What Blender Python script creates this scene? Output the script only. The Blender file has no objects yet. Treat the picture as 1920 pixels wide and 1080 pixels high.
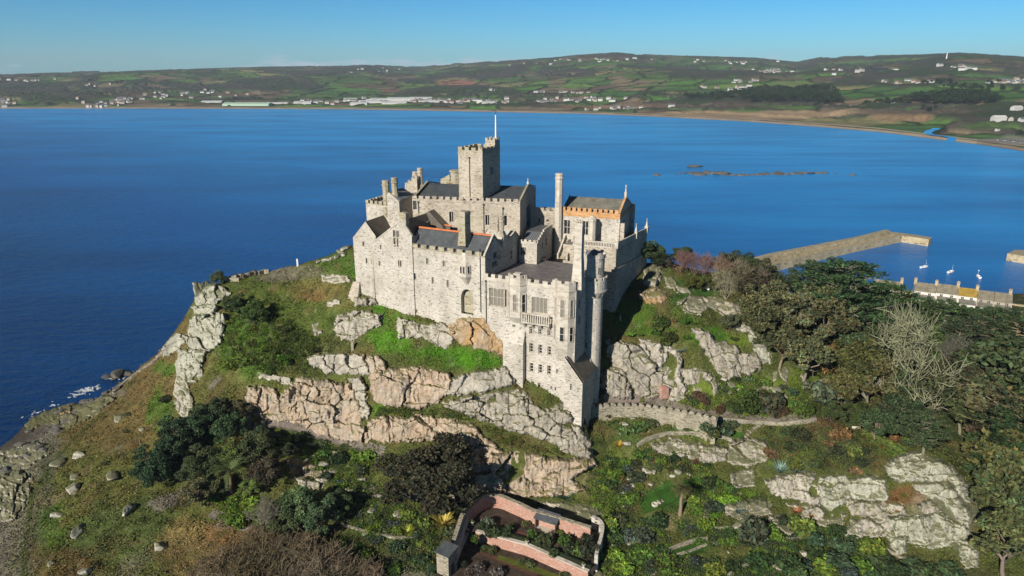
import bpy, math, random
import numpy as np
from mathutils import Vector
C = bpy.context.scene.collection
R = math.radians
# ------------------------------------------------------------------ camera, sky, sun
CAMH, PITCH, FPX = 100.0, R(17.3), 1300.0
CLOUD_OFF = (5.1, 6.9, 2.7)
HAZE = 0.000065
SUN_AZ, SUN_EL = 35.0, 27.0            # degrees behind-left of the view, above the horizon
sc = bpy.context.scene
cam = bpy.data.objects.new("camera", bpy.data.cameras.new("camera"))
cam.data.sensor_width = 36.0
cam.data.lens = 36.0 * FPX / 1920.0
cam.data.clip_start, cam.data.clip_end = 1.0, 60000.0
cam.location = (0, 0, CAMH)
cam.rotation_euler = (math.pi/2 - PITCH, 0, 0)
C.objects.link(cam); sc.camera = cam
sc.view_settings.view_transform = 'Standard'
sc.view_settings.look = 'None'
sc.view_settings.exposure = 0.35
sc.cycles.max_bounces = 5
sc.cycles.diffuse_bounces = 2
sc.cycles.glossy_bounces = 2
sc.cycles.transparent_max_bounces = 6
sc.cycles.caustics_reflective = False
sc.cycles.caustics_refractive = False

def nn(nt, typ, **kw):
    n = nt.nodes.new(typ)
    for k, v in kw.items():
        if k.startswith('i_'):
            n.inputs[k[2:].replace('_', ' ')].default_value = v
        elif k.startswith('n_'):
            n.inputs[int(k[2:])].default_value = v
        else:
            setattr(n, k, v)
    return n

world = bpy.data.worlds.new("World"); sc.world = world
world.use_nodes = True
wt = world.node_tree; wt.nodes.clear()
W = lambda a, b: wt.links.new(a, b)
sky = nn(wt, 'ShaderNodeTexSky', sky_type='NISHITA', sun_disc=False, sun_elevation=R(SUN_EL),
         sun_rotation=R(180+SUN_AZ), altitude=100, air_density=1.0, dust_density=0.25, ozone_density=3.5)
wtc = nn(wt, 'ShaderNodeTexCoord')
sepw = nn(wt, 'ShaderNodeSeparateXYZ'); W(wtc.outputs['Generated'], sepw.inputs[0])
# low bank of cumulus standing just above the hills: noise on the direction, squashed vertically
mapw = nn(wt, 'ShaderNodeMapping'); W(wtc.outputs['Generated'], mapw.inputs[0])
mapw.inputs['Scale'].default_value = (14, 14, 75); mapw.inputs['Location'].default_value = CLOUD_OFF
nzw = nn(wt, 'ShaderNodeTexNoise', i_Scale=1.6, i_Detail=7.0, i_Roughness=0.55); W(mapw.outputs[0], nzw.inputs['Vector'])
band = nn(wt, 'ShaderNodeValToRGB')
e = band.color_ramp.elements
e[0].position = 0.0; e[0].color = (1, 1, 1, 1); e[1].position = 0.034; e[1].color = (0, 0, 0, 1)
x = band.color_ramp.elements.new(0.012); x.color = (.8, .8, .8, 1); x = band.color_ramp.elements.new(0.021); x.color = (.62, .62, .62, 1)
W(sepw.outputs['Z'], band.inputs[0])
addw = nn(wt, 'ShaderNodeMath', operation='MULTIPLY_ADD'); W(nzw.outputs[0], addw.inputs[0]); addw.inputs[1].default_value = 1.5
rx_ = nn(wt, 'ShaderNodeMapRange', n_1=-.46, n_2=-.30, n_3=-.35, n_4=0.0); W(sepw.outputs['X'], rx_.inputs[0])
ax_ = nn(wt, 'ShaderNodeMath', operation='ADD'); W(band.outputs[0], ax_.inputs[0]); W(rx_.outputs[0], ax_.inputs[1]); W(ax_.outputs[0], addw.inputs[2])
cr = nn(wt, 'ShaderNodeValToRGB'); W(addw.outputs[0], cr.inputs[0])
cr.color_ramp.elements[0].position = 1.0; cr.color_ramp.elements[0].color = (0, 0, 0, 1)
cr.color_ramp.elements[1].position = 1.0; cr.color_ramp.elements[1].color = (1, 1, 1, 1)
scl = nn(wt, 'ShaderNodeMath', operation='SUBTRACT'); W(addw.outputs[0], scl.inputs[0]); scl.inputs[1].default_value = 1.44
sc2 = nn(wt, 'ShaderNodeMath', operation='MULTIPLY', use_clamp=True); W(scl.outputs[0], sc2.inputs[0]); sc2.inputs[1].default_value = 3.0
cloudc = nn(wt, 'ShaderNodeMixRGB', blend_type='MIX')
tint = nn(wt, 'ShaderNodeMixRGB', blend_type='MULTIPLY', n_0=1.0); W(sky.outputs[0], tint.inputs[1])
tr = nn(wt, 'ShaderNodeValToRGB'); W(sepw.outputs['Z'], tr.inputs[0]); te = tr.color_ramp.elements
te[0].position = 0.0; te[0].color = (.36, .78, 1.12, 1); te[1].position = 0.45; te[1].color = (.07, .135, .20, 1)
x = te.new(0.26); x.color = (.09, .24, .38, 1); x = te.new(0.12); x.color = (.16, .60, .95, 1)
W(tr.outputs[0], tint.inputs[2])
W(sc2.outputs[0], cloudc.inputs[0]); W(tint.outputs[0], cloudc.inputs[1]); cloudc.inputs[2].default_value = (4.6, 5.6, 6.6, 1)
bg = nn(wt, 'ShaderNodeBackground', i_Strength=0.085); W(cloudc.outputs[0], bg.inputs[0])
wo = nn(wt, 'ShaderNodeOutputWorld'); W(bg.outputs[0], wo.inputs[0])

to_sun = Vector((-math.sin(R(SUN_AZ))*math.cos(R(SUN_EL)), -math.cos(R(SUN_AZ))*math.cos(R(SUN_EL)), math.sin(R(SUN_EL))))
sl = bpy.data.lights.new("sun", 'SUN'); sl.energy = 5.0; sl.angle = R(0.5); sl.color = (1.0, 0.93, 0.82)
so = bpy.data.objects.new("sun", sl); so.rotation_euler = (-to_sun).to_track_quat('-Z', 'Y').to_euler(); C.objects.link(so)

# ------------------------------------------------------------------ helpers
random.seed(5); rng = np.random.default_rng(5)
CT, ST = math.cos(PITCH), math.sin(PITCH)
def rays(px, py):
    X = (np.asarray(px, float)-960)/FPX; v = (540-np.asarray(py, float))/FPX
    return np.stack([X+0*v, CT+v*ST+0*X, -ST+v*CT+0*X], -1)
def atz(px, py, z):
    d = rays(px, py); t = (z-CAMH)/d[..., 2]
    return d*t[..., None] + np.array([0, 0, CAMH])
def aty(px, py, Y):
    d = rays(px, py); t = Y/d[..., 1]
    return d*np.asarray(t)[..., None] + np.array([0, 0, CAMH])
def project(P):
    P = np.asarray(P, float); x = P[..., 0]; y = P[..., 1]; z = P[..., 2]-CAMH
    dep = y*CT - z*ST; up = y*ST + z*CT
    return 960+FPX*x/dep, 540-FPX*up/dep
def _h(ix, iy, iz, s):
    n = (ix*73856093) ^ (iy*19349663) ^ (iz*83492791) ^ (s*2654435761 & 0x7fffffff)
    n = (n ^ (n >> 13)) * 1274126177 & 0x7fffffff
    n = (n ^ (n >> 16)) * 668265263 & 0x7fffffff
    return ((n ^ (n >> 15)) & 0xffffff)/float(0xffffff)
def vnoise(p, s=0):
    p = np.asarray(p, float); i = np.floor(p).astype(np.int64); f = p-i; f = f*f*(3-2*f)
    if p.shape[-1] == 2:
        r = 0
        for a in (0, 1):
            for b in (0, 1):
                w = (f[..., 0] if a else 1-f[..., 0])*(f[..., 1] if b else 1-f[..., 1])
                r = r + w*_h(i[..., 0]+a, i[..., 1]+b, 0*i[..., 0], s)
        return r
    r = 0
    for a in (0, 1):
        for b in (0, 1):
            for c in (0, 1):
                w = (f[..., 0] if a else 1-f[..., 0])*(f[..., 1] if b else 1-f[..., 1])*(f[..., 2] if c else 1-f[..., 2])
                r = r + w*_h(i[..., 0]+a, i[..., 1]+b, i[..., 2]+c, s)
    return r
def fbm(p, o=4, s=0, g=0.5):
    p = np.asarray(p, float); r = 0; a = 1; t = 0
    for k in range(o):
        r = r + a*vnoise(p*(2.03**k)+17.3*k, s+k); t += a; a *= g
    return r/t
def cells(p, s=0):
    """2-D jittered cells: F1, F2, cell hash, vector to the F1 point"""
    p = np.asarray(p, float); i = np.floor(p).astype(np.int64)
    f1 = np.full(p.shape[:-1], 9.0); f2 = f1.copy(); hid = f1*0; vx = f1*0; vy = f1*0
    for a in (-1, 0, 1):
        for b in (-1, 0, 1):
            cx = i[..., 0]+a; cy = i[..., 1]+b; o = 0*cx
            qx = cx+.1+.8*_h(cx, cy, o, s); qy = cy+.1+.8*_h(cx, cy, o+1, s)
            d = np.hypot(qx-p[..., 0], qy-p[..., 1]); h = _h(cx, cy, o+2, s)
            m = d < f1
            f2 = np.where(m, f1, np.minimum(f2, d))
            hid = np.where(m, h, hid); vx = np.where(m, p[..., 0]-qx, vx); vy = np.where(m, p[..., 1]-qy, vy)
            f1 = np.where(m, d, f1)
    return f1, f2, hid, vx, vy
def inpoly(px, py, poly):
    px = np.asarray(px, float); py = np.asarray(py, float); r = np.zeros(px.shape, bool); n = len(poly)
    for k in range(n):
        x0, y0 = poly[k]; x1, y1 = poly[(k+1) % n]
        if y0 == y1: continue
        c = ((y0 > py) != (y1 > py)) & (px < (x1-x0)*(py-y0)/(y1-y0)+x0)
        r ^= c
    return r
def polydist(px, py, poly):
    px = np.asarray(px, float); py = np.asarray(py, float); d = np.full(px.shape, 1e9); n = len(poly)
    for k in range(n):
        x0, y0 = poly[k]; x1, y1 = poly[(k+1) % n]; dx, dy = x1-x0, y1-y0
        t = np.clip(((px-x0)*dx+(py-y0)*dy)/(dx*dx+dy*dy+1e-9), 0, 1)
        d = np.minimum(d, np.hypot(px-x0-t*dx, py-y0-t*dy))
    return d
def make_mesh(name, V, F, mats=(), mi=None, col=None, uv=None, smooth=False):
    """V (n,3); F (m,k) one polygon size, or list of tuples; col (n,3) point colours"""
    me = bpy.data.meshes.new(name); V = np.asarray(V, np.float32)
    if isinstance(F, np.ndarray):
        m, k = F.shape; li = F.astype(np.int32).ravel(); ls = np.arange(0, m*k, k, dtype=np.int32)
    else:
        m = len(F); tot = np.array([len(f) for f in F], np.int32)
        li = np.array([i for f in F for i in f], np.int32); ls = np.concatenate([[0], np.cumsum(tot)[:-1]]).astype(np.int32)
    me.vertices.add(len(V)); me.vertices.foreach_set('co', V.ravel())
    me.loops.add(len(li)); me.loops.foreach_set('vertex_index', li)
    me.polygons.add(m); me.polygons.foreach_set('loop_start', ls)
    if mi is not None: me.polygons.foreach_set('material_index', np.asarray(mi, np.int32))
    if smooth: me.polygons.foreach_set('use_smooth', np.ones(m, bool))
    for mt in mats: me.materials.append(mt)
    if col is not None:
        a = me.color_attributes.new('col', 'FLOAT_COLOR', 'POINT')
        a.data.foreach_set('color', np.concatenate([np.asarray(col, np.float32), np.ones((len(V), 1), np.float32)], 1).ravel())
    if uv is not None:
        l = me.uv_layers.new(name='uv'); l.data.foreach_set('uv', np.asarray(uv, np.float32).ravel())
    me.update(calc_edges=True); me.validate()
    return me
def link(name, me, parent=None, loc=(0, 0, 0), rz=0.0, scale=1.0):
    o = bpy.data.objects.new(name, me); C.objects.link(o)
    o.location = loc; o.rotation_euler = (0, 0, rz)
    o.scale = (scale,)*3 if np.isscalar(scale) else scale
    if parent: o.parent = parent
    return o
def tag(o, label=None, cat=None, group=None, kind=None):
    if label: o['label'] = label
    if cat: o['category'] = cat
    if group: o['group'] = group
    if kind: o['kind'] = kind
    return o
def copy_tree(o, parent=None):
    c = o.copy(); C.objects.link(c)
    if parent: c.parent = parent
    for ch in list(o.children): copy_tree(ch, c)
    return c
ORD = ['first', 'second', 'third', 'fourth', 'fifth', 'sixth', 'seventh', 'eighth', 'ninth', 'tenth', 'eleventh', 'twelfth', 'thirteenth',
       'fourteenth', 'fifteenth', 'sixteenth', 'seventeenth', 'eighteenth', 'nineteenth', 'twentieth']
def ordn(k):
    if k < 20: return ORD[k]
    tens = {2: 'twenty', 3: 'thirty', 4: 'forty', 5: 'fifty', 6: 'sixty', 7: 'seventy', 8: 'eighty', 9: 'ninety'}
    t, u = divmod(k+1, 10)
    return (tens[t]+'-'+ORD[u-1]) if u else tens[t][:-1]+'ieth'

# ------------------------------------------------------------------ materials
def mat(name, rough=0.8, spec=0.3):
    m = bpy.data.materials.new(name); m.use_nodes = True; nt = m.node_tree; nt.nodes.clear()
    b = nn(nt, 'ShaderNodeBsdfPrincipled'); o = nn(nt, 'ShaderNodeOutputMaterial'); nt.links.new(b.outputs[0], o.inputs[0])
    b.inputs['Roughness'].default_value = rough; b.inputs['Specular IOR Level'].default_value = spec
    return m, nt, b, (lambda a, c: nt.links.new(a, c))
def ramp(nt, stops):
    r = nn(nt, 'ShaderNodeValToRGB'); el = r.color_ramp.elements
    while len(el) < len(stops): el.new(0.5)
    for q, (p, c) in zip(el, stops):
        q.position = p; q.color = tuple(c)+(1,) if len(c) == 3 else c
    return r
def noise(nt, L, src, scale, detail=4, rough=0.55, mapping=None):
    if mapping:
        mp = nn(nt, 'ShaderNodeMapping'); mp.inputs['Scale'].default_value = mapping; L(src, mp.inputs[0]); src = mp.outputs[0]
    n = nn(nt, 'ShaderNodeTexNoise', i_Scale=scale, i_Detail=float(detail), i_Roughness=rough); L(src, n.inputs['Vector'])
    return n.outputs[0]
def mixc(nt, L, fac, a, b, mode='MIX'):
    m = nn(nt, 'ShaderNodeMixRGB', blend_type=mode)
    for i, s in ((0, fac), (1, a), (2, b)):
        if hasattr(s, 'links'): L(s, m.inputs[i])
        elif isinstance(s, (int, float)): m.inputs[i].default_value = s
        else: m.inputs[i].default_value = tuple(s)+(1,)
    return m.outputs[0]
def bump(nt, L, b, h, strength=0.5, dist=0.3):
    n = nn(nt, 'ShaderNodeBump', i_Strength=strength, i_Distance=dist); L(h, n.inputs['Height']); L(n.outputs[0], b.inputs['Normal'])
def plain(name, col, rough=0.7, spec=0.3, var=0.25, scale=2.0, metal=0.0, bmp=0.0):
    m, nt, b, L = mat(name, rough, spec)
    tc = nn(nt, 'ShaderNodeTexCoord'); n = noise(nt, L, tc.outputs['Object'], scale, 5)
    r = ramp(nt, [(0.3, [c*(1-var) for c in col]), (0.7, [min(1, c*(1+var)) for c in col])]); L(n, r.inputs[0]); L(r.outputs[0], b.inputs['Base Color'])
    b.inputs['Metallic'].default_value = metal
    if bmp: bump(nt, L, b, n, bmp, 0.1)
    return m
def vcol_mat(name, rough=0.9, spec=0.15, nscale=0.9, var=0.5, bmp=0.6, bdist=0.4, fine=4.0):
    """ground-like material: the mesh's own colour attribute broken up by two noises"""
    m, nt, b, L = mat(name, rough, spec)
    at = nn(nt, 'ShaderNodeAttribute', attribute_name='col'); g = nn(nt, 'ShaderNodeNewGeometry')
    n1 = noise(nt, L, g.outputs['Position'], nscale, 6, 0.65); n2 = noise(nt, L, g.outputs['Position'], nscale*fine, 3, 0.6)
    r1 = ramp(nt, [(0.28, (1-var,)*3), (0.72, (1+var,)*3)]); L(n1, r1.inputs[0])
    r2 = ramp(nt, [(0.3, (1-var*.8,)*3), (0.7, (1+var*.8,)*3)]); L(n2, r2.inputs[0])
    c = mixc(nt, L, 1.0, at.outputs['Color'], r1.outputs[0], 'MULTIPLY'); c = mixc(nt, L, 1.0, c, r2.outputs[0], 'MULTIPLY')
    L(c, b.inputs['Base Color'])
    if bmp:
        ad = nn(nt, 'ShaderNodeMath', operation='MULTIPLY_ADD'); L(n2, ad.inputs[0]); ad.inputs[1].default_value = 0.5; L(n1, ad.inputs[2])
        bump(nt, L, b, ad.outputs[0], bmp, bdist)
    return m
# ------------------------------------------------------------------ island terrain (height field through surveyed points)
TP = []
def T(px, py, z): TP.append(tuple(atz(px, py, z)))
def TY(px, py, Y): TP.append(tuple(aty(px, py, Y)))
def TW(x, y, z): TP.append((x, y, z))
# crest west of the castle and what falls away behind it
for px, py, Y in ((655, 462, 197), (620, 482, 197), (590, 492, 197), (560, 497, 198), (520, 505, 199), (480, 512, 199), (430, 522, 199), (400, 532, 198), (372, 545, 196)):
    TY(px, py, Y); q = aty(px, py, Y); TW(q[0]-8, q[1]+16, q[2]-12); TW(q[0]-14, q[1]+34, q[2]-27)
for px, py, Y in ((345, 600, 195), (322, 648, 192), (300, 668, 196), (250, 700, 204), (212, 738, 205)): TY(px, py, Y)
TW(-118, 216, 4); TW(-128, 240, -4); TW(-140, 222, -4)
# south-west slope
for px, py, z in ((300, 700, 19.5), (350, 700, 22), (420, 700, 25), (300, 800, 13), (200, 800, 8.5), (250, 750, 12), (150, 790, 4.5), (100, 815, 3), (60, 820, 1), (0, 850, .8), (110, 770, 1), (190, 745, 1.5),
                  (100, 900, 5), (30, 880, 2), (0, 950, 2.2), (0, 1060, 2), (60, 980, 3.5), (200, 900, 8), (200, 1000, 6), (240, 960, 7), (100, 1060, 4), (300, 900, 9), (300, 1000, 5.5), (380, 850, 12.5), (400, 950, 7.5),
                  (420, 780, 18), (400, 1060, 4), (60, 775, -1.5), (150, 725, -2), (0, 800, -2), (-60, 900, -2), (-80, 1060, -1), (-200, 1080, -4)): T(px, py, z)
# grass under and west of the castle
for px, py, Y in ((560, 520, 190), (480, 560, 186), (560, 580, 180), (620, 540, 184), (560, 650, 168), (480, 640, 170), (430, 620, 178), (640, 700, 162), (560, 705, 161), (480, 700, 163), (560, 800, 157), (640, 815, 156), (480, 795, 158),
                  (665, 530, 180), (660, 565, 176.5), (680, 612, 171), (700, 640, 167), (755, 578, 171), (800, 590, 168.5), (870, 592, 164.5), (905, 590, 161.5), (760, 640, 163.5), (850, 652, 161), (930, 658, 158), (850, 682, 157), (700, 690, 160), (930, 690, 156),
                  (720, 560, 175)): TY(px, py, Y)
# stepped cliffs below the castle
for px, py, Y in ((700, 700, 159), (800, 695, 157), (700, 765, 155.5), (800, 760, 154.5), (700, 780, 153), (800, 778, 152), (700, 830, 151), (800, 840, 148), (930, 722, 153.5), (900, 745, 152),
                  (1000, 742, 152.5), (1050, 765, 150), (1085, 790, 148.5), (1080, 850, 145.5), (1000, 800, 148), (1000, 860, 144.5), (900, 800, 149), (920, 850, 145.5), (1000, 922, 140.5), (900, 915, 141.5), (1080, 920, 140.5), (850, 860, 145)): TY(px, py, Y)
# garden ground
for px, py, z in ((560, 850, 12), (500, 850, 12.5), (640, 850, 11), (560, 950, 6.5), (560, 1080, 3), (640, 940, 7), (740, 920, 8), (700, 1000, 5), (740, 1070, 3.2), (830, 950, 5.8), (860, 930, 6.2), (1000, 1000, 4.6), (1000, 1060, 3), (920, 1070, 2.6), (1100, 970, 6), (1120, 1060, 3.2),
                  (1270, 910, 9), (1270, 960, 7.2), (1200, 960, 6.8), (1270, 1060, 3.5), (1180, 1020, 4.6), (1400, 1000, 6.0), (1400, 1070, 3.3), (1390, 940, 8.6), (1500, 1000, 5), (1560, 1060, 3), (1650, 1070, 2.5), (960, 1160, 1), (600, 1180, 1), (1300, 1180, 1.2), (1700, 1200, 1), (200, 1200, 2)): T(px, py, z)
# east side
for px, py, Y in ((1125, 748, 158), (1130, 790, 153), (1130, 830, 149.5), (1200, 600, 173), (1140, 640, 168), (1210, 520, 186), (1330, 530, 187), (1280, 500, 193), (1340, 580, 178), (1400, 605, 175), (1290, 622, 169), (1180, 640, 167), (1290, 738, 161), (1150, 738, 159), (1220, 745, 160), (1440, 690, 168),
                  (1400, 720, 162), (1500, 700, 168), (1300, 770, 155.5), (1200, 758, 157), (1400, 785, 154), (1440, 790, 154), (1540, 770, 157), (1300, 806, 151.5), (1200, 800, 152.5), (1400, 815, 150.5), (1180, 835, 148), (1300, 850, 146.5), (1400, 850, 146.5),
                  (1480, 800, 152), (1500, 850, 143), (1600, 850, 143), (1500, 885, 139.5), (1500, 950, 135), (1600, 890, 139.5), (1640, 960, 132), (1720, 850, 141), (1790, 880, 138), (1720, 950, 132), (1720, 1030, 125), (1800, 1000, 127)): TY(px, py, Y)
for px, py, z in ((1600, 800, 13.5), (1700, 750, 15), (1600, 700, 20), (1500, 640, 29), (1450, 560, 36), (1400, 530, 40), (1700, 820, 11), (1850, 850, 8), (1850, 950, 5.5), (1900, 1050, 3), (1900, 780, 8), (2000, 900, 5), (2100, 800, 4), (1800, 700, 11), (1900, 700, 8.5), (1860, 1040, 3)): T(px, py, z)
for x, y, z in ((60, 215, 32), (90, 230, 20), (130, 235, 12), (170, 240, 8), (100, 260, 9), (150, 270, 4.5), (210, 275, 3.5), (250, 280, 3), (60, 250, 16), (30, 240, 24), (0, 245, 24), (0, 275, 6), (60, 285, 4), (120, 293, 3), (180, 293, 3), (240, 296, 3), (300, 280, 3), (-40, 235, 22), (-40, 270, 2),
                (-60, 255, 2), (0, 300, -4), (60, 312, -4), (-70, 280, -5), (180, 140, 4), (180, 180, 5), (230, 220, 4), (150, 110, 2), (0, 212, 46), (-20, 215, 44), (20, 190, 48), (-15, 185, 46), (0, 175, 43.5), (35, 175, 41)): TW(x, y, z)
TPa = np.array(TP)
def tps_fit(P, v, lam):
    n = len(P); d = np.hypot(*(P[:, None]-P[None]).transpose(2, 0, 1)); K = np.where(d > 0, d*d*np.log(d+1e-12), 0)+lam*np.eye(n)
    A = np.zeros((n+3, n+3)); A[:n, :n] = K; A[:n, n] = 1; A[:n, n+1:] = P; A[n:, :n] = A[:n, n:].T
    return np.linalg.solve(A, np.concatenate([v, np.zeros(3)]))
SC = 100.0
_P = TPa[:, :2]/SC; _w = tps_fit(_P, TPa[:, 2], 0.0006)
def tps_eval(x, y):
    q = np.stack([x, y], -1).reshape(-1, 2)/SC; out = np.empty(len(q))
    for a in range(0, len(q), 20000):
        s = q[a:a+20000]; d = np.hypot(s[:, None, 0]-_P[None, :, 0], s[:, None, 1]-_P[None, :, 1])
        out[a:a+20000] = (np.where(d > 0, d*d*np.log(d+1e-12), 0))@_w[:len(_P)]+_w[len(_P)]+s@_w[len(_P)+1:]
    return out.reshape(np.shape(x))
GX0, GX1, GY0, GY1, GS = -190.0, 330.0, 78.0, 318.0, 0.75
gx = np.arange(GX0, GX1+.01, GS); gy = np.arange(GY0, GY1+.01, GS)
cx_ = np.arange(GX0, GX1+3.01, 3.0); cy_ = np.arange(GY0, GY1+3.01, 3.0)
cX, cY = np.meshgrid(cx_, cy_); cZ = tps_eval(cX, cY)
def bilin(Z, x0, y0, s, x, y):
    fx = np.clip((np.asarray(x, float)-x0)/s, 0, Z.shape[1]-1.001); fy = np.clip((np.asarray(y, float)-y0)/s, 0, Z.shape[0]-1.001)
    i = fx.astype(int); j = fy.astype(int); a = fx-i; b = fy-j
    return Z[j, i]*(1-a)*(1-b)+Z[j, i+1]*a*(1-b)+Z[j+1, i]*(1-a)*b+Z[j+1, i+1]*a*b
gX, gY = np.meshgrid(gx, gy)
# exact spline inside the part one looks at, coarse elsewhere
gZ = bilin(cZ, GX0, GY0, 3.0, gX, gY)
p3 = np.stack([gX, gY], -1)
rough_ = np.clip((gZ-0.0)/6, 0.15, 1)
gZ = gZ + rough_*((fbm(p3/9.0, 4, 3)-.5)*2.4 + (fbm(p3/2.2, 3, 9)-.5)*0.9)
# level ground far from the hill, sea bed beyond the shore, flat quay by the harbour
edge = np.minimum(np.minimum(gX-GX0, GX1-gX), np.minimum(gY-GY0+30, GY1-gY))
gZ = np.where(edge < 14, gZ-(14-edge)*.6, gZ)
gZ = np.clip(gZ, -6, 54)
# level floors cut for the two terraces of the brick walled garden and a shelf for the rampart walk
UPPER = [(868, 962), (885, 948), (906, 931), (927, 926), (945, 929), (998, 954), (1041, 961), (1108, 986), (1128, 968), (1132, 1000), (1112, 1080), (1099, 1068), (988, 1020), (896, 996), (866, 1000)]
LOWER = [(866, 1000), (896, 996), (988, 1020), (1099, 1068), (1112, 1130), (815, 1130), (818, 1050), (850, 1010)]
ZU, ZL = 5.2, 2.6
for poly, zz in ((UPPER, ZU), (LOWER, ZL)):
    q = atz([p[0] for p in poly], [p[1] for p in poly], zz)[:, :2]; ins = inpoly(gX, gY, [tuple(p) for p in q]); gZ = np.where(ins, np.minimum(gZ, zz-.35), gZ)
RAMP = [(1091, 760), (1110, 763), (1150, 761), (1200, 761), (1250, 767), (1300, 776), (1345, 787)]
_r = atz([p[0] for p in RAMP], [p[1] for p in RAMP], 20.9)[:, :2]; _f = _r+np.array([[0.5, -7.5]])
for k in range(len(RAMP)-1):
    ins = inpoly(gX, gY, [tuple(_r[k]), tuple(_r[k+1]), tuple(_f[k+1]), tuple(_f[k])]); gZ = np.where(ins, np.minimum(gZ, 16.4+.75*k), gZ)
    ins = inpoly(gX, gY, [tuple(_r[k]), tuple(_r[k+1]), tuple(_r[k+1]+[0, 3.6]), tuple(_r[k]+[0, 3.6])]); gZ = np.where(ins, np.clip(gZ, 20.0, 20.3), gZ)
def hz(x, y): return bilin(gZ, GX0, GY0, GS, x, y)
def hit(px, py, off=0.0):
    """first point of the island under a pixel (vectorised); falls back to the sea plane"""
    px = np.atleast_1d(np.asarray(px, float)); py = np.atleast_1d(np.asarray(py, float)); d = rays(px, py); d = d/np.linalg.norm(d[:, :2], axis=1)[:, None]
    t0 = np.full(len(px), 95.0); done = np.zeros(len(px), bool); res = t0.copy()
    for k in range(520):
        t = t0+k*0.5
        z = CAMH+d[:, 2]*t; h = hz(d[:, 0]*t, d[:, 1]*t)+off
        m = (~done) & (z <= h); res[m] = t[m]; done |= m
    lo = res-.5; hi = res.copy()
    for k in range(10):
        mid = (lo+hi)/2; z = CAMH+d[:, 2]*mid; b = z <= hz(d[:, 0]*mid, d[:, 1]*mid)+off
        hi = np.where(b, mid, hi); lo = np.where(b, lo, mid)
    P = d*hi[:, None]; P[:, 2] += CAMH
    bad = ~done
    if bad.any(): P[bad] = atz(px[bad], py[bad], 0.0)
    return P
def hitl(px, py):
    """as hit, but a ray that misses the island slides down to the nearest ground"""
    px = np.atleast_1d(np.asarray(px, float)); py = np.atleast_1d(np.asarray(py, float)).copy(); P = hit(px, py)
    for k in range(30):
        bad = P[:, 2] < .3
        if not bad.any(): break
        py[bad] += 2.0; P[bad] = hit(px[bad], py[bad])
    return P
def hit1(px, py): return hitl([px], [py])[0]
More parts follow.
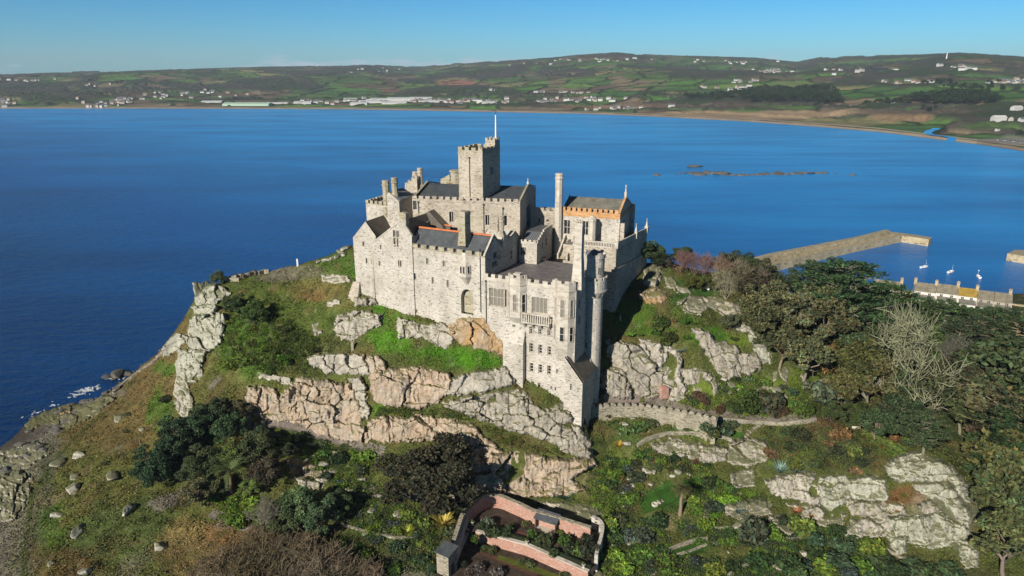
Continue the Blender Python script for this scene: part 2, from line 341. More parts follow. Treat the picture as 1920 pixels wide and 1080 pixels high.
# ------------------------------------------------------------------ ground colours, sea, far shore
GREEN = (.052, .120, .012); VIVID = (.058, .165, .008); OLIVE = (.105, .110, .028); BROWN = (.150, .088, .036); DARK = (.028, .042, .014)
SOIL = (.075, .052, .036); LAWN = (.034, .085, .014); PATH = (.17, .145, .12); TAN = (.215, .160, .060); ROCKC = (.30, .28, .235); SHORE = (.17, .155, .115)
LIME = (.13, .19, .02)
PAINT = [  # px, py, rx, ry, colour, strength   (where each kind of ground cover grows)
    (250, 850, 330, 260, OLIVE, .8), (330, 640, 60, 60, BROWN, .6), (300, 720, 70, 60, BROWN, .6), (210, 800, 120, 60, BROWN, .55), (260, 740, 40, 20, BROWN, .5), (180, 870, 70, 40, OLIVE, .6), (300, 770, 26, 50, GREEN, .8), (240, 1000, 110, 60, (.075, .11, .03), .7),
    (360, 1030, 75, 60, TAN, .9), (420, 1010, 40, 30, (.2, .11, .045), .8), (90, 1000, 30, 80, GREEN, .6), (110, 1060, 70, 30, (.14, .075, .035), .6), (310, 690, 22, 16, GREEN, .8), (55, 960, 25, 110, DARK, .35),
    (520, 600, 130, 90, (.075, .105, .02), .85), (470, 650, 70, 60, GREEN, .7), (600, 545, 60, 25, (.15, .125, .04), .8), (590, 555, 25, 12, BROWN, .7), (640, 500, 45, 26, GREEN, .8), (560, 510, 60, 14, (.17, .15, .11), .6), (520, 520, 40, 10, PATH, .6), (640, 570, 40, 12, OLIVE, .7),
    (560, 660, 90, 40, (.055, .075, .018), .8), (640, 660, 60, 30, (.08, .085, .025), .7), (740, 580, 40, 50, VIVID, .9), (730, 640, 50, 24, VIVID, .8), (850, 672, 90, 20, VIVID, .95), (900, 680, 60, 14, VIVID, .9), (780, 680, 60, 14, (.07, .08, .02), .7), (790, 588, 50, 10, (.10, .075, .03), .8), (920, 700, 40, 10, (.09, .08, .03), .6),
    (720, 772, 30, 16, VIVID, .9), (760, 775, 60, 10, GREEN, .8), (840, 772, 80, 12, (.08, .09, .025), .7), (980, 750, 40, 16, (.09, .09, .025), .7), (1000, 832, 60, 10, (.10, .085, .03), .7),
    (1200, 600, 70, 34, (.060, .115, .014), .95), (1240, 605, 30, 14, BROWN, .5), (1330, 630, 40, 16, VIVID, .9), (1385, 640, 20, 12, LIME, .8), (1300, 545, 50, 30, LAWN, .9), (1180, 640, 50, 14, (.12, .09, .03), .6), (1260, 590, 60, 16, (.07, .11, .02), .6),
    (1180, 815, 40, 20, (.075, .115, .03), .95), (1250, 808, 70, 8, LAWN, .9), (1340, 815, 60, 8, LAWN, .9), (1300, 720, 160, 30, (.10, .12, .03), .6), (1340, 735, 60, 14, LIME, .6), (1420, 740, 70, 30, (.10, .13, .03), .6), (1500, 720, 60, 30, LIME, .45),
    (1510, 830, 80, 45, (.07, .095, .03), .9), (1550, 800, 40, 20, (.15, .09, .045), .6), (1490, 860, 50, 16, LIME, .6), (1590, 865, 60, 26, (.05, .06, .018), .8), (1700, 930, 30, 20, (.17, .085, .035), .8), (1690, 960, 40, 10, OLIVE, .7), (1780, 960, 60, 60, ROCKC, .3),
    (1250, 930, 60, 26, LAWN, 1.), (1320, 908, 20, 10, LAWN, 1.), (1360, 997, 32, 9, LAWN, 1.), (1290, 1030, 36, 10, LAWN, 1.), (1430, 1070, 40, 12, LAWN, 1.), (1250, 980, 26, 14, (.22, .19, .09), .8), (1480, 1000, 60, 8, LAWN, .8),
    (540, 800, 60, 8, PATH, .9), (640, 830, 40, 8, SOIL, .9), (620, 880, 60, 30, (.10, .13, .03), .6), (740, 920, 60, 10, PATH, .5), (460, 985, 60, 8, PATH, .6), (700, 1000, 60, 30, (.08, .1, .03), .6), (880, 940, 40, 14, (.24, .21, .16), .6), (1060, 960, 60, 12, (.3, .28, .23), .7), (640, 1030, 60, 20, GREEN, .6),
    (480, 1060, 110, 40, (.13, .105, .06), .8), (620, 1075, 80, 20, (.12, .1, .055), .7), (1150, 900, 24, 60, LIME, .5), (1100, 900, 20, 30, (.2, .15, .08), .4),
    (60, 850, 60, 60, SHORE, .8), (140, 760, 60, 26, SHORE, 1.), (60, 800, 60, 26, SHORE, 1.), (20, 900, 34, 60, SHORE, .8), (210, 735, 30, 14, SHORE, 1.), (90, 905, 16, 70, DARK, .5), (15, 1000, 20, 70, DARK, .4),
]
def paint_ground(P):
    px, py = project(P); n = len(P)
    a = fbm(P[:, :2]/11.0, 4, 31); b = fbm(P[:, :2]/4.0, 4, 41); c_ = fbm(P[:, :2]/1.6, 3, 47)
    col = np.tile(np.array((.082, .098, .024)), (n, 1))
    mx = lambda col, k, w: col*(1-w[:, None])+np.array(k)*w[:, None]
    sm = lambda x, lo, hi: np.clip((x-lo)/(hi-lo), 0, 1)
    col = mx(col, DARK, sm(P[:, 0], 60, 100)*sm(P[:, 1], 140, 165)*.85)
    for (x, y, rx, ry, k, s) in PAINT:
        d = np.hypot((px-x)/rx, (py-y)/ry)+(b-.5)*.9+(a-.5)*.5
        col = mx(col, k, s*(1-sm(d, .75, 1.1)))
    keep = 1-.0*a
    col = mx(col, (.13, .085, .04), sm(b, .58, .72)*.5); col = mx(col, (.035, .052, .014), sm(c_, .58, .75)*.55)
    col = mx(col, (.22, .20, .10), sm(fbm(P[:, :2]/.9, 2, 51), .66, .82)*.35)
    z = P[:, 2]; wet = sm(z, 2.6, .2); col = mx(col, SHORE, sm(z, 4.2+2*(a-.5)*4, 2.0)*(P[:, 0] < 20)); col = mx(col, (.045, .036, .028), wet*.9)
    return col*(.75+.5*a)[:, None]
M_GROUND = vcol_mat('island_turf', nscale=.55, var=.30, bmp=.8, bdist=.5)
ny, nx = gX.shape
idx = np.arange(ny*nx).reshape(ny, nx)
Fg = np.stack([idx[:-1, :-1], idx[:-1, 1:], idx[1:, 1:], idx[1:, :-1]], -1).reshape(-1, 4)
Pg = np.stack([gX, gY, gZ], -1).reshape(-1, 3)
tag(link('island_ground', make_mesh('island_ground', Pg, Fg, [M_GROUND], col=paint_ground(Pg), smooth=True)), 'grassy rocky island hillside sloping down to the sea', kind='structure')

# sea: one sheet, deep blue body under a rippled sky-reflecting surface
m, nt, b, L = mat('sea_water', 0.26, 0.5); M_SEA = m
g = nn(nt, 'ShaderNodeNewGeometry'); b.inputs['IOR'].default_value = 1.33
n0 = noise(nt, L, g.outputs['Position'], 1.0, 4, .6, (.0035, .012, .01)); r = ramp(nt, [(.32, (.7, .7, .75)), (.52, (1, 1, 1)), (.72, (1.35, 1.3, 1.2))]); L(n0, r.inputs[0])
# sky reflection and sun angle painted into the base colour: paler towards far right
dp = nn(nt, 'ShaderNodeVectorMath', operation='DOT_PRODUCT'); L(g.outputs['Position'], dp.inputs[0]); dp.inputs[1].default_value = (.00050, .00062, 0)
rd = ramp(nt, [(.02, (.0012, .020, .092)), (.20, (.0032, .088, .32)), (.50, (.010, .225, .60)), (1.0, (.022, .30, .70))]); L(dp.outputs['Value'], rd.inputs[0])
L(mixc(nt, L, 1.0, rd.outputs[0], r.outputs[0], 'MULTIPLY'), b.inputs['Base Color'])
w1 = noise(nt, L, g.outputs['Position'], 1.0, 5, .62, (.10, .20, .2)); w2 = noise(nt, L, g.outputs['Position'], 1.0, 3, .6, (.55, .8, .8))
ad = nn(nt, 'ShaderNodeMath', operation='MULTIPLY_ADD'); L(w2, ad.inputs[0]); ad.inputs[1].default_value = .3; L(w1, ad.inputs[2])
bump(nt, L, b, ad.outputs[0], .8, 1.6)
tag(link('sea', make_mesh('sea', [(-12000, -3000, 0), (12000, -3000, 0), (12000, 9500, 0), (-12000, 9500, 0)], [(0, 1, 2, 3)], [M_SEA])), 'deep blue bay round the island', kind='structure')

# far shore: polar grid from the waterline to the ridge
def curve(px, pts):
    return np.interp(px, [p[0] for p in pts], [p[1] for p in pts])
COAST = [(-900, 200), (-300, 202), (0, 203.5), (300, 203.5), (640, 205), (820, 208), (920, 210), (1100, 213.5), (1250, 220), (1400, 228), (1560, 240), (1650, 248), (1700, 254), (1760, 262), (1810, 268), (1850, 273), (1920, 284), (2100, 305), (2500, 350), (2900, 400)]
RIDGE = [(-900, 150), (-300, 146), (0, 143), (100, 138.5), (250, 134.5), (400, 131), (500, 128), (560, 127), (640, 124.5), (690, 122), (740, 126), (800, 126), (850, 121), (950, 116.5), (1030, 110.5), (1080, 106), (1150, 101), (1200, 104.5), (1250, 107), (1330, 108.5), (1400, 111), (1480, 118.5), (1520, 110.5), (1600, 107.5), (1700, 106), (1770, 103.5), (1850, 108), (1920, 113), (2100, 118), (2900, 118)]
RDIST = [(-900, 5600), (0, 5400), (640, 5600), (760, 6200), (1000, 5200), (1150, 4800), (1480, 5600), (1770, 4300), (1920, 4300), (2900, 4000)]
fpx = np.concatenate([np.arange(-860, -40, 8.0), np.arange(-40, 1960, 1.9), np.arange(1960, 2860, 8.0)]); fr_ = rays(fpx, curve(fpx, COAST)); azx = (fpx-960)/FPX
Dc = CAMH/-fr_[:, 2]                                    # ray parameter of the waterline
cst = aty(fpx, curve(fpx, COAST), 1.0)[:, :2]; dirs = cst/np.linalg.norm(cst, axis=1)[:, None]
pc = atz(fpx, curve(fpx, COAST), 0.0); Rc = np.hypot(pc[:, 0], pc[:, 1]); Rr = curve(fpx, RDIST)
rv = rays(fpx, curve(fpx, RIDGE)); Zr = CAMH+rv[:, 2]/np.hypot(rv[:, 0], rv[:, 1])*Rr
NT = 300; tt = np.concatenate([np.linspace(0, 1, NT), np.linspace(1.02, 1.25, 10)])
BW = 44.0                                              # beach width
r0 = Rc+BW*.55
RR = r0[:, None]*(Rr/r0)[:, None]**tt[None, :]
XX = dirs[:, 0:1]*RR; YY = dirs[:, 1:2]*RR; PP = np.stack([XX, YY], -1)
s_ = np.clip((tt-.10)/.90, 0, 1.0); prof = np.where(tt <= 1, s_**1.12*(1-.12*np.sin(s_*math.pi*2)), 1-(tt-1)*2.2)
und = (fbm(PP/900.0, 3, 60)-.5)*75*np.clip(np.sin(np.clip(tt, 0, 1)*math.pi), 0, 1)**1.0
ZZ = 3.2+(Zr[:, None]-3.2)*prof[None, :]+und*np.clip(tt*4, 0, 1)
rot = lambda p, a: np.stack([p[..., 0]*math.cos(a)-p[..., 1]*math.sin(a), p[..., 0]*math.sin(a)+p[..., 1]*math.cos(a)], -1)
qf = rot(PP, .35)+np.stack([fbm(PP/260.0, 2, 71), fbm(PP/260.0, 2, 72)], -1)*110
f1, f2, hid, _, _ = cells(qf/np.array([150.0, 118.0]), 80)
hedge = np.clip(1.25-(f2-f1)/.09, 0, 1)*(vnoise(PP/30.0, 90) > .18)
wn = fbm(PP/330.0, 4, 95); gully = fbm(PP/620.0, 3, 97)
wood = np.clip((wn-.57)/.03, 0, 1)*(tt > .05); wood = np.maximum(wood, np.clip((hid-.94)/.02, 0, 1)*(tt > .1))
pX, pY = project(np.stack([XX, YY, ZZ], -1))
def ell(x, y, rx, ry, soft=.25): return np.clip((1-np.hypot((pX-x)/rx, (pY-y)/ry))/soft+.5, 0, 1)
def rect(x0, x1, y0, y1): return ((pX > x0) & (pX < x1) & (pY > y0) & (pY < y1)).astype(float)
for a in ((860, 180, 120, 18), (1060, 140, 60, 10), (1000, 190, 130, 12), (120, 185, 130, 12), (250, 165, 120, 12), (1240, 185, 60, 12), (1330, 205, 120, 4), (1720, 215, 160, 14), (1650, 205, 120, 6), (1290, 125, 60, 5), (60, 170, 70, 16), (420, 170, 90, 10)): wood = np.maximum(wood, ell(*a)*(fbm(PP/60.0, 3, 98) > .38))
clear = np.zeros_like(wood)
for a in ((855, 156, 42, 7), (735, 170, 24, 5), (1185, 155, 42, 8), (1045, 155, 18, 8), (1180, 167, 40, 4), (1500, 158, 60, 6), (1620, 175, 80, 9), (1350, 130, 40, 6), (650, 155, 60, 8), (570, 180, 60, 8), (1880, 150, 60, 6), (1860, 180, 70, 8), (1250, 122, 90, 5), (700, 145, 40, 4), (1440, 150, 50, 4), (680, 168, 40, 6)): clear = np.maximum(clear, ell(*a))
TOWNS = [(230, 193, 60, 10), (185, 200, 40, 4), (300, 181, 70, 6), (430, 178, 50, 6), (10, 195, 30, 8), (80, 152, 60, 5), (205, 163, 40, 4), (860, 192, 90, 6), (900, 196, 80, 4), (1030, 191, 60, 5), (1120, 189, 80, 5), (1060, 175, 80, 3), (1160, 206, 90, 3), (690, 191, 120, 8), (1440, 135, 30, 6), (1375, 120, 40, 5), (1395, 155, 40, 5), (1370, 168, 60, 4), (1700, 158, 50, 5), (1885, 157, 40, 6), (460, 197, 90, 5)]
for a in TOWNS: clear = np.maximum(clear, ell(*a, .6)*.85)
wood = wood*(1-clear)
colf = np.zeros(PP.shape[:2]+(3,))
pal = np.array([(.026, .060, .012), (.036, .085, .014), (.056, .095, .020), (.026, .046, .016), (.066, .048, .030), (.095, .09, .038), (.040, .078, .016), (.055, .040, .028), (.085, .066, .042), (.024, .056, .014)])
colf[:] = pal[np.clip((((hid*7.13) % 1)*10).astype(int), 0, 9)]
bands = vnoise(np.stack([qf[..., 0]/9.0, qf[..., 1]/400.0], -1), 33); colf *= (.85+.3*bands)[..., None]*(.75+.5*fbm(PP/45.0, 3, 34))[..., None]
colf *= 2.0
def fmix(k, w): 
    global colf
    colf = colf*(1-w[..., None])+np.array(k)*w[..., None]
for (x, y, rx, ry, k) in ((855, 156, 38, 5.5, (.27, .13, .08)), (735, 170, 22, 4, (.16, .085, .06)), (1185, 155, 40, 7, (.18, .14, .085)), (1045, 155, 17, 7, (.16, .13, .07)), (1180, 167, 36, 3, (.2, .15, .095)), (1500, 158, 60, 5, (.085, .12, .035)), (1450, 149, 60, 4, (.10, .085, .05)), (1620, 178, 80, 8, (.032, .085, .014)), (1250, 122, 90, 4, (.032, .075, .016)), (650, 152, 60, 7, (.045, .085, .02)),
                          (575, 183, 55, 7, (.055, .10, .02)), (1230, 145, 60, 6, (.05, .09, .02)), (1860, 182, 70, 9, (.03, .075, .014)), (1150, 106, 70, 4, (.085, .05, .035)), (1520, 112, 40, 4, (.075, .05, .035)), (690, 124, 40, 3, (.07, .05, .035)), (1370, 208, 60, 3, (.05, .10, .02)), (1480, 203, 50, 3, (.05, .10, .02)), (1010, 120, 60, 3, (.085, .06, .045)), (1370, 120, 60, 4, (.03, .05, .018)), (700, 160, 60, 5, (.09, .075, .04)), (1640, 130, 30, 3, (.02, .03, .045)), (1240, 160, 14, 6, (.08, .1, .035)), (1280, 150, 20, 5, (.06, .1, .025)), (1330, 195, 50, 3, (.05, .05, .03))):
    fmix(np.array(k)*(1.35 if k[1] > k[0] else 1.0), ell(x, y, rx, ry, .15))
fmix((.016, .024, .010), np.clip(hedge*1.3, 0, 1))
woodc = np.array((.048, .046, .036))*(1-(vnoise(PP/70.0, 44) > .5)[..., None])+np.array((.030, .044, .020))*(vnoise(PP/70.0, 44) > .5)[..., None]
colf = colf*(1-wood[..., None])+woodc*wood[..., None]
# marsh and dunes behind the beach
fmix((.26, .19, .115), ell(1420, 217, 260, 7, .3)*(1-ell(1640, 226, 40, 3))); fmix((.17, .115, .065), ell(1150, 203, 130, 3, .3)); fmix((.15, .145, .065), ell(1560, 231, 130, 6, .3)); fmix((.18, .125, .07), ell(1690, 226, 60, 5, .3)); fmix((.085, .065, .05), ell(1300, 204, 160, 3.5, .5)*.8)
fmix((.075, .06, .045), ell(1720, 217, 130, 6, .5)*.8); fmix((.06, .10, .03), ell(1860, 245, 60, 6, .5)); fmix((.2, .19, .17), ell(1890, 265, 60, 6, .4))
bumpz = wood*(5+9*fbm(PP/16.0, 3, 55))+np.clip(hedge, 0, 1)*(3.5+3*vnoise(PP/12.0, 57))*(1-wood)
ZZ2 = ZZ+bumpz*np.clip((tt-.03)*40, 0, 1)*np.where(tt > 1, .3, 1)
def grid_faces(n, k):
    i = np.arange(n*k).reshape(n, k); return np.stack([i[:-1, :-1], i[1:, :-1], i[1:, 1:], i[:-1, 1:]], -1).reshape(-1, 4)
M_HILL = vcol_mat('farmland', nscale=.02, var=.22, bmp=0, fine=6.0)
Ph = np.stack([XX, YY, ZZ2], -1)
tag(link('hills', make_mesh('hills', Ph.reshape(-1, 3), grid_faces(*PP.shape[:2]), [M_HILL], col=colf.reshape(-1, 3), smooth=True)), 'patchwork farmland hills beyond the bay', kind='structure')
def hitfar(px, py):
    """ground point of the far shore under a pixel"""
    k = int(np.argmin(np.abs(fpx-px))); yy = pY[k]; j = np.where(yy[:NT] <= py)[0]; j = int(j[0]) if len(j) else NT-1
    return np.array([XX[k, j], YY[k, j], ZZ2[k, j]])
# beach: its own strip from below the water to the dune foot
bt = np.array([-30, -6, 0, 8, 16, 24, 32, 44, 58.0]); bz = np.array([-2, -.4, .05, .9, 1.6, 2.2, 2.9, 3.3, 3.0])
RB = Rc[:, None]+bt[None, :]*(1+.3*(vnoise(np.stack([fpx/30, fpx*0], -1), 5)[:, None]-.5)); PB = np.stack([dirs[:, 0:1]*RB, dirs[:, 1:2]*RB, np.broadcast_to(bz, RB.shape)+.25*(bt > 25)], -1)
cb = np.tile(np.array((.32, .265, .195)), RB.shape+(1,))*(.8+.4*fbm(PB[..., :2]/20.0, 3, 7))[..., None]; cb[:, :3] *= .55
cb[fpx > 1830] = cb[fpx > 1830]*.7
tag(link('beach', make_mesh('beach', PB.reshape(-1, 3), grid_faces(*RB.shape), [vcol_mat('beach_sand', nscale=.05, var=.15, bmp=0)], col=cb.reshape(-1, 3), smooth=True)), 'long pale sand beach curving round the bay', kind='structure')
# ------------------------------------------------------------------ castle
def stone_mat(name, base, dark, light, scale=1.0, warm=(0.50, 0.40, 0.26), gap=0.5):
    """coursed granite rubble laid along each wall (uv in metres)"""
    m, nt, b, L = mat(name, 0.9, 0.15)
    uv = nn(nt, 'ShaderNodeUVMap', uv_map='uv')
    def mp(sx, sy):
        n = nn(nt, 'ShaderNodeMapping'); n.inputs['Scale'].default_value = (sx, sy, 1); L(uv.outputs[0], n.inputs[0]); return n.outputs[0]
    wob = nn(nt, 'ShaderNodeTexNoise', i_Scale=0.8, i_Detail=2.0); L(uv.outputs[0], wob.inputs['Vector'])
    v = nn(nt, 'ShaderNodeTexVoronoi', feature='F1', i_Scale=1.0); L(mp(1.25*scale, 2.9*scale), v.inputs['Vector'])
    ve = nn(nt, 'ShaderNodeTexVoronoi', feature='DISTANCE_TO_EDGE', i_Scale=1.0); L(mp(1.25*scale, 2.9*scale), ve.inputs['Vector'])
    sp = nn(nt, 'ShaderNodeSeparateColor'); L(v.outputs['Color'], sp.inputs[0])
    r = ramp(nt, [(0.0, dark), (0.05, dark), (0.09, [x*.86 for x in base]), (0.4, base), (0.95, light)]); L(sp.outputs[0], r.inputs[0])
    big = noise(nt, L, mp(0.12, 0.07), 1.6, 5, 0.6)
    rb = ramp(nt, [(0.35, (0.80, 0.78, 0.75)), (0.6, (1.08, 1.06, 1.04))]); L(big, rb.inputs[0])
    c = mixc(nt, L, 1.0, r.outputs[0], rb.outputs[0], 'MULTIPLY')
    st = noise(nt, L, mp(0.55, 0.05), 2.0, 4, 0.6); rs = ramp(nt, [(0.55, (0, 0, 0)), (0.78, (.4, .4, .4))]); L(st, rs.inputs[0])
    c = mixc(nt, L, rs.outputs[0], c, warm)
    # dark open joints, only some of them
    jn = noise(nt, L, mp(0.35, 0.6), 2.4, 4, 0.7); rj = ramp(nt, [(0.54, (0, 0, 0)), (0.70, (1, 1, 1))]); L(jn, rj.inputs[0])
    re = ramp(nt, [(0.02, (1, 1, 1)), (0.10, (0, 0, 0))]); L(ve.outputs['Distance'], re.inputs[0])
    jj = nn(nt, 'ShaderNodeMath', operation='MULTIPLY'); L(rj.outputs[0], jj.inputs[0]); L(re.outputs[0], jj.inputs[1])
    j2 = nn(nt, 'ShaderNodeMath', operation='MULTIPLY'); L(jj.outputs[0], j2.inputs[0]); j2.inputs[1].default_value = gap
    c = mixc(nt, L, j2.outputs[0], c, (0.07, 0.06, 0.05)); L(c, b.inputs['Base Color'])
    bump(nt, L, b, ve.outputs['Distance'], 0.5, 0.12)
    return m
M_WALL = stone_mat('granite_rubble', (0.465, 0.438, 0.386), (0.24, 0.22, 0.195), (0.54, 0.515, 0.46), 1.6, gap=.8)
M_CHURCH = stone_mat('weathered_granite', (0.40, 0.36, 0.295), (0.24, 0.20, 0.17), (0.48, 0.44, 0.37), 1.3, warm=(0.34, 0.25, 0.19), gap=.7)
M_ASH = stone_mat('granite_ashlar', (0.50, 0.465, 0.40), (0.4, 0.36, 0.3), (0.56, 0.53, 0.47), 0.6, gap=.25)
M_LICH = stone_mat('lichened_granite', (0.36, 0.33, 0.24), (0.22, 0.18, 0.12), (0.42, 0.39, 0.31), 0.9, warm=(0.36, 0.25, 0.10), gap=.5)
M_ORANGE = stone_mat('orange_lichened_granite', (0.52, 0.29, 0.13), (0.4, 0.2, 0.09), (0.56, 0.36, 0.2), 0.7, warm=(0.5, 0.25, 0.09), gap=.4)
def slate_mat(name, base, sx=1.6, sy=3.2):
    m, nt, b, L = mat(name, 0.55, 0.35)
    uv = nn(nt, 'ShaderNodeUVMap', uv_map='uv'); mp = nn(nt, 'ShaderNodeMapping'); mp.inputs['Scale'].default_value = (sx, sy, 1); L(uv.outputs[0], mp.inputs[0])
    br = nn(nt, 'ShaderNodeTexBrick', i_Scale=1.0); L(mp.outputs[0], br.inputs['Vector'])
    br.inputs['Color1'].default_value = tuple(x*.8 for x in base)+(1,); br.inputs['Color2'].default_value = tuple(x*1.25 for x in base)+(1,); br.inputs['Mortar'].default_value = tuple(x*.5 for x in base)+(1,)
    br.inputs['Mortar Size'].default_value = 0.03
    n = noise(nt, L, uv.outputs[0], 0.5, 6, 0.65); r = ramp(nt, [(0.35, (.72, .72, .72)), (0.68, (1.3, 1.28, 1.22))]); L(n, r.inputs[0])
    L(mixc(nt, L, 1.0, br.outputs[0], r.outputs[0], 'MULTIPLY'), b.inputs['Base Color']); bump(nt, L, b, br.outputs['Fac'], 0.3, 0.03)
    return m
M_SLATE = slate_mat('blue_slate', (0.085, 0.095, 0.105)); M_BROWNSLATE = slate_mat('brown_slate', (0.135, 0.118, 0.098)); M_GREYSLATE = slate_mat('grey_slate', (0.20, 0.195, 0.165))
M_LEAD = plain('lead_sheet', (0.17, 0.175, 0.19), 0.5, 0.4, 0.12, 0.5)
M_PAVE = slate_mat('terrace_slabs', (0.17, 0.16, 0.165), 0.6, 0.6)
M_RIDGE = plain('orange_ridge_tile', (0.46, 0.14, 0.05), 0.7, 0.3, 0.2, 1.5)
M_GLASS = plain('window_glass', (0.012, 0.014, 0.018), 0.12, 0.6, 0.3, 3.0)
M_PALEGLASS = plain('blind_behind_glass', (0.20, 0.18, 0.15), 0.35, 0.5, 0.15, 2.0)
M_IRON = plain('cast_iron', (0.03, 0.03, 0.033), 0.5, 0.4, 0.3, 3.0)
M_WHITE = plain('white_paint', (0.80, 0.80, 0.78), 0.5, 0.4, 0.04, 1.0)
M_WOOD = plain('weathered_wood', (0.13, 0.09, 0.06), 0.8, 0.2, 0.3, 6.0)

class Fr:
    """vertical wall plane: origin, u along the wall (to the right), n into the building"""
    def __init__(s, px=None, Y=None, phi=None, o=None, u=None):
        if o is None:
            p = aty(px[0], px[1], Y); s.o = np.array([p[0], p[1]]); a = R(phi); s.u = np.array([math.cos(a), -math.sin(a)])
        else: s.o = np.array(o, float); s.u = np.array(u, float)/np.hypot(*u)
        s.n = np.array([-s.u[1], s.u[0]])
    def w(s, a, d, z):
        p = s.o+s.u*a+s.n*d; return (p[0], p[1], z)
    def pix(s, px, py, d=0.0):
        r = rays(px, py); t = (np.dot(s.o, s.n)+d)/np.dot(r[:2], s.n); p = r*t
        return float(np.dot(p[:2]-s.o, s.u)), float(p[2]+CAMH)
    def right(s, a, d=0.0): return Fr(o=s.o+s.u*a+s.n*d, u=s.n)
    def left(s, a, d=0.0): return Fr(o=s.o+s.u*a+s.n*d, u=-s.n)
    def sub(s, a, d): return Fr(o=s.o+s.u*a+s.n*d, u=s.u)
    def hole(s, cx, cy, w, h):
        a, z = s.pix(cx, cy); a0 = s.pix(cx-w/2, cy)[0]; a1 = s.pix(cx+w/2, cy)[0]
        return (a0, a1, s.pix(cx, cy+h/2)[1], s.pix(cx, cy-h/2)[1])
class MB:
    def __init__(s): s.V = []; s.F = []; s.m = []
    def poly(s, pts, m=0):
        k = len(s.V); s.V += [tuple(p) for p in pts]; s.F.append(tuple(range(k, k+len(pts)))); s.m.append(m)
    def box(s, f, a0, a1, d0, d1, z0, z1, m=0, mt=None):
        q = lambda a, d, z: f.w(a, d, z); mt = m if mt is None else mt
        s.poly([q(a0, d0, z0), q(a1, d0, z0), q(a1, d0, z1), q(a0, d0, z1)], m); s.poly([q(a1, d1, z0), q(a0, d1, z0), q(a0, d1, z1), q(a1, d1, z1)], m)
        s.poly([q(a1, d0, z0), q(a1, d1, z0), q(a1, d1, z1), q(a1, d0, z1)], m); s.poly([q(a0, d1, z0), q(a0, d0, z0), q(a0, d0, z1), q(a0, d1, z1)], m)
        s.poly([q(a0, d0, z1), q(a1, d0, z1), q(a1, d1, z1), q(a0, d1, z1)], mt); s.poly([q(a0, d1, z0), q(a1, d1, z0), q(a1, d0, z0), q(a0, d0, z0)], m)
    def loft(s, rings, m=0, cap=True):
        n = len(rings[0])
        for r0, r1 in zip(rings[:-1], rings[1:]):
            for k in range(n): s.poly([r0[k], r0[(k+1) % n], r1[(k+1) % n], r1[k]], m)
        if cap: s.poly(rings[-1], m); s.poly(rings[0][::-1], m)
    def plan(s, f, pts, z0, z1, m=0, mt=None):
        n = len(pts)
        for k in range(n):
            (a, b), (c, d) = pts[k], pts[(k+1) % n]
            s.poly([f.w(a, b, z0), f.w(c, d, z0), f.w(c, d, z1), f.w(a, b, z1)], m)
        s.poly([f.w(a, b, z1) for a, b in pts], m if mt is None else mt); s.poly([f.w(a, b, z0) for a, b in pts][::-1], m)
    def ring(s, f, a, d, r, z, n=8, ph=0.5):
        return [f.w(a+r*math.cos(2*math.pi*(k+ph)/n), d+r*math.sin(2*math.pi*(k+ph)/n), z) for k in range(n)]
    def wall(s, f, a0, a1, z0, z1, holes=(), m=0, dep=0.45, top=None):
        """wall face with true openings; top(a) may raise the head (gables are added apart)"""
        A = sorted({a0, a1, *[h[0] for h in holes], *[h[1] for h in holes]}); Z = sorted({z0, z1, *[h[2] for h in holes], *[h[3] for h in holes]})
        A = [a for a in A if a0 <= a <= a1]; Z = [z for z in Z if z0 <= z <= z1]
        for i in range(len(A)-1):
            run = None
            for j in range(len(Z)-1):
                ca, cz = (A[i]+A[i+1])/2, (Z[j]+Z[j+1])/2
                if any(h[0] < ca < h[1] and h[2] < cz < h[3] for h in holes): continue
                s.poly([f.w(A[i], 0, Z[j]), f.w(A[i+1], 0, Z[j]), f.w(A[i+1], 0, Z[j+1]), f.w(A[i], 0, Z[j+1])], m)
        for (p, q, r, t) in holes:
            s.poly([f.w(p, 0, r), f.w(p, dep, r), f.w(p, dep, t), f.w(p, 0, t)], m); s.poly([f.w(q, dep, r), f.w(q, 0, r), f.w(q, 0, t), f.w(q, dep, t)], m)
            s.poly([f.w(p, 0, r), f.w(q, 0, r), f.w(q, dep, r), f.w(p, dep, r)], m); s.poly([f.w(p, dep, t), f.w(q, dep, t), f.w(q, 0, t), f.w(p, 0, t)], m)
    def block(s, f, a0, a1, d1, z0, z1, holes=(), rholes=(), m=0, mt=None):
        s.wall(f, a0, a1, z0, z1, holes, m); s.wall(f.right(a1), 0, d1, z0, z1, rholes, m)
        s.wall(f.left(a0, d1), 0, d1, z0, z1, (), m)
        s.poly([f.w(a1, d1, z0), f.w(a0, d1, z0), f.w(a0, d1, z1), f.w(a1, d1, z1)], m)
        s.poly([f.w(a0, 0, z1), f.w(a1, 0, z1), f.w(a1, d1, z1), f.w(a0, d1, z1)], m if mt is None else mt)
    def crenel(s, f, a0, a1, z, h0=0.7, h1=0.8, mw=1.3, gap=0.8, th=0.5, d=0.0, m=0):
        s.box(f, a0, a1, d, d+th, z, z+h0, m)
        n = max(1, int(round((a1-a0+gap)/(mw+gap)))); st = (a1-a0+gap)/n
        for k in range(n):
            b = a0+k*st; j = random.uniform(-.06, .06)
            s.box(f, b, b+st-gap, d-.03, d+th+.03, z+h0, z+h0+h1+j, m)
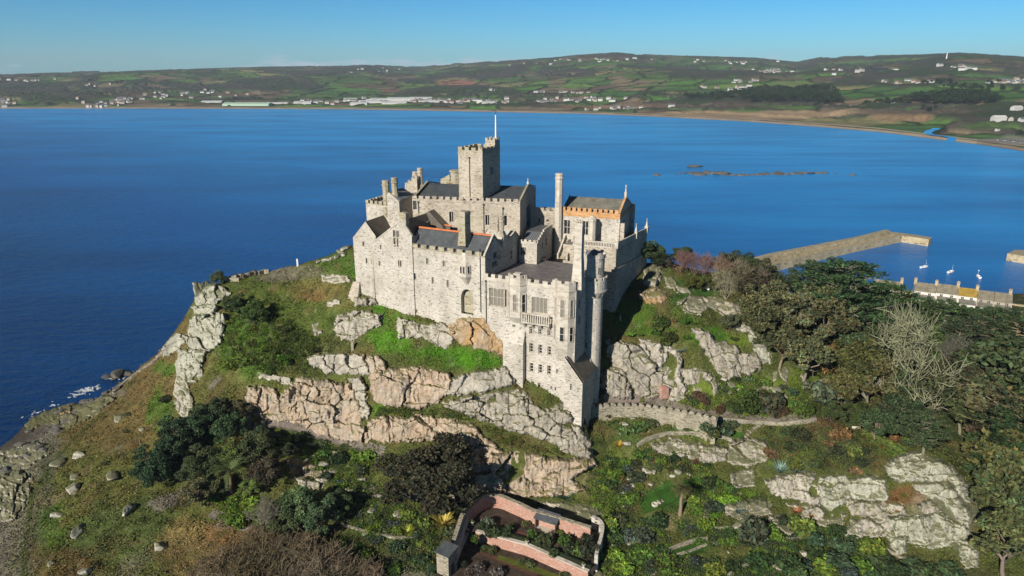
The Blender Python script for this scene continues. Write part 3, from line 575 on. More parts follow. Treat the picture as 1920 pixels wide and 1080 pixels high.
    def build(s, name, mats, parent=None, root=None, smooth=False):
        V = np.array(s.V); base = np.array(root.location if root else (0, 0, 0)); uv = []
        for f in s.F:
            p = V[list(f)]; nrm = np.zeros(3)
            for k in range(len(p)):
                c, e = p[k], p[(k+1) % len(p)]; nrm += np.cross(c, e)
            l = np.linalg.norm(nrm); nrm = nrm/l if l > 1e-9 else np.array([0, 0, 1.])
            h = math.hypot(nrm[0], nrm[1])
            if h < .35: uv.append(p[:, :2])
            else:
                t = np.array([-nrm[1], nrm[0]])/h; uv.append(np.stack([p[:, :2]@t, p[:, 2]/max(h, .5)], 1))
        me = make_mesh(name, V-base, s.F, mats, s.m, None, np.concatenate(uv), smooth)
        return link(name, me, parent, base if (root and parent is None) else (0, 0, 0))

castle = link('castle', None, None, (0, 170, 44)); castle.empty_display_size = 1
tag(castle, 'pale granite hilltop castle with crenellated wings and a square church tower', 'castle')
def cpart(mb, name, mats, parent=None, label=None):
    o = mb.build(name, mats, parent or castle, castle)
    if label: o['label'] = label
    return o
def archpts(a0, a1, zs, zt, k=5):
    """pointed arch from spring to spring"""
    c = (a0+a1)/2; L_ = [(a0+(c-a0)*(1-math.cos(t*math.pi/2/k)), zs+(zt-zs)*math.sin(t*math.pi/2/k)) for t in range(k+1)]
    return L_+[(a0+a1-p, q) for p, q in L_[-2::-1]]
def window(f, h, parent, lights=1, transom=0, arch=False, dep=0.42, pale=False, proud=0.14, bw=0.13):
    a0, a1, z0, z1 = h; mb = MB(); w = a1-a0
    mb.poly([f.w(a0, dep, z0), f.w(a1, dep, z0), f.w(a1, dep, z1), f.w(a0, dep, z1)], 1)
    if dep > .2:
        q = .17
        for x0, x1, y0, y1 in ((a0-q, a0-.003, z0-q, z1+q), (a1+.003, a1+q, z0-q, z1+q), (a0, a1, z1+.003, z1+q), (a0, a1, z0-q, z0-.003)): mb.box(f, x0, x1, -.07, -.003, y0, y1)
    e = .004
    b = min(bw, w*.2); mb.box(f, a0+e, a0+b, dep-proud, dep-.01, z0+e, z1-e); mb.box(f, a1-b, a1-e, dep-proud, dep-.01, z0+e, z1-e)
    mb.box(f, a0+b, a1-b, dep-proud, dep-.01, z0+e, z0+b); mb.box(f, a0+b, a1-b, dep-proud, dep-.01, z1-b, z1-e)
    for k in range(1, lights):
        c = a0+w*k/lights; mb.box(f, c-b*.45, c+b*.45, dep-proud+.02, dep-.01, z0+b, z1-b)
    for k in range(1, transom+1):
        c = z0+(z1-z0)*k/(transom+1); mb.box(f, a0+b, a1-b, dep-proud+.04, dep-.012, c-b*.4, c+b*.4)
    if arch:
        lw = w/lights
        for k in range(lights):
            p, q = a0+lw*k, a0+lw*(k+1); zs = z1-min(lw*.9, (z1-z0)*.4); ap = archpts(p, q, zs, z1-.05)
            n = len(ap)//2
            mb.poly([f.w(p, dep-proud*.6, z1)]+[f.w(x, dep-proud*.6, z) for x, z in ap[:n+1]], 0)
            mb.poly([f.w(q, dep-proud*.6, z1)]+[f.w(x, dep-proud*.6, z) for x, z in ap[n:][::-1]], 0)
    return cpart(mb, 'window', [M_ASH, M_PALEGLASS if pale else M_GLASS], parent)
def windows(f, hs, parent, **kw):
    for h in hs: window(f, h, parent, **kw)
def gable_roof(mb, f, a0, a1, d0, d1, ze, zr, ov=0.15, m=0, th=0.18, along='u', dm=None):
    """pitched roof as two thick slabs; ridge along u (default) or along n"""
    if along == 'u':
        dm = (d0+d1)/2 if dm is None else dm
        P = lambda a, t, z: f.w(a, t, z); lo, hi, e0, e1, mid = a0, a1, d0-ov, d1+ov, dm
    else:
        dm = (a0+a1)/2 if dm is None else dm
        P = lambda a, t, z: f.w(t, a, z); lo, hi, e0, e1, mid = d0, d1, a0-ov, a1+ov, dm
    for e in (e0, e1):
        A = [P(lo, e, ze), P(hi, e, ze), P(hi, mid, zr), P(lo, mid, zr)]; B = [(x, y, z-th) for x, y, z in A]
        mb.poly(A, m); mb.poly(B[::-1], m)
        for k in range(4): mb.poly([A[k], A[(k+1) % 4], B[(k+1) % 4], B[k]], m)
def chimney(f, a, d, w, dd, z0, z1, parent, taper=0.0, pots=1, m=None, cap=0.12, zt=None):
    mb = MB(); zt = z0 if zt is None else zt
    rg = lambda x, y, z: [f.w(a-x/2, d-y/2, z), f.w(a+x/2, d-y/2, z), f.w(a+x/2, d+y/2, z), f.w(a-x/2, d+y/2, z)]
    rs = [rg(w*(1+taper), dd*(1+taper), z0)]
    if taper: rs += [rg(w*(1+taper*.8), dd*(1+taper*.8), z0+(zt-z0)*.3), rg(w, dd, zt)]
    rs += [rg(w, dd, z1-.7), rg(w+2*cap, dd+2*cap, z1-.65), rg(w+2*cap, dd+2*cap, z1-.3), rg(w, dd, z1-.25), rg(w*.95, dd*.95, z1)]
    mb.loft(rs); o = cpart(mb, 'chimney', [m or M_ASH], parent)
    for k in range(pots):
        p = MB(); c = a+(k-(pots-1)/2)*w/max(pots, 1); p.loft([p.ring(f, c, d, .2, z1), p.ring(f, c, d, .17, z1+.5), p.ring(f, c, d, .2, z1+.6)]); cpart(p, 'chimney_pot', [M_LICH], parent)
    return o
def octchimney(f, a, d, r, z0, z1, parent, m=None, n=8, base=1.25):
    mb = MB(); mb.loft([mb.ring(f, a, d, r*base, z0, n), mb.ring(f, a, d, r*base, z0+(z1-z0)*.25, n), mb.ring(f, a, d, r, z0+(z1-z0)*.3, n), mb.ring(f, a, d, r, z1-1.5, n), mb.ring(f, a, d, r*1.18, z1-1.35, n), mb.ring(f, a, d, r*1.18, z1-1.1, n),
             mb.ring(f, a, d, r, z1-1.0, n), mb.ring(f, a, d, r, z1-.35, n), mb.ring(f, a, d, r*1.15, z1-.25, n), mb.ring(f, a, d, r*1.0, z1, n)])
    return cpart(mb, 'chimney', [m or M_ASH], parent)
def pinnacle(f, a, d, w, z0, z1, parent, cross=True, m=None):
    mb = MB(); h = z1-z0
    rg = lambda x, z: [f.w(a-x, d-x, z), f.w(a+x, d-x, z), f.w(a+x, d+x, z), f.w(a-x, d+x, z)]
    mb.loft([rg(w, z0), rg(w, z0+h*.38), rg(w*1.25, z0+h*.4), rg(w*1.25, z0+h*.45), rg(w*.7, z0+h*.47), rg(w*.25, z0+h*.78), rg(w*.25, z1 if not cross else z0+h*.8)])
    if cross:
        mb.box(f, a-w*.2, a+w*.2, d-w*.2, d+w*.2, z0+h*.8, z1); mb.box(f, a-w*.7, a+w*.7, d-w*.19, d+w*.19, z0+h*.88, z0+h*.94)
    return cpart(mb, 'finial', [m or M_ASH], parent)
def downpipe(f, px, py0, py1, parent, d=-.12):
    a, z1 = f.pix(px, py0); z0 = f.pix(px, py1)[1]; mb = MB(); mb.box(f, a-.09, a+.09, d-.08, d+.1, z0, z1); mb.box(f, a-.22, a+.22, d-.16, d+.11, z1, z1+.4)
    return cpart(mb, 'downpipe', [M_IRON], parent)

# ---- south-east residential wing (tall, with bays and balcony)
V = Fr((1078, 640), 150, 24)
vL = V.pix(908, 540)[0]; vT = V.pix(990, 524)[1]-1.3; vB = 16.0
s948 = V.pix(948, 660)[0]; s985 = V.pix(985, 690)[0]; s1057 = V.pix(1057, 690)[0]
mb = MB()
hs_rect = [V.hole(995.5, 619, 5.5, 14), V.hole(1012.5, 620.5, 5.5, 14), V.hole(1029.5, 623, 5.5, 14)]
hs_mid = [V.hole(996, 652, 6.5, 17), V.hole(1013, 655, 6.5, 17), V.hole(1030, 658, 6.5, 17), V.hole(996.5, 689, 6.5, 17), V.hole(1013, 691.5, 6.5, 17), V.hole(1029.5, 694, 6.5, 17),
          V.hole(999, 721, 5.5, 12), V.hole(1011, 723, 5.5, 12), V.hole(1045, 696, 4.5, 9), V.hole(1033.5, 727, 2.5, 7), V.hole(1041.5, 729, 2.5, 7), V.hole(963.5, 615, 5, 13)]
h_tr1 = V.hole(931.5, 558, 28, 34); h_tr1b = V.hole(948.5, 559.5, 5, 33); h_tr2 = V.hole(1011.5, 573, 29, 30)
rt = V.right(0)
rh = [rt.hole(1086, 600, 3, 16), rt.hole(1086, 570, 3, 16)]
mb.block(V, vL, 0, 22, vB, vT, hs_rect+hs_mid+[h_tr1, h_tr1b, h_tr2], rh, 0, 1)
wing = cpart(mb, 'residential_wing', [M_WALL, M_PAVE], label='tall south-east wing with bay windows, balcony and flat roof terrace')
windows(V, hs_rect+hs_mid, wing, lights=1, transom=2); windows(rt, rh, wing)
window(V, h_tr1, wing, lights=4, transom=1, arch=True, pale=True); window(V, h_tr1b, wing, lights=1, transom=1, arch=True, pale=True); window(V, h_tr2, wing, lights=4, transom=0, arch=True, pale=True)
# parapet round the terrace: low wall, merlons, a corner block
mb = MB(); z = vT
mb.crenel(V, vL, V.pix(955, 520)[0], z, .6, .8, 1.25, .85); mb.crenel(V, V.pix(986, 520)[0], V.pix(1043, 525)[0], z, .6, .75, 1.25, .85)
mb.crenel(V.right(0), .6, 21, z, .6, .75, 1.3, .9)
mb.box(V, vL, V.pix(955, 530)[0], -.12, -.003, z-.35, z-.1); mb.box(V, V.pix(986, 530)[0], V.pix(1043, 530)[0], -.12, -.003, z-.35, z-.1)
a = V.pix(970, 510)[0]; mb.box(V, a-.7, a+.7, -.3, .9, z+.61, z+2.2); mb.box(V, a-.8, a+.8, -.4, 1.0, z+2.2, z+2.5)
for px in (957, 985, 1040): mb.box(V, V.pix(px, 520)[0]-.5, V.pix(px, 520)[0]+.5, -.15, .65, z+.2, z+2.0)
cpart(mb, 'parapet', [M_ASH], wing)
def bay(px0, px1, py_top, py_bot, proj, front, wins, corbel=1.6):
    """canted bay on the wing: three faces, corbelled foot, parapet; windows on the right cant and the front"""
    p, q = V.pix(px0, 560)[0], V.pix(px1, 560)[0]; z1 = V.pix((px0+px1)/2, py_top)[1]; z0 = V.pix((px0+px1)/2, py_bot)[1]; c = proj*.75
    pl = [(p, -.01), (p+c, -proj), (q-c, -proj), (q, -.01)]
    mb = MB(); mb.plan(V, pl, z0, z1)
    mid = (p+q)/2; sh = [(mid+(x-mid)*.75, -.01+(y+.01)*.25) for x, y in pl]
    mb.loft([[V.w(x, y, z0-corbel) for x, y in sh], [V.w(x, y, z0) for x, y in pl]])
    ex = [(mid+(x-mid)*1.05, y*1.12-.02) for x, y in pl]; mb.plan(V, ex, z1-1.75, z1-1.5)
    o = cpart(mb, 'bay', [M_ASH], wing)
    F1 = Fr(o=V.o+V.u*p+V.n*-.01, u=V.u*c-V.n*(proj-.01)); F2 = Fr(o=V.o+V.u*(p+c)-V.n*proj, u=V.u); F3 = Fr(o=V.o+V.u*(q-c)-V.n*proj, u=V.u*c+V.n*(proj-.01))
    l1 = math.hypot(c, proj); l2 = q-p-2*c
    mc = MB()
    for f_, l_ in ((F1, l1), (F2, l2), (F3, l1)): mc.crenel(f_, 0.02, l_-.02, z1, .02, .7, l_*.33, l_*.3, .35)
    cpart(mc, 'parapet', [M_ASH], wing)
    for f_, l_, k in ((F1, l1, 0), (F2, l2, 1), (F3, l1, 2)):
        for (ya, yb, which, pale, arch) in wins:
            if k not in which: continue
            za, zb = V.pix((px0+px1)/2, yb)[1], V.pix((px0+px1)/2, ya)[1]
            ww = min(l_*.62, 1.15); window(f_, (l_/2-ww/2, l_/2+ww/2, za, zb), wing, 1, 1, arch, dep=-.02, pale=pale, proud=.16)
bay(953, 988, 519, 592, 1.5, 0, [(548, 580, (0, 1), True, True), (548, 582, (2,), False, True)])
bay(1040, 1079, 530, 650, 1.5, 0, [(558, 592, (0, 1), True, True), (558, 592, (2,), True, True), (609, 637, (0, 1), False, False), (609, 637, (2,), False, False)], corbel=3.5)
# lower left block standing forward as a buttress, with a weathered head
mb = MB(); zt_ = V.pix(966, 640)[1]
mb.box(V, s948, s985, -1.5, -.01, vB, zt_)
mb.poly([V.w(s948, -1.5, zt_), V.w(s985, -1.5, zt_), V.w(s985, -.01, zt_+3.6), V.w(s948, -.01, zt_+3.6)]); mb.poly([V.w(s985, -1.5, zt_), V.w(s985, -.01, zt_), V.w(s985, -.01, zt_+3.6)]); mb.poly([V.w(s948, -1.5, zt_), V.w(s948, -.01, zt_), V.w(s948, -.01, zt_+3.6)])
cpart(mb, 'buttress', [M_WALL], wing)
mb = MB()
for py in (601, 640, 676, 712):
    z = V.pix(1010, py)[1]; mb.box(V, s985, V.pix(1043, py)[0], -.1, -.002, z-.12, z+.12)
cpart(mb, 'string_course', [M_ASH], wing)
# balcony on corbels
b0, b1 = V.pix(982, 596)[0], V.pix(1034, 596)[0]; z0, z1 = V.pix(1008, 605)[1], V.pix(1008, 586)[1]
mb = MB(); mb.box(V, b0, b1, -1.5, -.01, z0-.05, z0+.3); mb.box(V, b0, b1, -1.5, -1.2, z1-.3, z1)
for k in range(13):
    c = b0+.15+(b1-b0-.3)*k/12; mb.box(V, c-.13, c+.13, -1.45, -1.22, z0+.3, z1-.3)
for k in range(4):
    c = b0+.4+(b1-b0-.8)*k/3
    mb.poly([V.w(c-.25, -.01, z0-1.7), V.w(c+.25, -.01, z0-1.7), V.w(c+.25, -1.4, z0-.06), V.w(c-.25, -1.4, z0-.06)])
    for t in (-.25, .25): mb.poly([V.w(c+t, -.01, z0-1.7), V.w(c+t, -1.4, z0-.06), V.w(c+t, -.01, z0-.06)])
cpart(mb, 'balcony', [M_ASH], wing)
downpipe(V, 911.5, 528, 640, wing)
# corner chimney and garden lean-to
zc = vT
chimney(V, V.pix(1080, 520)[0]-.2, 2.2, 1.75, 1.75, zc, V.pix(1082, 417, 2.2)[1], wing, taper=.45, pots=3, zt=V.pix(1082, 478, 2.2)[1])
l0, l1 = V.pix(1058, 700, -1.5)[0], V.pix(1092, 730, -1.5)[0]; zl0, zl1 = V.pix(1060, 670, -1.5)[1], V.pix(1091, 719, -1.5)[1]
mb = MB(); q = lambda a, d, z: V.w(a, d, z); D1 = 7.5
mb.poly([q(l0, -1.5, 14), q(l1, -1.5, 14), q(l1, -1.5, zl1), q(l0, -1.5, zl0)]); mb.poly([q(l1, -1.5, 14), q(l1, D1, 14), q(l1, D1, zl1), q(l1, -1.5, zl1)]); mb.poly([q(l0, -1.5, 14), q(l0, -.01, 14), q(l0, -.01, zl0), q(l0, -1.5, zl0)])
mb.poly([q(l1, D1, 14), q(0, D1, 14), q(0, D1, zl0), q(l1, D1, zl1)])
leanto = cpart(mb, 'lean_to', [M_WALL], wing)
mb = MB(); A = [q(l0+.4, -1.3, zl0+.02), q(l1+.3, -1.3, zl1+.02), q(l1+.3, D1+.2, zl1+.02), q(l0+.4, D1+.2, zl0+.02)]; B = [(x, y, z+.2) for x, y, z in A]; mb.loft([A, B]); cpart(mb, 'roof', [M_BROWNSLATE], wing, 'brown slate lean-to roof')
window(V.sub(0, -1.5), V.sub(0, -1.5).hole(1070.5, 725, 5, 13), wing, 1, 2, dep=-.02, proud=.1)
# round stair turret against the east face
tc = V.right(0).pix(1106, 560)[0]; TF = V.sub(-0.3, 0)
zr0, zr1 = V.pix(1112, 545, tc)[1], V.pix(1112, 521, tc)[1]; zd = V.pix(1112, 474, tc)[1]
mb = MB(); rg = lambda r, z, n=28: mb.ring(TF, 1.0, tc, r, z, n)
mb.loft([rg(2.5, 14), rg(2.5, zr0-1.2)], cap=False); mb.loft([rg(2.5, zr0-1.2), rg(2.7, zr0-.9), rg(3.3, zr0+.2), rg(3.45, zr0+.3), rg(3.45, zr0+.7), rg(3.3, zr0+.75), rg(3.3, zr1)]); mb.loft([rg(2.55, zr1-1), rg(2.55, zd-1.0), rg(2.72, zd-.9), rg(2.72, zd)])
for k in range(14):
    a0 = 2*math.pi*k/14; a1 = a0+2*math.pi/14*.58
    pt = lambda a, r, z: TF.w(1.0+r*math.cos(a), tc+r*math.sin(a), z)
    mb.loft([[pt(a0, 2.95, zz), pt(a0, 3.32, zz), pt(a1, 3.32, zz), pt(a1, 2.95, zz)] for zz in (zr1-.02, zr1+.75)])
    if k % 2 == 0: mb.loft([[pt(a0, 2.2, zz), pt(a0, 2.74, zz), pt(a1, 2.74, zz), pt(a1, 2.2, zz)] for zz in (zd-.02, zd+.4)])
    mb.loft([[pt(a0, 2.4, zz), pt(a0, rr, zz), pt(a0+.2, rr, zz), pt(a0+.2, 2.4, zz)] for zz, rr in ((zr0-1.3, 2.55), (zr0+.2, 3.4))])
turret = cpart(mb, 'stair_turret', [M_WALL], label='round stair turret with a corbelled crenellated ring')
mb = MB(); mb.loft([mb.ring(TF, 1.0, tc, 2.3, zd-.1, 20), mb.ring(TF, 1.0, tc, .1, zd+.9, 20)]); cpart(mb, 'roof', [M_LEAD], turret)
mb_ = MB()
def facet(px, py, w, h, r=2.52):
    """slit window on the drum, facing the camera side"""
    a_, z_ = V.pix(px, py, tc-r*.85); base = TF; da = a_+0.3-1.0; da = max(-r*.95, min(r*.95, da)); ang = -math.acos(da/r)
    f_ = Fr(o=base.o+base.u*(1+r*math.cos(ang))+base.n*(tc+r*math.sin(ang)), u=base.u*-math.sin(ang)+base.n*math.cos(ang))
    window(f_, (-w/2, w/2, z_-h/2, z_+h/2), turret, 1, 0, dep=-.03, proud=.08)
for py in (572, 610, 648): facet(1100, py, .6, 2.0)
facet(1098, 512, .7, 1.8, 2.57); facet(1122, 509, .6, 1.8, 2.57)

# ---- south range: long low wall with oriel, crenels and slate roof
S = Fr((910, 530), 159.6, 27)
sL = S.pix(757, 500)[0]; ze = S.pix(835, 467)[1]-.6; zB = 34.0
Sd = 9.0; zr = S.pix(845, 433, Sd/2)[1]
hs = [S.hole(771, 486, 3.6, 11), S.hole(801, 490, 3.2, 11.5), S.hole(832, 494.5, 3.6, 11.5), S.hole(777.5, 518.5, 4.4, 13), S.hole(811.5, 526, 3.6, 13), S.hole(839.5, 532, 3.6, 14)]
ha = S.hole(876, 566, 23, 47)
sr = S.right(0)
rh = [sr.hole(928.5, 475, 8, 20), sr.hole(927, 495, 11, 11)]
mb = MB(); mb.block(S, sL, 0, Sd, zB, ze, hs+[ha], rh)
zr_ = zr-.2
mb.poly([S.w(0, 0, ze), S.w(0, Sd, ze), S.w(0, Sd/2, zr_)]); mb.poly([S.w(sL, Sd, ze), S.w(sL, 0, ze), S.w(sL, Sd/2, zr_)])
# arched recess: infill behind, spandrels in front
mb.poly([S.w(ha[0], 1.3, ha[2]), S.w(ha[1], 1.3, ha[2]), S.w(ha[1], 1.3, ha[3]), S.w(ha[0], 1.3, ha[3])], 1)
for a, b in ((ha[0], .45), (ha[1], .45)): mb.poly([S.w(a, b, ha[2]), S.w(a, 1.3, ha[2]), S.w(a, 1.3, ha[3]), S.w(a, b, ha[3])])
ap = archpts(ha[0], ha[1], ha[3]-2.4, ha[3]); n_ = len(ap)//2
for seg, cx in ((ap[:n_+1], ha[0]), (ap[n_:][::-1], ha[1])):
    mb.poly([S.w(cx, -.002, ha[3])]+[S.w(x, -.002, z) for x, z in seg]);
for (x0, q0), (x1, q1) in zip(ap[:-1], ap[1:]): mb.poly([S.w(x0, -.002, q0), S.w(x1, -.002, q1), S.w(x1, 1.3, q1), S.w(x0, 1.3, q0)])
# raised surround of the arch, as a shallow pier
south = cpart(mb, 'south_range', [M_WALL, M_LICH], label='long south range with slit windows, oriel and blind arch')
windows(S, hs, south, lights=1); window(sr, rh[0], south, 2, 1); window(sr, rh[1], south, 4, 0)
mb = MB(); gable_roof(mb, S, sL+.2, -.35, .5, Sd, ze+.25, zr, 0.0); cpart(mb, 'roof', [M_SLATE], south, 'blue slate roof')
mb = MB(); mb.loft([[S.w(a, Sd/2-.28, zr-.1), S.w(a, Sd/2+.28, zr-.1), S.w(a, Sd/2+.12, zr+.28), S.w(a, Sd/2-.12, zr+.28)] for a in (sL+.2, -.4)]); cpart(mb, 'ridge', [M_RIDGE], south, 'orange ridge tiles')
mb = MB(); mb.box(S, sL, 0, -.1, .3, ze-.25, ze+.02)
for k in range(9):
    a0 = sL+.4+(0-sL-.4)*k/9; mb.box(S, a0, a0+(-sL)/9*.62, -.16, .45, ze+.02, ze+.95)
cpart(mb, 'parapet', [M_LICH], south)
mb = MB()
for d0, z0, d1, z1 in ((-.1, ze+.2, Sd/2, zr+.25), (Sd+.1, ze+.2, Sd/2, zr+.25)):
    mb.loft([[S.w(-.4, d0, z0), S.w(.06, d0, z0), S.w(.06, d1, z1), S.w(-.4, d1, z1)], [S.w(-.4, d0, z0+.3), S.w(.06, d0, z0+.3), S.w(.06, d1, z1+.3), S.w(-.4, d1, z1+.3)]])
cpart(mb, 'coping', [M_ASH], south)
# oriel with pyramid hood and tapering foot
p0, p1 = S.pix(863.5, 505)[0], S.pix(884, 508)[0]; zo0, zo1 = S.pix(874, 517)[1], S.pix(874, 496)[1]; c = .8
pl = [(p0, -.01), (p0+c*.3, -1.3), (p1-c, -1.3), (p1, -.01)]; mid = (p0+p1)/2
mb = MB(); mb.plan(S, pl, zo0, zo1); mb.loft([[S.w(mid+(x-mid)*1.04, y*1.05, zo1) for x, y in pl], [S.w(mid+(x-mid)*.45-.3, y*.12, zo1+2.9) for x, y in pl]])
mb.loft([[S.w(mid+(x-mid)*.3+.3, y*.15, zo0-2.0) for x, y in pl], [S.w(x, y, zo0) for x, y in pl]])
cpart(mb, 'oriel', [M_ASH], south)
of = S.sub(p0+c*.3, -1.3); lw = p1-c-p0-c*.3
for k in range(2): window(of, (lw*(.18+.4*k), lw*(.5+.4*k), zo0+.75, zo1-.15), south, dep=-.02, arch=True, proud=.1)
of = Fr(o=S.o+S.u*(p1-c)+S.n*-1.3, u=S.u*c+S.n*1.29); window(of, (.35, 1.1, zo0+.75, zo1-.15), south, dep=-.02, arch=True, proud=.1)
downpipe(S, 900.5, 470, 585, south)
ca, cz = S.pix(872.5, 440, 2.6); chimney(S, ca, 2.4, 1.7, 2.6, S.pix(872, 455, 2)[1]-.6, S.pix(874, 396, 2.6)[1], south, taper=.3, pots=0, zt=S.pix(872, 430, 2.6)[1], m=M_LICH)

# ---- west gabled block and outer west block
Wd = 11.0
Wf = S.sub(0, -.35); w0, w1 = Wf.pix(701, 500)[0], Wf.pix(773, 470)[0]; wm = Wf.pix(753, 420)[0]; zel, zap = Wf.pix(701, 457)[1], Wf.pix(752, 414)[1]; zer = Wf.pix(773, 444)[1]
hs = [Wf.hole(739.5, 438, 4.4, 13), Wf.hole(745.8, 439, 4.4, 13), Wf.hole(742, 466.5, 4.2, 14), Wf.hole(714, 463.5, 2.6, 8), Wf.hole(711.8, 494, 3.2, 9.5), Wf.hole(748.2, 494, 2.6, 12), Wf.hole(751.6, 494.3, 2.6, 12)]
mb = MB(); h1 = [h for h in hs if h[3] < zel]; zs_ = max(h[3] for h in h1)+.2 if h1 else zel
mb.block(Wf, w0, w1, Wd, zB, zel, [h for h in hs if h[3] < zel]); up = [h for h in hs if h[3] >= zel]
zu0 = zel; A = [w0, wm, w1]
# gable face above the eaves, cut round the pair of windows
ga = min(h[0] for h in up)-.0; gb = max(h[1] for h in up)+.0; g0 = min(h[2] for h in up); g1 = max(h[3] for h in up)
rk = lambda a: zel+(zap-zel)*(a-w0)/(wm-w0) if a <= wm else zer+(zap-zer)*(w1-a)/(w1-wm)
mb.poly([Wf.w(w0, 0, zel), Wf.w(ga, 0, zel), Wf.w(ga, 0, rk(ga))]); mb.poly([Wf.w(gb, 0, zel), Wf.w(w1, 0, zel), Wf.w(w1, 0, zer), Wf.w(wm, 0, zap), Wf.w(gb, 0, rk(gb))])
mb.poly([Wf.w(ga, 0, g1), Wf.w(gb, 0, g1), Wf.w(gb, 0, rk(gb)), Wf.w(ga, 0, rk(ga))])
if g0 > zel: mb.poly([Wf.w(ga, 0, zel), Wf.w(gb, 0, zel), Wf.w(gb, 0, g0), Wf.w(ga, 0, g0)])
mb.box(Wf, up[0][1], up[1][0], 0, .3, g0, g1)
for h in up: mb.poly([Wf.w(h[0], .43, g0), Wf.w(h[1], .43, g0), Wf.w(h[1], .43, g1), Wf.w(h[0], .43, g1)])
mb.poly([Wf.w(w1, 0, zel), Wf.w(w1, Wd, zel), Wf.w(w1, Wd, zer), Wf.w(w1, 0, zer)])
west = cpart(mb, 'west_gable_block', [M_WALL], label='gabled west block with a chimney on its gable')
windows(Wf, hs, west)
mb = MB(); gable_roof(mb, Wf, w0, w1, .3, Wd, zel, zap, .2, along='n', dm=wm); cpart(mb, 'roof', [M_BROWNSLATE], west, 'brown slate roof')
chimney(Wf, Wf.pix(754.5, 405)[0], .7, 1.9, 1.3, zap-1.6, Wf.pix(754, 399)[1], west, pots=0, m=M_LICH)
mb = MB()
for a0, z0, a1, z1 in ((w0-.2, zel-.1, wm, zap+.1), (w1+.2, zer-.1, wm, zap+.1)):
    mb.loft([[Wf.w(a0, -.08, z0), Wf.w(a0, .5, z0), Wf.w(a0, .5, z0+.35), Wf.w(a0, -.08, z0+.35)], [Wf.w(a1, -.08, z1), Wf.w(a1, .5, z1), Wf.w(a1, .5, z1+.35), Wf.w(a1, -.08, z1+.35)]])
cpart(mb, 'coping', [M_ASH], west)
# stub wall with steps between the gable and the south range roof
mb = MB(); a, z = S.pix(766, 440, 1.5); mb.box(S, a-1.2, a+.5, .6, 3.2, ze, z+1.2); mb.box(S, a-1.2, a-.2, .6, 2.6, z+1.21, z+2.6); cpart(mb, 'wall', [M_CHURCH], west)
# outer block
Of = Fr((703, 500), aty(703, 500, 1)[1]*0+(S.o+S.u*S.pix(703, 500)[0])[1]+1.0, 22)
o0, o1 = Of.pix(665.5, 500)[0], Of.pix(706, 470)[0]; om = Of.pix(686, 430)[0]; zel, zap = Of.pix(666, 446)[1], Of.pix(686, 415)[1]; zrr = Of.pix(706, 443)[1]
hs = [Of.hole(681.5, 457, 3, 9), Of.hole(687.5, 489, 3, 10), Of.hole(697, 490, 3, 10)]
hs = [h for h in hs]; zlow = min(zel, zrr)
mb = MB(); mb.block(Of, o0, o1, 9.5, 38, zlow, [h for h in hs if h[3] < zlow]); mb.poly([Of.w(o0, 0, zlow), Of.w(o1, 0, zlow), Of.w(o1, 0, zrr), Of.w(om, 0, zap), Of.w(o0, 0, zel)])
outer = cpart(mb, 'outer_west_block', [M_WALL], label='narrow gabled block at the west end'); windows(Of, [h for h in hs if h[3] < zlow], outer)
for h in hs:
    if h[3] >= zlow: window(Of, h, outer, dep=-.02, proud=.08)
mb = MB(); gable_roof(mb, Of, o0, o1, .3, 9.5, zlow, zap, .25, along='n', dm=om); cpart(mb, 'roof', [M_BROWNSLATE], outer, 'dark slate roof')
mb = MB(); a = Of.pix(700, 510)[0]; mb.loft([[Of.w(a-.25, -.8, 36), Of.w(a+.45, -.8, 36), Of.w(a+.45, -.01, 36), Of.w(a-.25, -.01, 36)], [Of.w(a-.2, -.25, Of.pix(700, 474)[1]), Of.w(a+.4, -.25, Of.pix(700, 474)[1]), Of.w(a+.4, -.01, Of.pix(700, 474)[1]), Of.w(a-.2, -.01, Of.pix(700, 474)[1])]]); cpart(mb, 'buttress', [M_CHURCH], outer)
mb = MB(); a0, a1 = Of.pix(664, 540)[0], Of.pix(676, 540)[0]; zt2 = Of.pix(668, 528)[1]
mb.loft([[Of.w(a0-2.6, -3.2, 37), Of.w(a1, -3.2, 37), Of.w(a1, -.01, 37), Of.w(a0-2.6, -.01, 37)], [Of.w(a0, -.3, zt2), Of.w(a1, -.3, zt2), Of.w(a1, -.01, zt2), Of.w(a0, -.01, zt2)]]); cpart(mb, 'buttress', [M_CHURCH], outer, 'battered buttress at the west corner')

# ---- church on the summit, with its tower
K = Fr((975, 420), 178, 11)
kL = K.pix(774, 400)[0]; zp = K.pix(880, 378)[1]; Kd = 10.0; kr = K.right(0); Kd = max(8.0, kr.pix(1004, 425)[0])
zk = K.pix(870, 345.5, Kd/2)[1]
hs = [K.hole(846.5, 407, 8, 20), K.hole(914, 413, 8, 20), K.hole(948, 414, 6, 20), K.hole(778, 383, 7, 22)]
krh = [kr.hole(990, 405, 7, 40)]
mb = MB(); mb.block(K, kL, 0, Kd, 44, zp, hs, krh); mb.poly([K.w(0, 0, zp), K.w(0, Kd, zp), K.w(0, Kd/2, zk+.3)]); mb.poly([K.w(kL, Kd, zp), K.w(kL, 0, zp), K.w(kL, Kd/2, zk+.3)])
church = cpart(mb, 'church', [M_CHURCH], label='long low church on the summit with crenels and slate roofs')
windows(K, hs[:2], church, lights=2, arch=True, pale=False); windows(K, hs[2:], church, lights=1, arch=True); window(kr, krh[0], church, 3, 2, arch=True)
mb = MB(); gable_roof(mb, K, kL+.5, -.5, .8, Kd-.8, zp+.15, zk, 0); cpart(mb, 'roof', [M_SLATE], church, 'grey slate nave roof')
mb = MB(); mb.box(K, kL, 0, -.12, -.003, zp-.25, zp+.05); n = 16
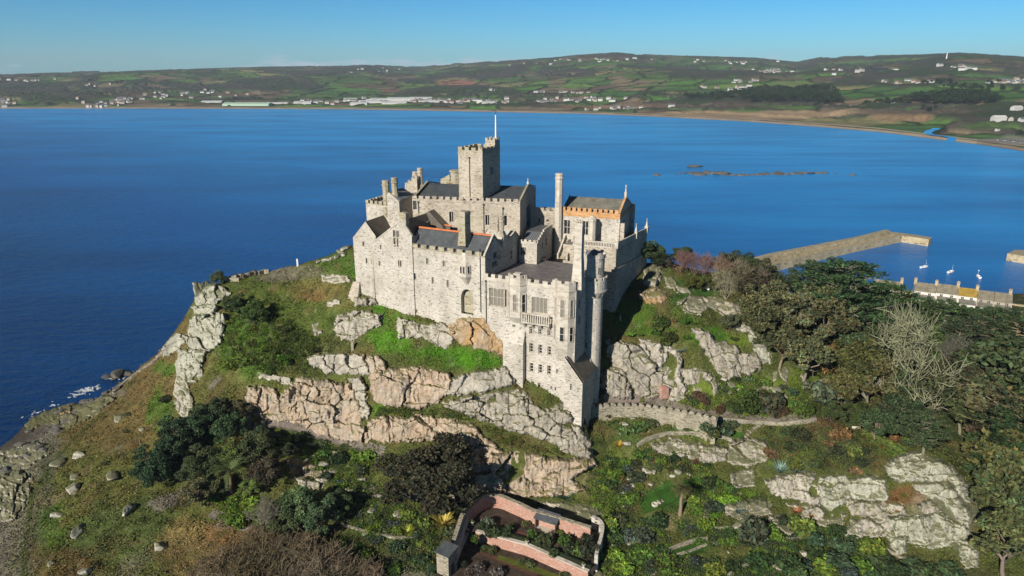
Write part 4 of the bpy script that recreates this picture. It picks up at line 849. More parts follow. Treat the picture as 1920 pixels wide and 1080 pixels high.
for k in range(n):
    a0 = kL+(0-kL)*k/n; mb.box(K, a0+.05, a0+(-kL)/n*.7, -.08, .5, zp+.0, zp+1.05)
mb.box(K, kL, 0, .02, .45, zp, zp+.3)
cpart(mb, 'parapet', [M_CHURCH], church)
for a in (kL, -.45):
    mb = MB()
    for d0, d1 in ((-.05, Kd/2), (Kd+.05, Kd/2)):
        mb.loft([[K.w(a, d0, zp+.25), K.w(a+.5, d0, zp+.25), K.w(a+.5, d0, zp+.6), K.w(a, d0, zp+.6)], [K.w(a, d1, zk+.3), K.w(a+.5, d1, zk+.3), K.w(a+.5, d1, zk+.65), K.w(a, d1, zk+.65)]])
    cpart(mb, 'coping', [M_LICH], church)
pinnacle(K, -.2, Kd/2, .22, zk+.3, zk+2.2, church)
for px, yt in ((786, 315), (777, 322)):
    a, z = K.pix(px, yt, Kd/2+1); octchimney(K, a, Kd/2+1.5, .75, zp, z, church, M_CHURCH)
downpipe(K, 907, 385, 437, church); downpipe(K, 943, 392, 437, church); downpipe(K, 784.5, 380, 400, church)
# tower
Tw = Fr((905, 330), 180.5, 26); t0 = Tw.pix(860, 330)[0]; tz = Tw.pix(882, 286)[1]; tdp = Tw.right(0).pix(937.5, 300)[0]
mb = MB(); mb.block(Tw, t0, 0, tdp, 52, tz, (), [], 0, 1); mb.box(Tw, t0-.1, .1, -.1, tdp+.1, tz-.35, tz-.05)
tower = cpart(mb, 'church_tower', [M_CHURCH, M_LEAD], label='square granite church tower with a corner turret')
mb = MB(); f4 = [(Tw, t0, 0), (Tw.right(0), .5, tdp-.01), (Fr(o=Tw.o+Tw.n*tdp, u=-Tw.u), .5, -t0), (Tw.left(t0, tdp), .5, tdp-.5)]
for f_, a0, a1 in f4: mb.crenel(f_, a0, a1, tz, .55, .75, 1.5, .75, .45)
cpart(mb, 'parapet', [M_LICH], tower)
mb = MB(); mb.box(Tw, -2.9, -.02, tdp-2.9, tdp-.02, tz, Tw.pix(925, 262, tdp-1.5)[1])
zt3 = Tw.pix(925, 262, tdp-1.5)[1]
for f_ in (Tw.sub(0, tdp-2.9), Tw.sub(0, tdp-.5)): mb.crenel(f_, -2.9, 0, zt3, .02, .6, .7, .4, .45)
cpart(mb, 'turret', [M_CHURCH], tower)
mb = MB(); fx = Tw.sub(-1.4, 2.2)
mb.loft([[fx.w(-1.1, -1, tz+.3), fx.w(1.1, -1, tz+.3), fx.w(1.1, 1, tz+.3), fx.w(-1.1, 1, tz+.3)], [fx.w(-.1, -.1, tz+1.8), fx.w(.1, -.1, tz+1.8), fx.w(.1, .1, tz+1.8), fx.w(-.1, .1, tz+1.8)]]); cpart(mb, 'roof', [M_BROWNSLATE], tower)
downpipe(Tw, 880.5, 297, 368, tower)
window(Tw.right(0), Tw.right(0).hole(922, 320, 6, 16), tower, 2, 0, True, dep=-.02, proud=.1)
pa, pz = Tw.pix(929.5, 258, tdp-1.5); ptop = Tw.pix(928.5, 215, tdp-1.5)[1]
pole = link('flagpole', None, None, Tw.w(pa, tdp-1.5, zt3)); tag(pole, 'white flagpole standing on the church tower turret', 'flagpole')
mb = MB(); mb.loft([mb.ring(Tw, pa, tdp-1.5, .24, zt3, 10), mb.ring(Tw, pa, tdp-1.5, .13, ptop, 10)]); mb.build('mast', [M_WHITE], pole, pole)
mb = MB(); mb.loft([mb.ring(Tw, pa, tdp-1.5, .13, ptop+.003, 8), mb.ring(Tw, pa, tdp-1.5, .04, ptop+.9, 8)]); mb.box(Tw, pa-1.1, pa+.3, tdp-1.56, tdp-1.44, ptop+.9, ptop+1.1); mb.build('wind_vane', [M_IRON], pole, pole)
# walls behind the tower on its west side
Bk = Fr((850, 345), 200, 18); b0 = Bk.pix(826, 340)[0]; b1 = Bk.pix(843, 340)[0]
mb = MB(); mb.poly([Bk.w(b0, 0, 58), Bk.w(b1, 0, 58), Bk.w(b1, 0, Bk.pix(843, 327)[1]), Bk.w(b0, 0, Bk.pix(826, 336)[1])]); mb.box(Bk, b0, b1+.3, .1, 5, 58, Bk.pix(826, 337)[1])
mb.loft([mb.ring(Bk, Bk.pix(852, 330)[0], 1.2, 1.6, 58, 12), mb.ring(Bk, Bk.pix(852, 330)[0], 1.2, 1.6, Bk.pix(850, 324)[1], 12), mb.ring(Bk, Bk.pix(852, 330)[0], 1.2, 1.9, Bk.pix(850, 323)[1], 12), mb.ring(Bk, Bk.pix(852, 330)[0], 1.2, 1.9, Bk.pix(850, 320)[1], 12)])
cpart(mb, 'rear_tower', [M_LICH], label='rear wall and round turret behind the church')
# ---- west tower with twin chimneys
Y0 = (K.o+K.u*K.pix(735, 400)[0])[1]-2
F = Fr((750, 400), Y0, 22); f0, f1, f2 = F.pix(687, 400)[0], F.pix(728, 400)[0], F.pix(750, 400)[0]; zf = F.pix(700, 384)[1]; zg = F.pix(735, 361)[1]; zg2 = F.pix(750, 377)[1]
mb = MB(); mb.block(F, f0, f1, 9, 45, zf); mb.block(F.sub(0, -.2), f1, f2, 8, 45, zg2)
G = F.sub(0, -.2); mb.poly([G.w(f1, 0, zg2), G.w(f2, 0, zg2), G.w(f2-(f2-f1)*.8, 0, zg), G.w(f1, 0, zg-.4)])
mb.poly([G.w(f1, 0, zg2), G.w(f1, 0, zg-.4), G.w(f1, 8, zg-.4), G.w(f1, 8, zg2)])
wt_ = cpart(mb, 'west_tower', [M_WALL], label='west tower with a crenellated wall and twin chimneys')
mb = MB(); mb.crenel(F, f0, F.pix(716, 384)[0], zf, .3, .8, 1.0, .6); mb.crenel(F.left(f0, 9), 0, 9, zf, .3, .8, 1.0, .6); cpart(mb, 'parapet', [M_LICH], wt_)
mb = MB(); A = [G.w(f1+.2, .1, zg-.1), G.w(f2+.3, .1, zg2+.1), G.w(f2+.3, 8, zg2+.1), G.w(f1+.2, 8, zg-.1)]; mb.loft([A, [(x, y, z+.18) for x, y, z in A]]); cpart(mb, 'roof', [M_LEAD], wt_)
octchimney(F, F.pix(721, 370)[0], .9, .95, zf-3, F.pix(721, 338, .9)[1], wt_, M_LICH); octchimney(F, F.pix(736, 360)[0], 1.2, .85, zg-2, F.pix(736, 333, 1)[1], wt_, M_LICH)
# lead roofed link and the little crenellated gable behind it
H = Fr((783, 365), Y0+9, 16); a0, a1 = H.pix(742, 370)[0], H.pix(786, 365)[0]
mb = MB(); z0, z1 = H.pix(760, 374)[1], H.pix(780, 356, 6)[1]
A = [H.w(a0, 0, z0-.5), H.w(a1, 0, z0+.4), H.w(a1+1.5, 7, z1+.6), H.w(a0+1, 7, z1-.3)]; mb.loft([A, [(x, y, z+.2) for x, y, z in A]]); mb.box(H, a0, a1, .4, 6.5, 46, z0-1.2, 1)
for k in range(9):
    t = k/8; p = np.array(A[0])*(1-t)+np.array(A[1])*t; q = np.array(A[3])*(1-t)+np.array(A[2])*t; dv = np.array([.06, 0, 0])
    mb.loft([[p-dv+[0, 0, .2], p+dv+[0, 0, .2], p+dv+[0, 0, .32], p-dv+[0, 0, .32]], [q-dv+[0, 0, .2], q+dv+[0, 0, .2], q+dv+[0, 0, .32], q-dv+[0, 0, .32]]])
cpart(mb, 'link_roof', [M_LEAD, M_CHURCH], label='lead sheet roof between west tower and church')
J = Fr((770, 345), Y0+14, 16); a0, a1 = J.pix(762, 350)[0], J.pix(782, 345)[0]; za, zb = J.pix(763, 343)[1], J.pix(780, 330)[1]
mb = MB(); jr = J.sub(a0, 0)
for k in range(6):
    t0_, t1_ = k/6, (k+1)/6; mb.box(J, a0+(a1-a0)*t0_, a0+(a1-a0)*t1_-.0, .0, .7, 52, za+(zb-za)*t0_+(.5 if k % 2 else 0))
mb.box(J, a0-.4, a0, -.1, 6, 52, za)
cpart(mb, 'crenellated_gable', [M_CHURCH], label='small crenellated gable wall rising to the church chimneys')
# roofs in the court between church and south range
Cn = Fr((795, 425), (S.o+S.u*S.pix(800, 430)[0])[1]+13, 20); a0, am, a1 = Cn.pix(760, 420)[0], Cn.pix(804, 400)[0], Cn.pix(830, 416)[0]; ze2, zr2 = Cn.pix(800, 426)[1], Cn.pix(804, 396)[1]
mb = MB(); mb.poly([Cn.w(a0, 0, ze2-2), Cn.w(a1, 0, ze2-2), Cn.w(a1, 0, ze2+.5), Cn.w(am, 0, zr2), Cn.w(a0, 0, ze2-.2)], 1); mb.box(Cn, a0, a1, .1, 3, 46, ze2-2.01, 1); gable_roof(mb, Cn, a0, a1, 0.05, 5, ze2, zr2, .3, along='n', dm=am)
court = cpart(mb, 'court_roof', [M_BROWNSLATE, M_BROWNSLATE], label='brown hipped roof in the court behind the south range')
mb = MB(); g = S.sub(0, 13); p, q = S.pix(796, 417, 13)[0], S.pix(846, 424, 13)[0]; zz = S.pix(820, 421, 13)[1]
gable_roof(mb, g, p, q, -3, 3, zz-2.4, zz, 0.1); mb.loft([[g.w(a, -.25, zz), g.w(a, .25, zz), g.w(a, .1, zz+.3), g.w(a, -.1, zz+.3)] for a in (p, q)], 1); mb.box(g, p+.2, q-.2, -2.6, 2.6, 44, zz-2.3, 2)
cpart(mb, 'rear_range_roof', [M_BROWNSLATE, M_RIDGE, M_WALL], label='rear range roof with an orange ridge')
mb = MB(); g = S.sub(0, 9.5); a = S.pix(796, 424, 9.5)[0]; mb.box(g, a-.9, a+.9, 0, 1.2, 50, S.pix(796, 415, 9.5)[1]); cpart(mb, 'chimney', [M_LICH], court)
# chimneys and gablets in the dark valley east of the south range
Vy = S.sub(0, Sd+.02); dE = sr.pix(972, 470)[0]-Sd; zz = sr.pix(955, 447)[1]
mb = MB(); mb.block(Vy, -5, 0, dE, 44, zz, (), [])
for px in (946, 967):
    d_ = sr.pix(px, 445)[0]-Sd; zt_ = sr.pix(px, 433)[1]; h_ = min(2.2, dE-d_)
    mb.loft([[Vy.w(a_, d_-2.2, zz), Vy.w(a_, d_+h_, zz), Vy.w(a_, d_, zt_)] for a_ in (-5, 0)])
valley = cpart(mb, 'east_gables', [M_WALL], label='shaded twin gables above the roof terrace')
for px in (936, 957):
    h_ = Vy.right(0).hole(px, 478, 6, 18); window(Vy.right(0), h_, valley, 2, 1, dep=-.02, proud=.08)
octchimney(Vy, Vy.pix(938.5, 430)[0], .5, .55, zz, Vy.pix(939, 407)[1], valley, M_CHURCH, base=1.5); octchimney(Vy, Vy.pix(929.5, 430)[0], .8, .4, zz, Vy.pix(929, 412)[1], valley, M_CHURCH, base=1.5)

# ---- terrace buildings and the lady chapel
zter = vT
yb = atz(988, 494, zter)[1]
B = Fr((990, 493), yb, 21); a0, a1 = B.pix(974, 480)[0], B.pix(1006.5, 480)[0]; zb1 = B.pix(990, 455)[1]; hb = [B.hole(980.5, 471, 11, 15)]
bd = 13.0; br = B.right(a1); rh = [br.hole(1024, 446, 4, 12), br.hole(1016, 452, 3, 12)]
mb = MB(); mb.block(B, a0, a1, bd, zter-1, zb1, hb); zbk = B.pix(1030, 424, bd)[1]
mb.poly([B.w(a1, 1.2, zb1), B.w(a1, bd, zb1), B.w(a1, bd, zbk), B.w(a1, 5.5, zbk-.2)]); mb.poly([B.w(a0, bd, zb1), B.w(a0, 1.2, zb1), B.w(a0, 5.5, zbk-.2), B.w(a0, bd, zbk)])
pav = cpart(mb, 'terrace_house', [M_WALL], label='small terrace house under a ribbed lead roof'); window(B, hb[0], pav, 3, 1)
window(br, (4, 4.8, zb1-2.6, zb1-.6), pav, dep=-.02, proud=.08); window(br, (7.2, 8, zb1-2.2, zb1-.2), pav, dep=-.02, proud=.08)
mb = MB()
def ribbed(mb, P, nr, th=.18):
    A = [np.array(p) for p in P]; mb.loft([[tuple(p) for p in A], [tuple(p+[0, 0, th]) for p in A]])
    for k in range(nr+1):
        t = k/nr; p = A[0]*(1-t)+A[1]*t; q = A[3]*(1-t)+A[2]*t; d = (A[1]-A[0]); d = d/np.linalg.norm(d)*.09; u = np.array([0, 0, .16])
        mb.loft([[p-d+[0, 0, th], p+d+[0, 0, th], p+d+u+[0, 0, th], p-d+u+[0, 0, th]], [q-d+[0, 0, th], q+d+[0, 0, th], q+d+u+[0, 0, th], q-d+u+[0, 0, th]]])
ribbed(mb, [B.w(a0+.3, .8, zb1), B.w(a1-.3, .8, zb1), B.w(a1-.3, 5.5, zbk-.3), B.w(a0+.3, 5.5, zbk-.3)], 7); ribbed(mb, [B.w(a0+.3, 5.52, zbk-.32), B.w(a1-.3, 5.52, zbk-.32), B.w(a1-.3, bd, zbk-.1), B.w(a0+.3, bd, zbk-.1)], 7)
cpart(mb, 'roof', [M_LEAD], pav, 'ribbed lead roof')
mb = MB()
for k in range(10):
    t = k/10; d0 = .4+t*(bd-.6); zz = zb1+min(1, max(0, (d0-.8)/4.7))*(zbk-zb1)
    mb.box(B, a1-.3, a1+.12, d0, d0+.95, zz-.1, zz+.75)
mb.crenel(B, a0, a1-.3, zb1, .25, .45, .8, .5, .4); cpart(mb, 'parapet', [M_ASH], pav)
# crenellated passage wall behind it
E = Fr((1040, 405), yb+13, 20); e0, e1 = E.pix(1003, 410)[0], E.pix(1041, 405)[0]; zz = E.pix(1020, 396)[1]; he = [E.hole(1027, 414, 5, 6), E.hole(1011, 413, 4, 9)]
mb = MB(); mb.block(E, e0, e1, 6, 48, zz, he); pw = cpart(mb, 'passage_block', [M_CHURCH], label='small crenellated block between church and lady chapel'); windows(E, he, pw)
mb = MB(); mb.crenel(E, e0, e1, zz, .2, .8, 1.1, .7); cpart(mb, 'parapet', [M_CHURCH], pw)
# lady chapel
Lf = Fr((1162, 420), 180, 20); c0 = Lf.pix(1053, 420)[0]; zc1 = Lf.pix(1110, 398)[1]; lr = Lf.right(0); Ld = max(6.0, lr.pix(1181, 420)[0]); zpl = Lf.pix(1110, 458)[1]; zcr = Lf.pix(1110, 370, Ld/2)[1]
h2 = [Lf.hole(1063, 426, 12, 27), Lf.hole(1097.5, 428, 13, 27)]
zor = Lf.pix(1110, 408)[1]
mb = MB(); mb.block(Lf, c0, 0, Ld, 46, zor, h2, [lr.hole(1169, 425, 5, 24)]); mb.block(Lf.sub(0, -.06), c0, 0, Ld+.06, zor+.003, zc1, m=1); mb.poly([Lf.w(0, 0, zc1), Lf.w(0, Ld, zc1), Lf.w(0, Ld/2, zcr+.3)]); mb.poly([Lf.w(c0, Ld, zc1), Lf.w(c0, 0, zc1), Lf.w(c0, Ld/2, zcr+.3)])
lady = cpart(mb, 'lady_chapel', [M_WALL, M_ORANGE], label='lady chapel with an orange lichened parapet'); windows(Lf, h2, lady, lights=2, arch=True, transom=1); window(lr, lr.hole(1169, 425, 5, 24), lady, 3, 1, True)
mb = MB(); gable_roof(mb, Lf, c0+.4, -.5, .6, Ld-.6, zc1+.1, zcr, 0); cpart(mb, 'roof', [M_GREYSLATE], lady, 'mossy grey slate roof')
mb = MB(); n = 11
for k in range(n):
    a = c0+(0-c0)*k/n; w_ = (-c0)/n; mb.box(Lf, a+.05, a+w_*.66, -.1, .4, zc1+.004, zc1+1.0); mb.box(Lf, a+w_*.28, a+w_*.40, -.13, -.1, zc1+.15, zc1+.8)
mb.box(Lf, c0, 0, -.14, -.063, zor+.2, zor+.45); cpart(mb, 'parapet', [M_ORANGE], lady)
mb = MB()
for d0, d1 in ((-.1, Ld/2), (Ld+.1, Ld/2)): mb.loft([[Lf.w(-.5, d0, zc1+.2), Lf.w(.1, d0, zc1+.2), Lf.w(.1, d0, zc1+.6), Lf.w(-.5, d0, zc1+.6)], [Lf.w(-.5, d1, zcr+.3), Lf.w(.1, d1, zcr+.3), Lf.w(.1, d1, zcr+.75), Lf.w(-.5, d1, zcr+.75)]])
cpart(mb, 'coping', [M_ORANGE], lady)
pinnacle(Lf, -.2, Ld/2, .3, zcr+.2, Lf.pix(1169, 346, Ld/2)[1], lady)
a = Lf.pix(1046.5, 400, -1)[0]; octchimney(Lf, a, -.6, 1.0, 50, Lf.pix(1047, 325, -.6)[1], lady, M_ASH, base=1.12)
a = Lf.pix(1110, 430, -3)[0]; mb = MB(); zt4 = Lf.pix(1110, 404, -3)[1]
mb.loft([mb.ring(Lf, a, -3, 1.05, 48, 8), mb.ring(Lf, a, -3, 1.05, zt4-1.6, 8), mb.ring(Lf, a, -3, 1.2, zt4-1.5, 8), mb.ring(Lf, a, -3, 1.2, zt4-.9, 8), mb.ring(Lf, a, -3, .35, zt4, 8)]); cpart(mb, 'stair_turret', [M_ASH], lady)
mb = MB(); a0, a1 = 0.0, 2.4; ex = Lf.right(0, 0); mb.box(ex, .4, 1.3, -1.2, -.01, 46, Lf.pix(1170, 420)[1]); cpart(mb, 'buttress', [M_CHURCH], lady); mb = MB(); mb.box(ex, Ld-1.1, Ld-.2, -1.3, -.01, 46, Lf.pix(1175, 400)[1]); cpart(mb, 'buttress', [M_CHURCH], lady)
# raised platform with balustrade, stairs and retaining wall
q0 = Lf.pix(1056, 462, -6)[0]; q1 = Lf.pix(1156, 462, -6.0)[0]
Pq = Lf.sub(0, -6.0); pE = aty(1192, 466, 185.5); eu = np.dot(pE[:2]-Pq.o, Pq.u); en = np.dot(pE[:2]-Pq.o, Pq.n)
zq = Pq.pix(1130, 464)[1]; pl = [(q0, 0), (q1, 0), (eu, en), (eu+1.6, en+8), (q0, 14)]
mb = MB(); mb.plan(Pq, pl, 30, zq, 0, 1); plat = cpart(mb, 'chapel_platform', [M_CHURCH, M_PAVE], label='tall retaining wall and platform beside the lady chapel')
mb = MB(); mb.plan(Pq, [(q1-6.5, -.45), (q1+.2, -.45), (eu+.35, en-.4), (eu+2, en+8), (q0, 13.5), (q1-6.5, 3)], 28, zq-5.5); cpart(mb, 'plinth', [M_CHURCH], plat)
mb = MB()
def balustrade(mb, f, a0, a1, z, h=1.5):
    mb.box(f, a0, a1, .02, .35, z+.003, z+.25); mb.box(f, a0, a1, -.02, .38, z+h-.25, z+h); n = max(2, int((a1-a0)/.42))
    for k in range(n):
        c = a0+(a1-a0)*(k+.5)/n; mb.box(f, c-.1, c+.1, .08, .3, z+.25, z+h-.25)
Fe = Fr(o=Pq.o+Pq.u*q1, u=Pq.u*(eu-q1)+Pq.n*en); le = math.hypot(eu-q1, en); Fs = Fr(o=Pq.o+Pq.u*eu+Pq.n*en, u=Pq.u*1.6+Pq.n*8)
balustrade(mb, Pq, q0+2.5, q1-.3, zq); balustrade(mb, Fe, .3, le-.3, zq); balustrade(mb, Fs, .3, 8, zq); cpart(mb, 'balustrade', [M_ASH], plat)
for f_, a in ((Pq, q1), (Fe, le), (Fs, 8.1)): pinnacle(f_, a, .15, .42, zq+.003, zq+4.2, plat)
nst = 14; st0 = atz(1048, 485, zter); sf = Fr(o=st0[:2], u=Pq.u); run = 6.5; 
mb = MB()
for k in range(nst): mb.box(sf, 0, 2.0, run*k/nst, run, zter+(zq-zter)*k/nst+.003, zter+(zq-zter)*(k+1)/nst)
stairs = cpart(mb, 'staircase', [M_LICH], label='stone flight rising from the terrace to the platform')
for a in (-.45, 2.02):
    mb = MB(); mb.loft([[sf.w(a, d_, z_), sf.w(a+.42, d_, z_), sf.w(a+.42, d_, z_+h_), sf.w(a, d_, z_+h_)] for d_, z_, h_ in ((-.4, zter+.003, 1.5), (.3, zter+.003, 1.6), (run, zter+.003, zq-zter+1.3))]); cpart(mb, 'parapet', [M_ASH], stairs)
# bench and table on the terrace, in the shade
mb = MB(); bp = atz(1017, 488, zter); bf = Fr(o=bp[:2], u=Pq.u)
bench = link('terrace_table', None, None, bf.w(0, 0, zter)); tag(bench, 'dark wooden table set on the flat castle terrace by the house', 'table')
mb.box(bf, -1.1, 1.1, -.5, .5, zter+.72, zter+.8); mb.build('table_top', [M_WOOD], bench, bench)
for a in (-.95, .95):
    mb = MB(); mb.box(bf, a-.06, a+.06, -.4, .4, zter, zter+.717); mb.build('leg', [M_WOOD], bench, bench)
# ------------------------------------------------------------------ granite crags and boulders
def crag_material():
    m, nt, b, L = mat('granite_crag', 0.9, 0.15)
    at = nn(nt, 'ShaderNodeAttribute', attribute_name='col'); g = nn(nt, 'ShaderNodeNewGeometry')
    n1 = noise(nt, L, g.outputs['Position'], .7, 7, .68); n2 = noise(nt, L, g.outputs['Position'], 1.0, 5, .6, (1.6, 1.6, .16)); n3 = noise(nt, L, g.outputs['Position'], 5.0, 4, .7)
    r1 = ramp(nt, [(.28, (.50, .47, .43)), (.46, (.95, .94, .92)), (.7, (1.25, 1.23, 1.2))]); L(n1, r1.inputs[0])
    c = mixc(nt, L, 1.0, at.outputs['Color'], r1.outputs[0], 'MULTIPLY')
    r2 = ramp(nt, [(.50, (0, 0, 0)), (.70, (1, 1, 1))]); L(n2, r2.inputs[0]); c = mixc(nt, L, r2.outputs[0], c, mixc(nt, L, .55, c, (.52, .50, .46)))
    r2b = ramp(nt, [(.28, (.75, .75, .75)), (.42, (0, 0, 0))]); L(n2, r2b.inputs[0]); c = mixc(nt, L, r2b.outputs[0], c, mixc(nt, L, .6, c, (.10, .085, .07)))
    r3 = ramp(nt, [(.32, (.55, .53, .5)), (.5, (1, 1, 1)), (.75, (1.15, 1.15, 1.15))]); L(n3, r3.inputs[0]); c = mixc(nt, L, 1.0, c, r3.outputs[0], 'MULTIPLY')
    # moss and turf where the stone lies flat enough to hold soil
    sx = nn(nt, 'ShaderNodeSeparateXYZ'); L(g.outputs['Normal'], sx.inputs[0])
    ms = nn(nt, 'ShaderNodeMath', operation='MULTIPLY_ADD'); L(n1, ms.inputs[0]); ms.inputs[1].default_value = 1.1; L(sx.outputs['Z'], ms.inputs[2])
    rm = ramp(nt, [(1.20/2, (0, 0, 0)), (1.36/2, (1, 1, 1))]); hf = nn(nt, 'ShaderNodeMath', operation='MULTIPLY'); L(ms.outputs[0], hf.inputs[0]); hf.inputs[1].default_value = .5; L(hf.outputs[0], rm.inputs[0])
    ml = nn(nt, 'ShaderNodeMath', operation='MULTIPLY'); L(rm.outputs[0], ml.inputs[0]); ml.inputs[1].default_value = .72
    c = mixc(nt, L, ml.outputs[0], c, (.085, .095, .025)); L(c, b.inputs['Base Color']); 
    ad = nn(nt, 'ShaderNodeMath', operation='MULTIPLY_ADD'); L(n3, ad.inputs[0]); ad.inputs[1].default_value = .35; L(n1, ad.inputs[2]); bump(nt, L, b, ad.outputs[0], .55, .35)
    return m
M_CRAG = crag_material()
TONES = {'grey': ((.36, .33, .275), (.30, .275, .225)), 'pink': ((.42, .315, .225), (.36, .305, .24)), 'white': ((.43, .40, .34), (.35, .325, .275)), 'gold': ((.40, .25, .11), (.34, .27, .19)), 'green': ((.40, .405, .33), (.31, .31, .25)), 'shore': ((.24, .21, .155), (.15, .125, .09))}
MASKP = []
def crag(label, poly, thick=2.2, cell=(2.6, 3.4), tone='grey', slant=0.0, up=.45, cat='rock outcrop', name='rock_outcrop', step=1.25):
    poly = np.array(poly, float); poly = poly.mean(0)+(poly-poly.mean(0))*1.10; x0, y0 = poly.min(0)-4; x1, y1 = poly.max(0)+4; MASKP.append(poly)
    X, Y = np.meshgrid(np.arange(x0, x1, step), np.arange(y0, y1, step)); seed = int(x0*7+y0*13) % 9973
    w = np.stack([X, Y], -1); wx = X+(fbm(w/9.0, 4, seed, .6)-.5)*15; wy = Y+(fbm(w/9.0, 4, seed+5, .6)-.5)*12
    ins = inpoly(wx, wy, poly); d = polydist(wx, wy, poly)*np.where(ins, 1, -1)
    P0 = hit(X.ravel(), Y.ravel()).reshape(X.shape+(3,)); mpp = np.median(np.linalg.norm(P0-np.array([0, 0, CAMH]), axis=-1))/FPX
    e = d*mpp; a = X*mpp; bb = Y*mpp*1.15
    q = np.stack([a+slant*bb, bb-slant*.4*a], -1)+(np.stack([fbm(np.stack([a, bb], -1)/2.2, 3, seed+1), fbm(np.stack([a, bb], -1)/2.2, 3, seed+2)], -1)-.5)*1.5
    cl = np.array(cell)*2.05
    f1, f2, h, vx, vy = cells(q/cl, seed); g1, g2, k, ux, uy = cells(q/cl*2.3+5, seed+3)
    jm = np.clip((fbm(np.stack([a, bb], -1)/2.6, 3, seed+21)-.34)/.2, 0, 1); jm2 = np.clip((fbm(np.stack([a, bb], -1)/1.7, 3, seed+22)-.44)/.12, 0, 1)
    cr1 = 1-(1-np.clip((f2-f1)/.05, 0, 1))*jm; cr2 = 1-(1-np.clip((g2-g1)/.055, 0, 1))*jm2
    tx = ((h*17.7) % 1-.5)*.8; ty = ((h*31.3) % 1-.62)*.9
    # fine near-vertical joints: narrow ribs stepping in and out
    ra = (a+.25*bb*slant+(fbm(np.stack([a, bb*.35], -1)/1.6, 3, seed+31)-.5)*1.6)/.85; rib = _h(np.floor(ra).astype(np.int64), np.floor(bb/2.6+_h(np.floor(ra).astype(np.int64), 0*np.floor(ra).astype(np.int64), 0, seed)).astype(np.int64), 0, seed+32); rm_ = np.clip((fbm(np.stack([a, bb], -1)/4.0, 3, seed+33)-.42)/.1, 0, 1)
    rel = .26+.80*h+vx*tx*1.15+vy*ty*1.2+(k-.5)*.34*jm2+(rib-.5)*.30*rm_+(fbm(np.stack([a, bb*.7], -1)/2.4, 4, seed+7)-.5)*.5
    rel = np.where((h > .93) & (cell[0] < 3), rel-1.1, rel)
    ytop = np.where(ins, Y, 1e9).min(0); ybot = np.where(ins, Y, -1e9).max(0); hh = np.maximum(ybot-ytop, 1.0); v = np.clip((Y-ytop)/hh, 0, 1)
    rel = rel*(1.28-.62*v)
    prof = np.clip(e/(.30*thick), 0, 1)**.5
    off = thick*prof*rel-.62*thick*(1-cr1)**1.2-(1-cr2)*.13*thick
    off = np.where(e > 0, off, np.maximum(e*1.4, -1.6)-.15)
    dc = P0-np.array([0, 0, CAMH]); hn = -dc[..., :2]/np.linalg.norm(dc[..., :2], axis=-1)[..., None]
    N = np.concatenate([hn, np.full(X.shape+(1,), up)], -1); N /= np.linalg.norm(N, axis=-1)[..., None]
    P = P0+N*off[..., None]
    c1, c2 = np.array(TONES[tone][0]), np.array(TONES[tone][1])
    mixw = np.clip((fbm(np.stack([a, bb], -1)/3.0, 3, seed+11)-.38)/.24, 0, 1)*.6+.4*((h*5.1) % 1)
    col = c1*mixw[..., None]+c2*(1-mixw[..., None]); col = col*(.90+.2*k)[..., None]
    col = col*(1-.4*(1-cr1)**2)[..., None]*(1-.2*(1-cr2))[..., None]*.98
    keep = d > -2.6
    nY, nX = X.shape; ii = np.arange(nY*nX).reshape(nY, nX)
    F = np.stack([ii[:-1, :-1], ii[1:, :-1], ii[1:, 1:], ii[:-1, 1:]], -1).reshape(-1, 4); kk = keep.ravel(); F = F[kk[F].all(1)]
    used = np.unique(F); rm = np.full(nY*nX, -1); rm[used] = np.arange(len(used)); P = P.reshape(-1, 3)[used]; F = rm[F]
    base = P.mean(0)
    o = link(name, make_mesh(name, P-base, F, [M_CRAG], col=col.reshape(-1, 3)[used]), None, base)
    tag(o, label, cat, 'granite crags of the island'); return o
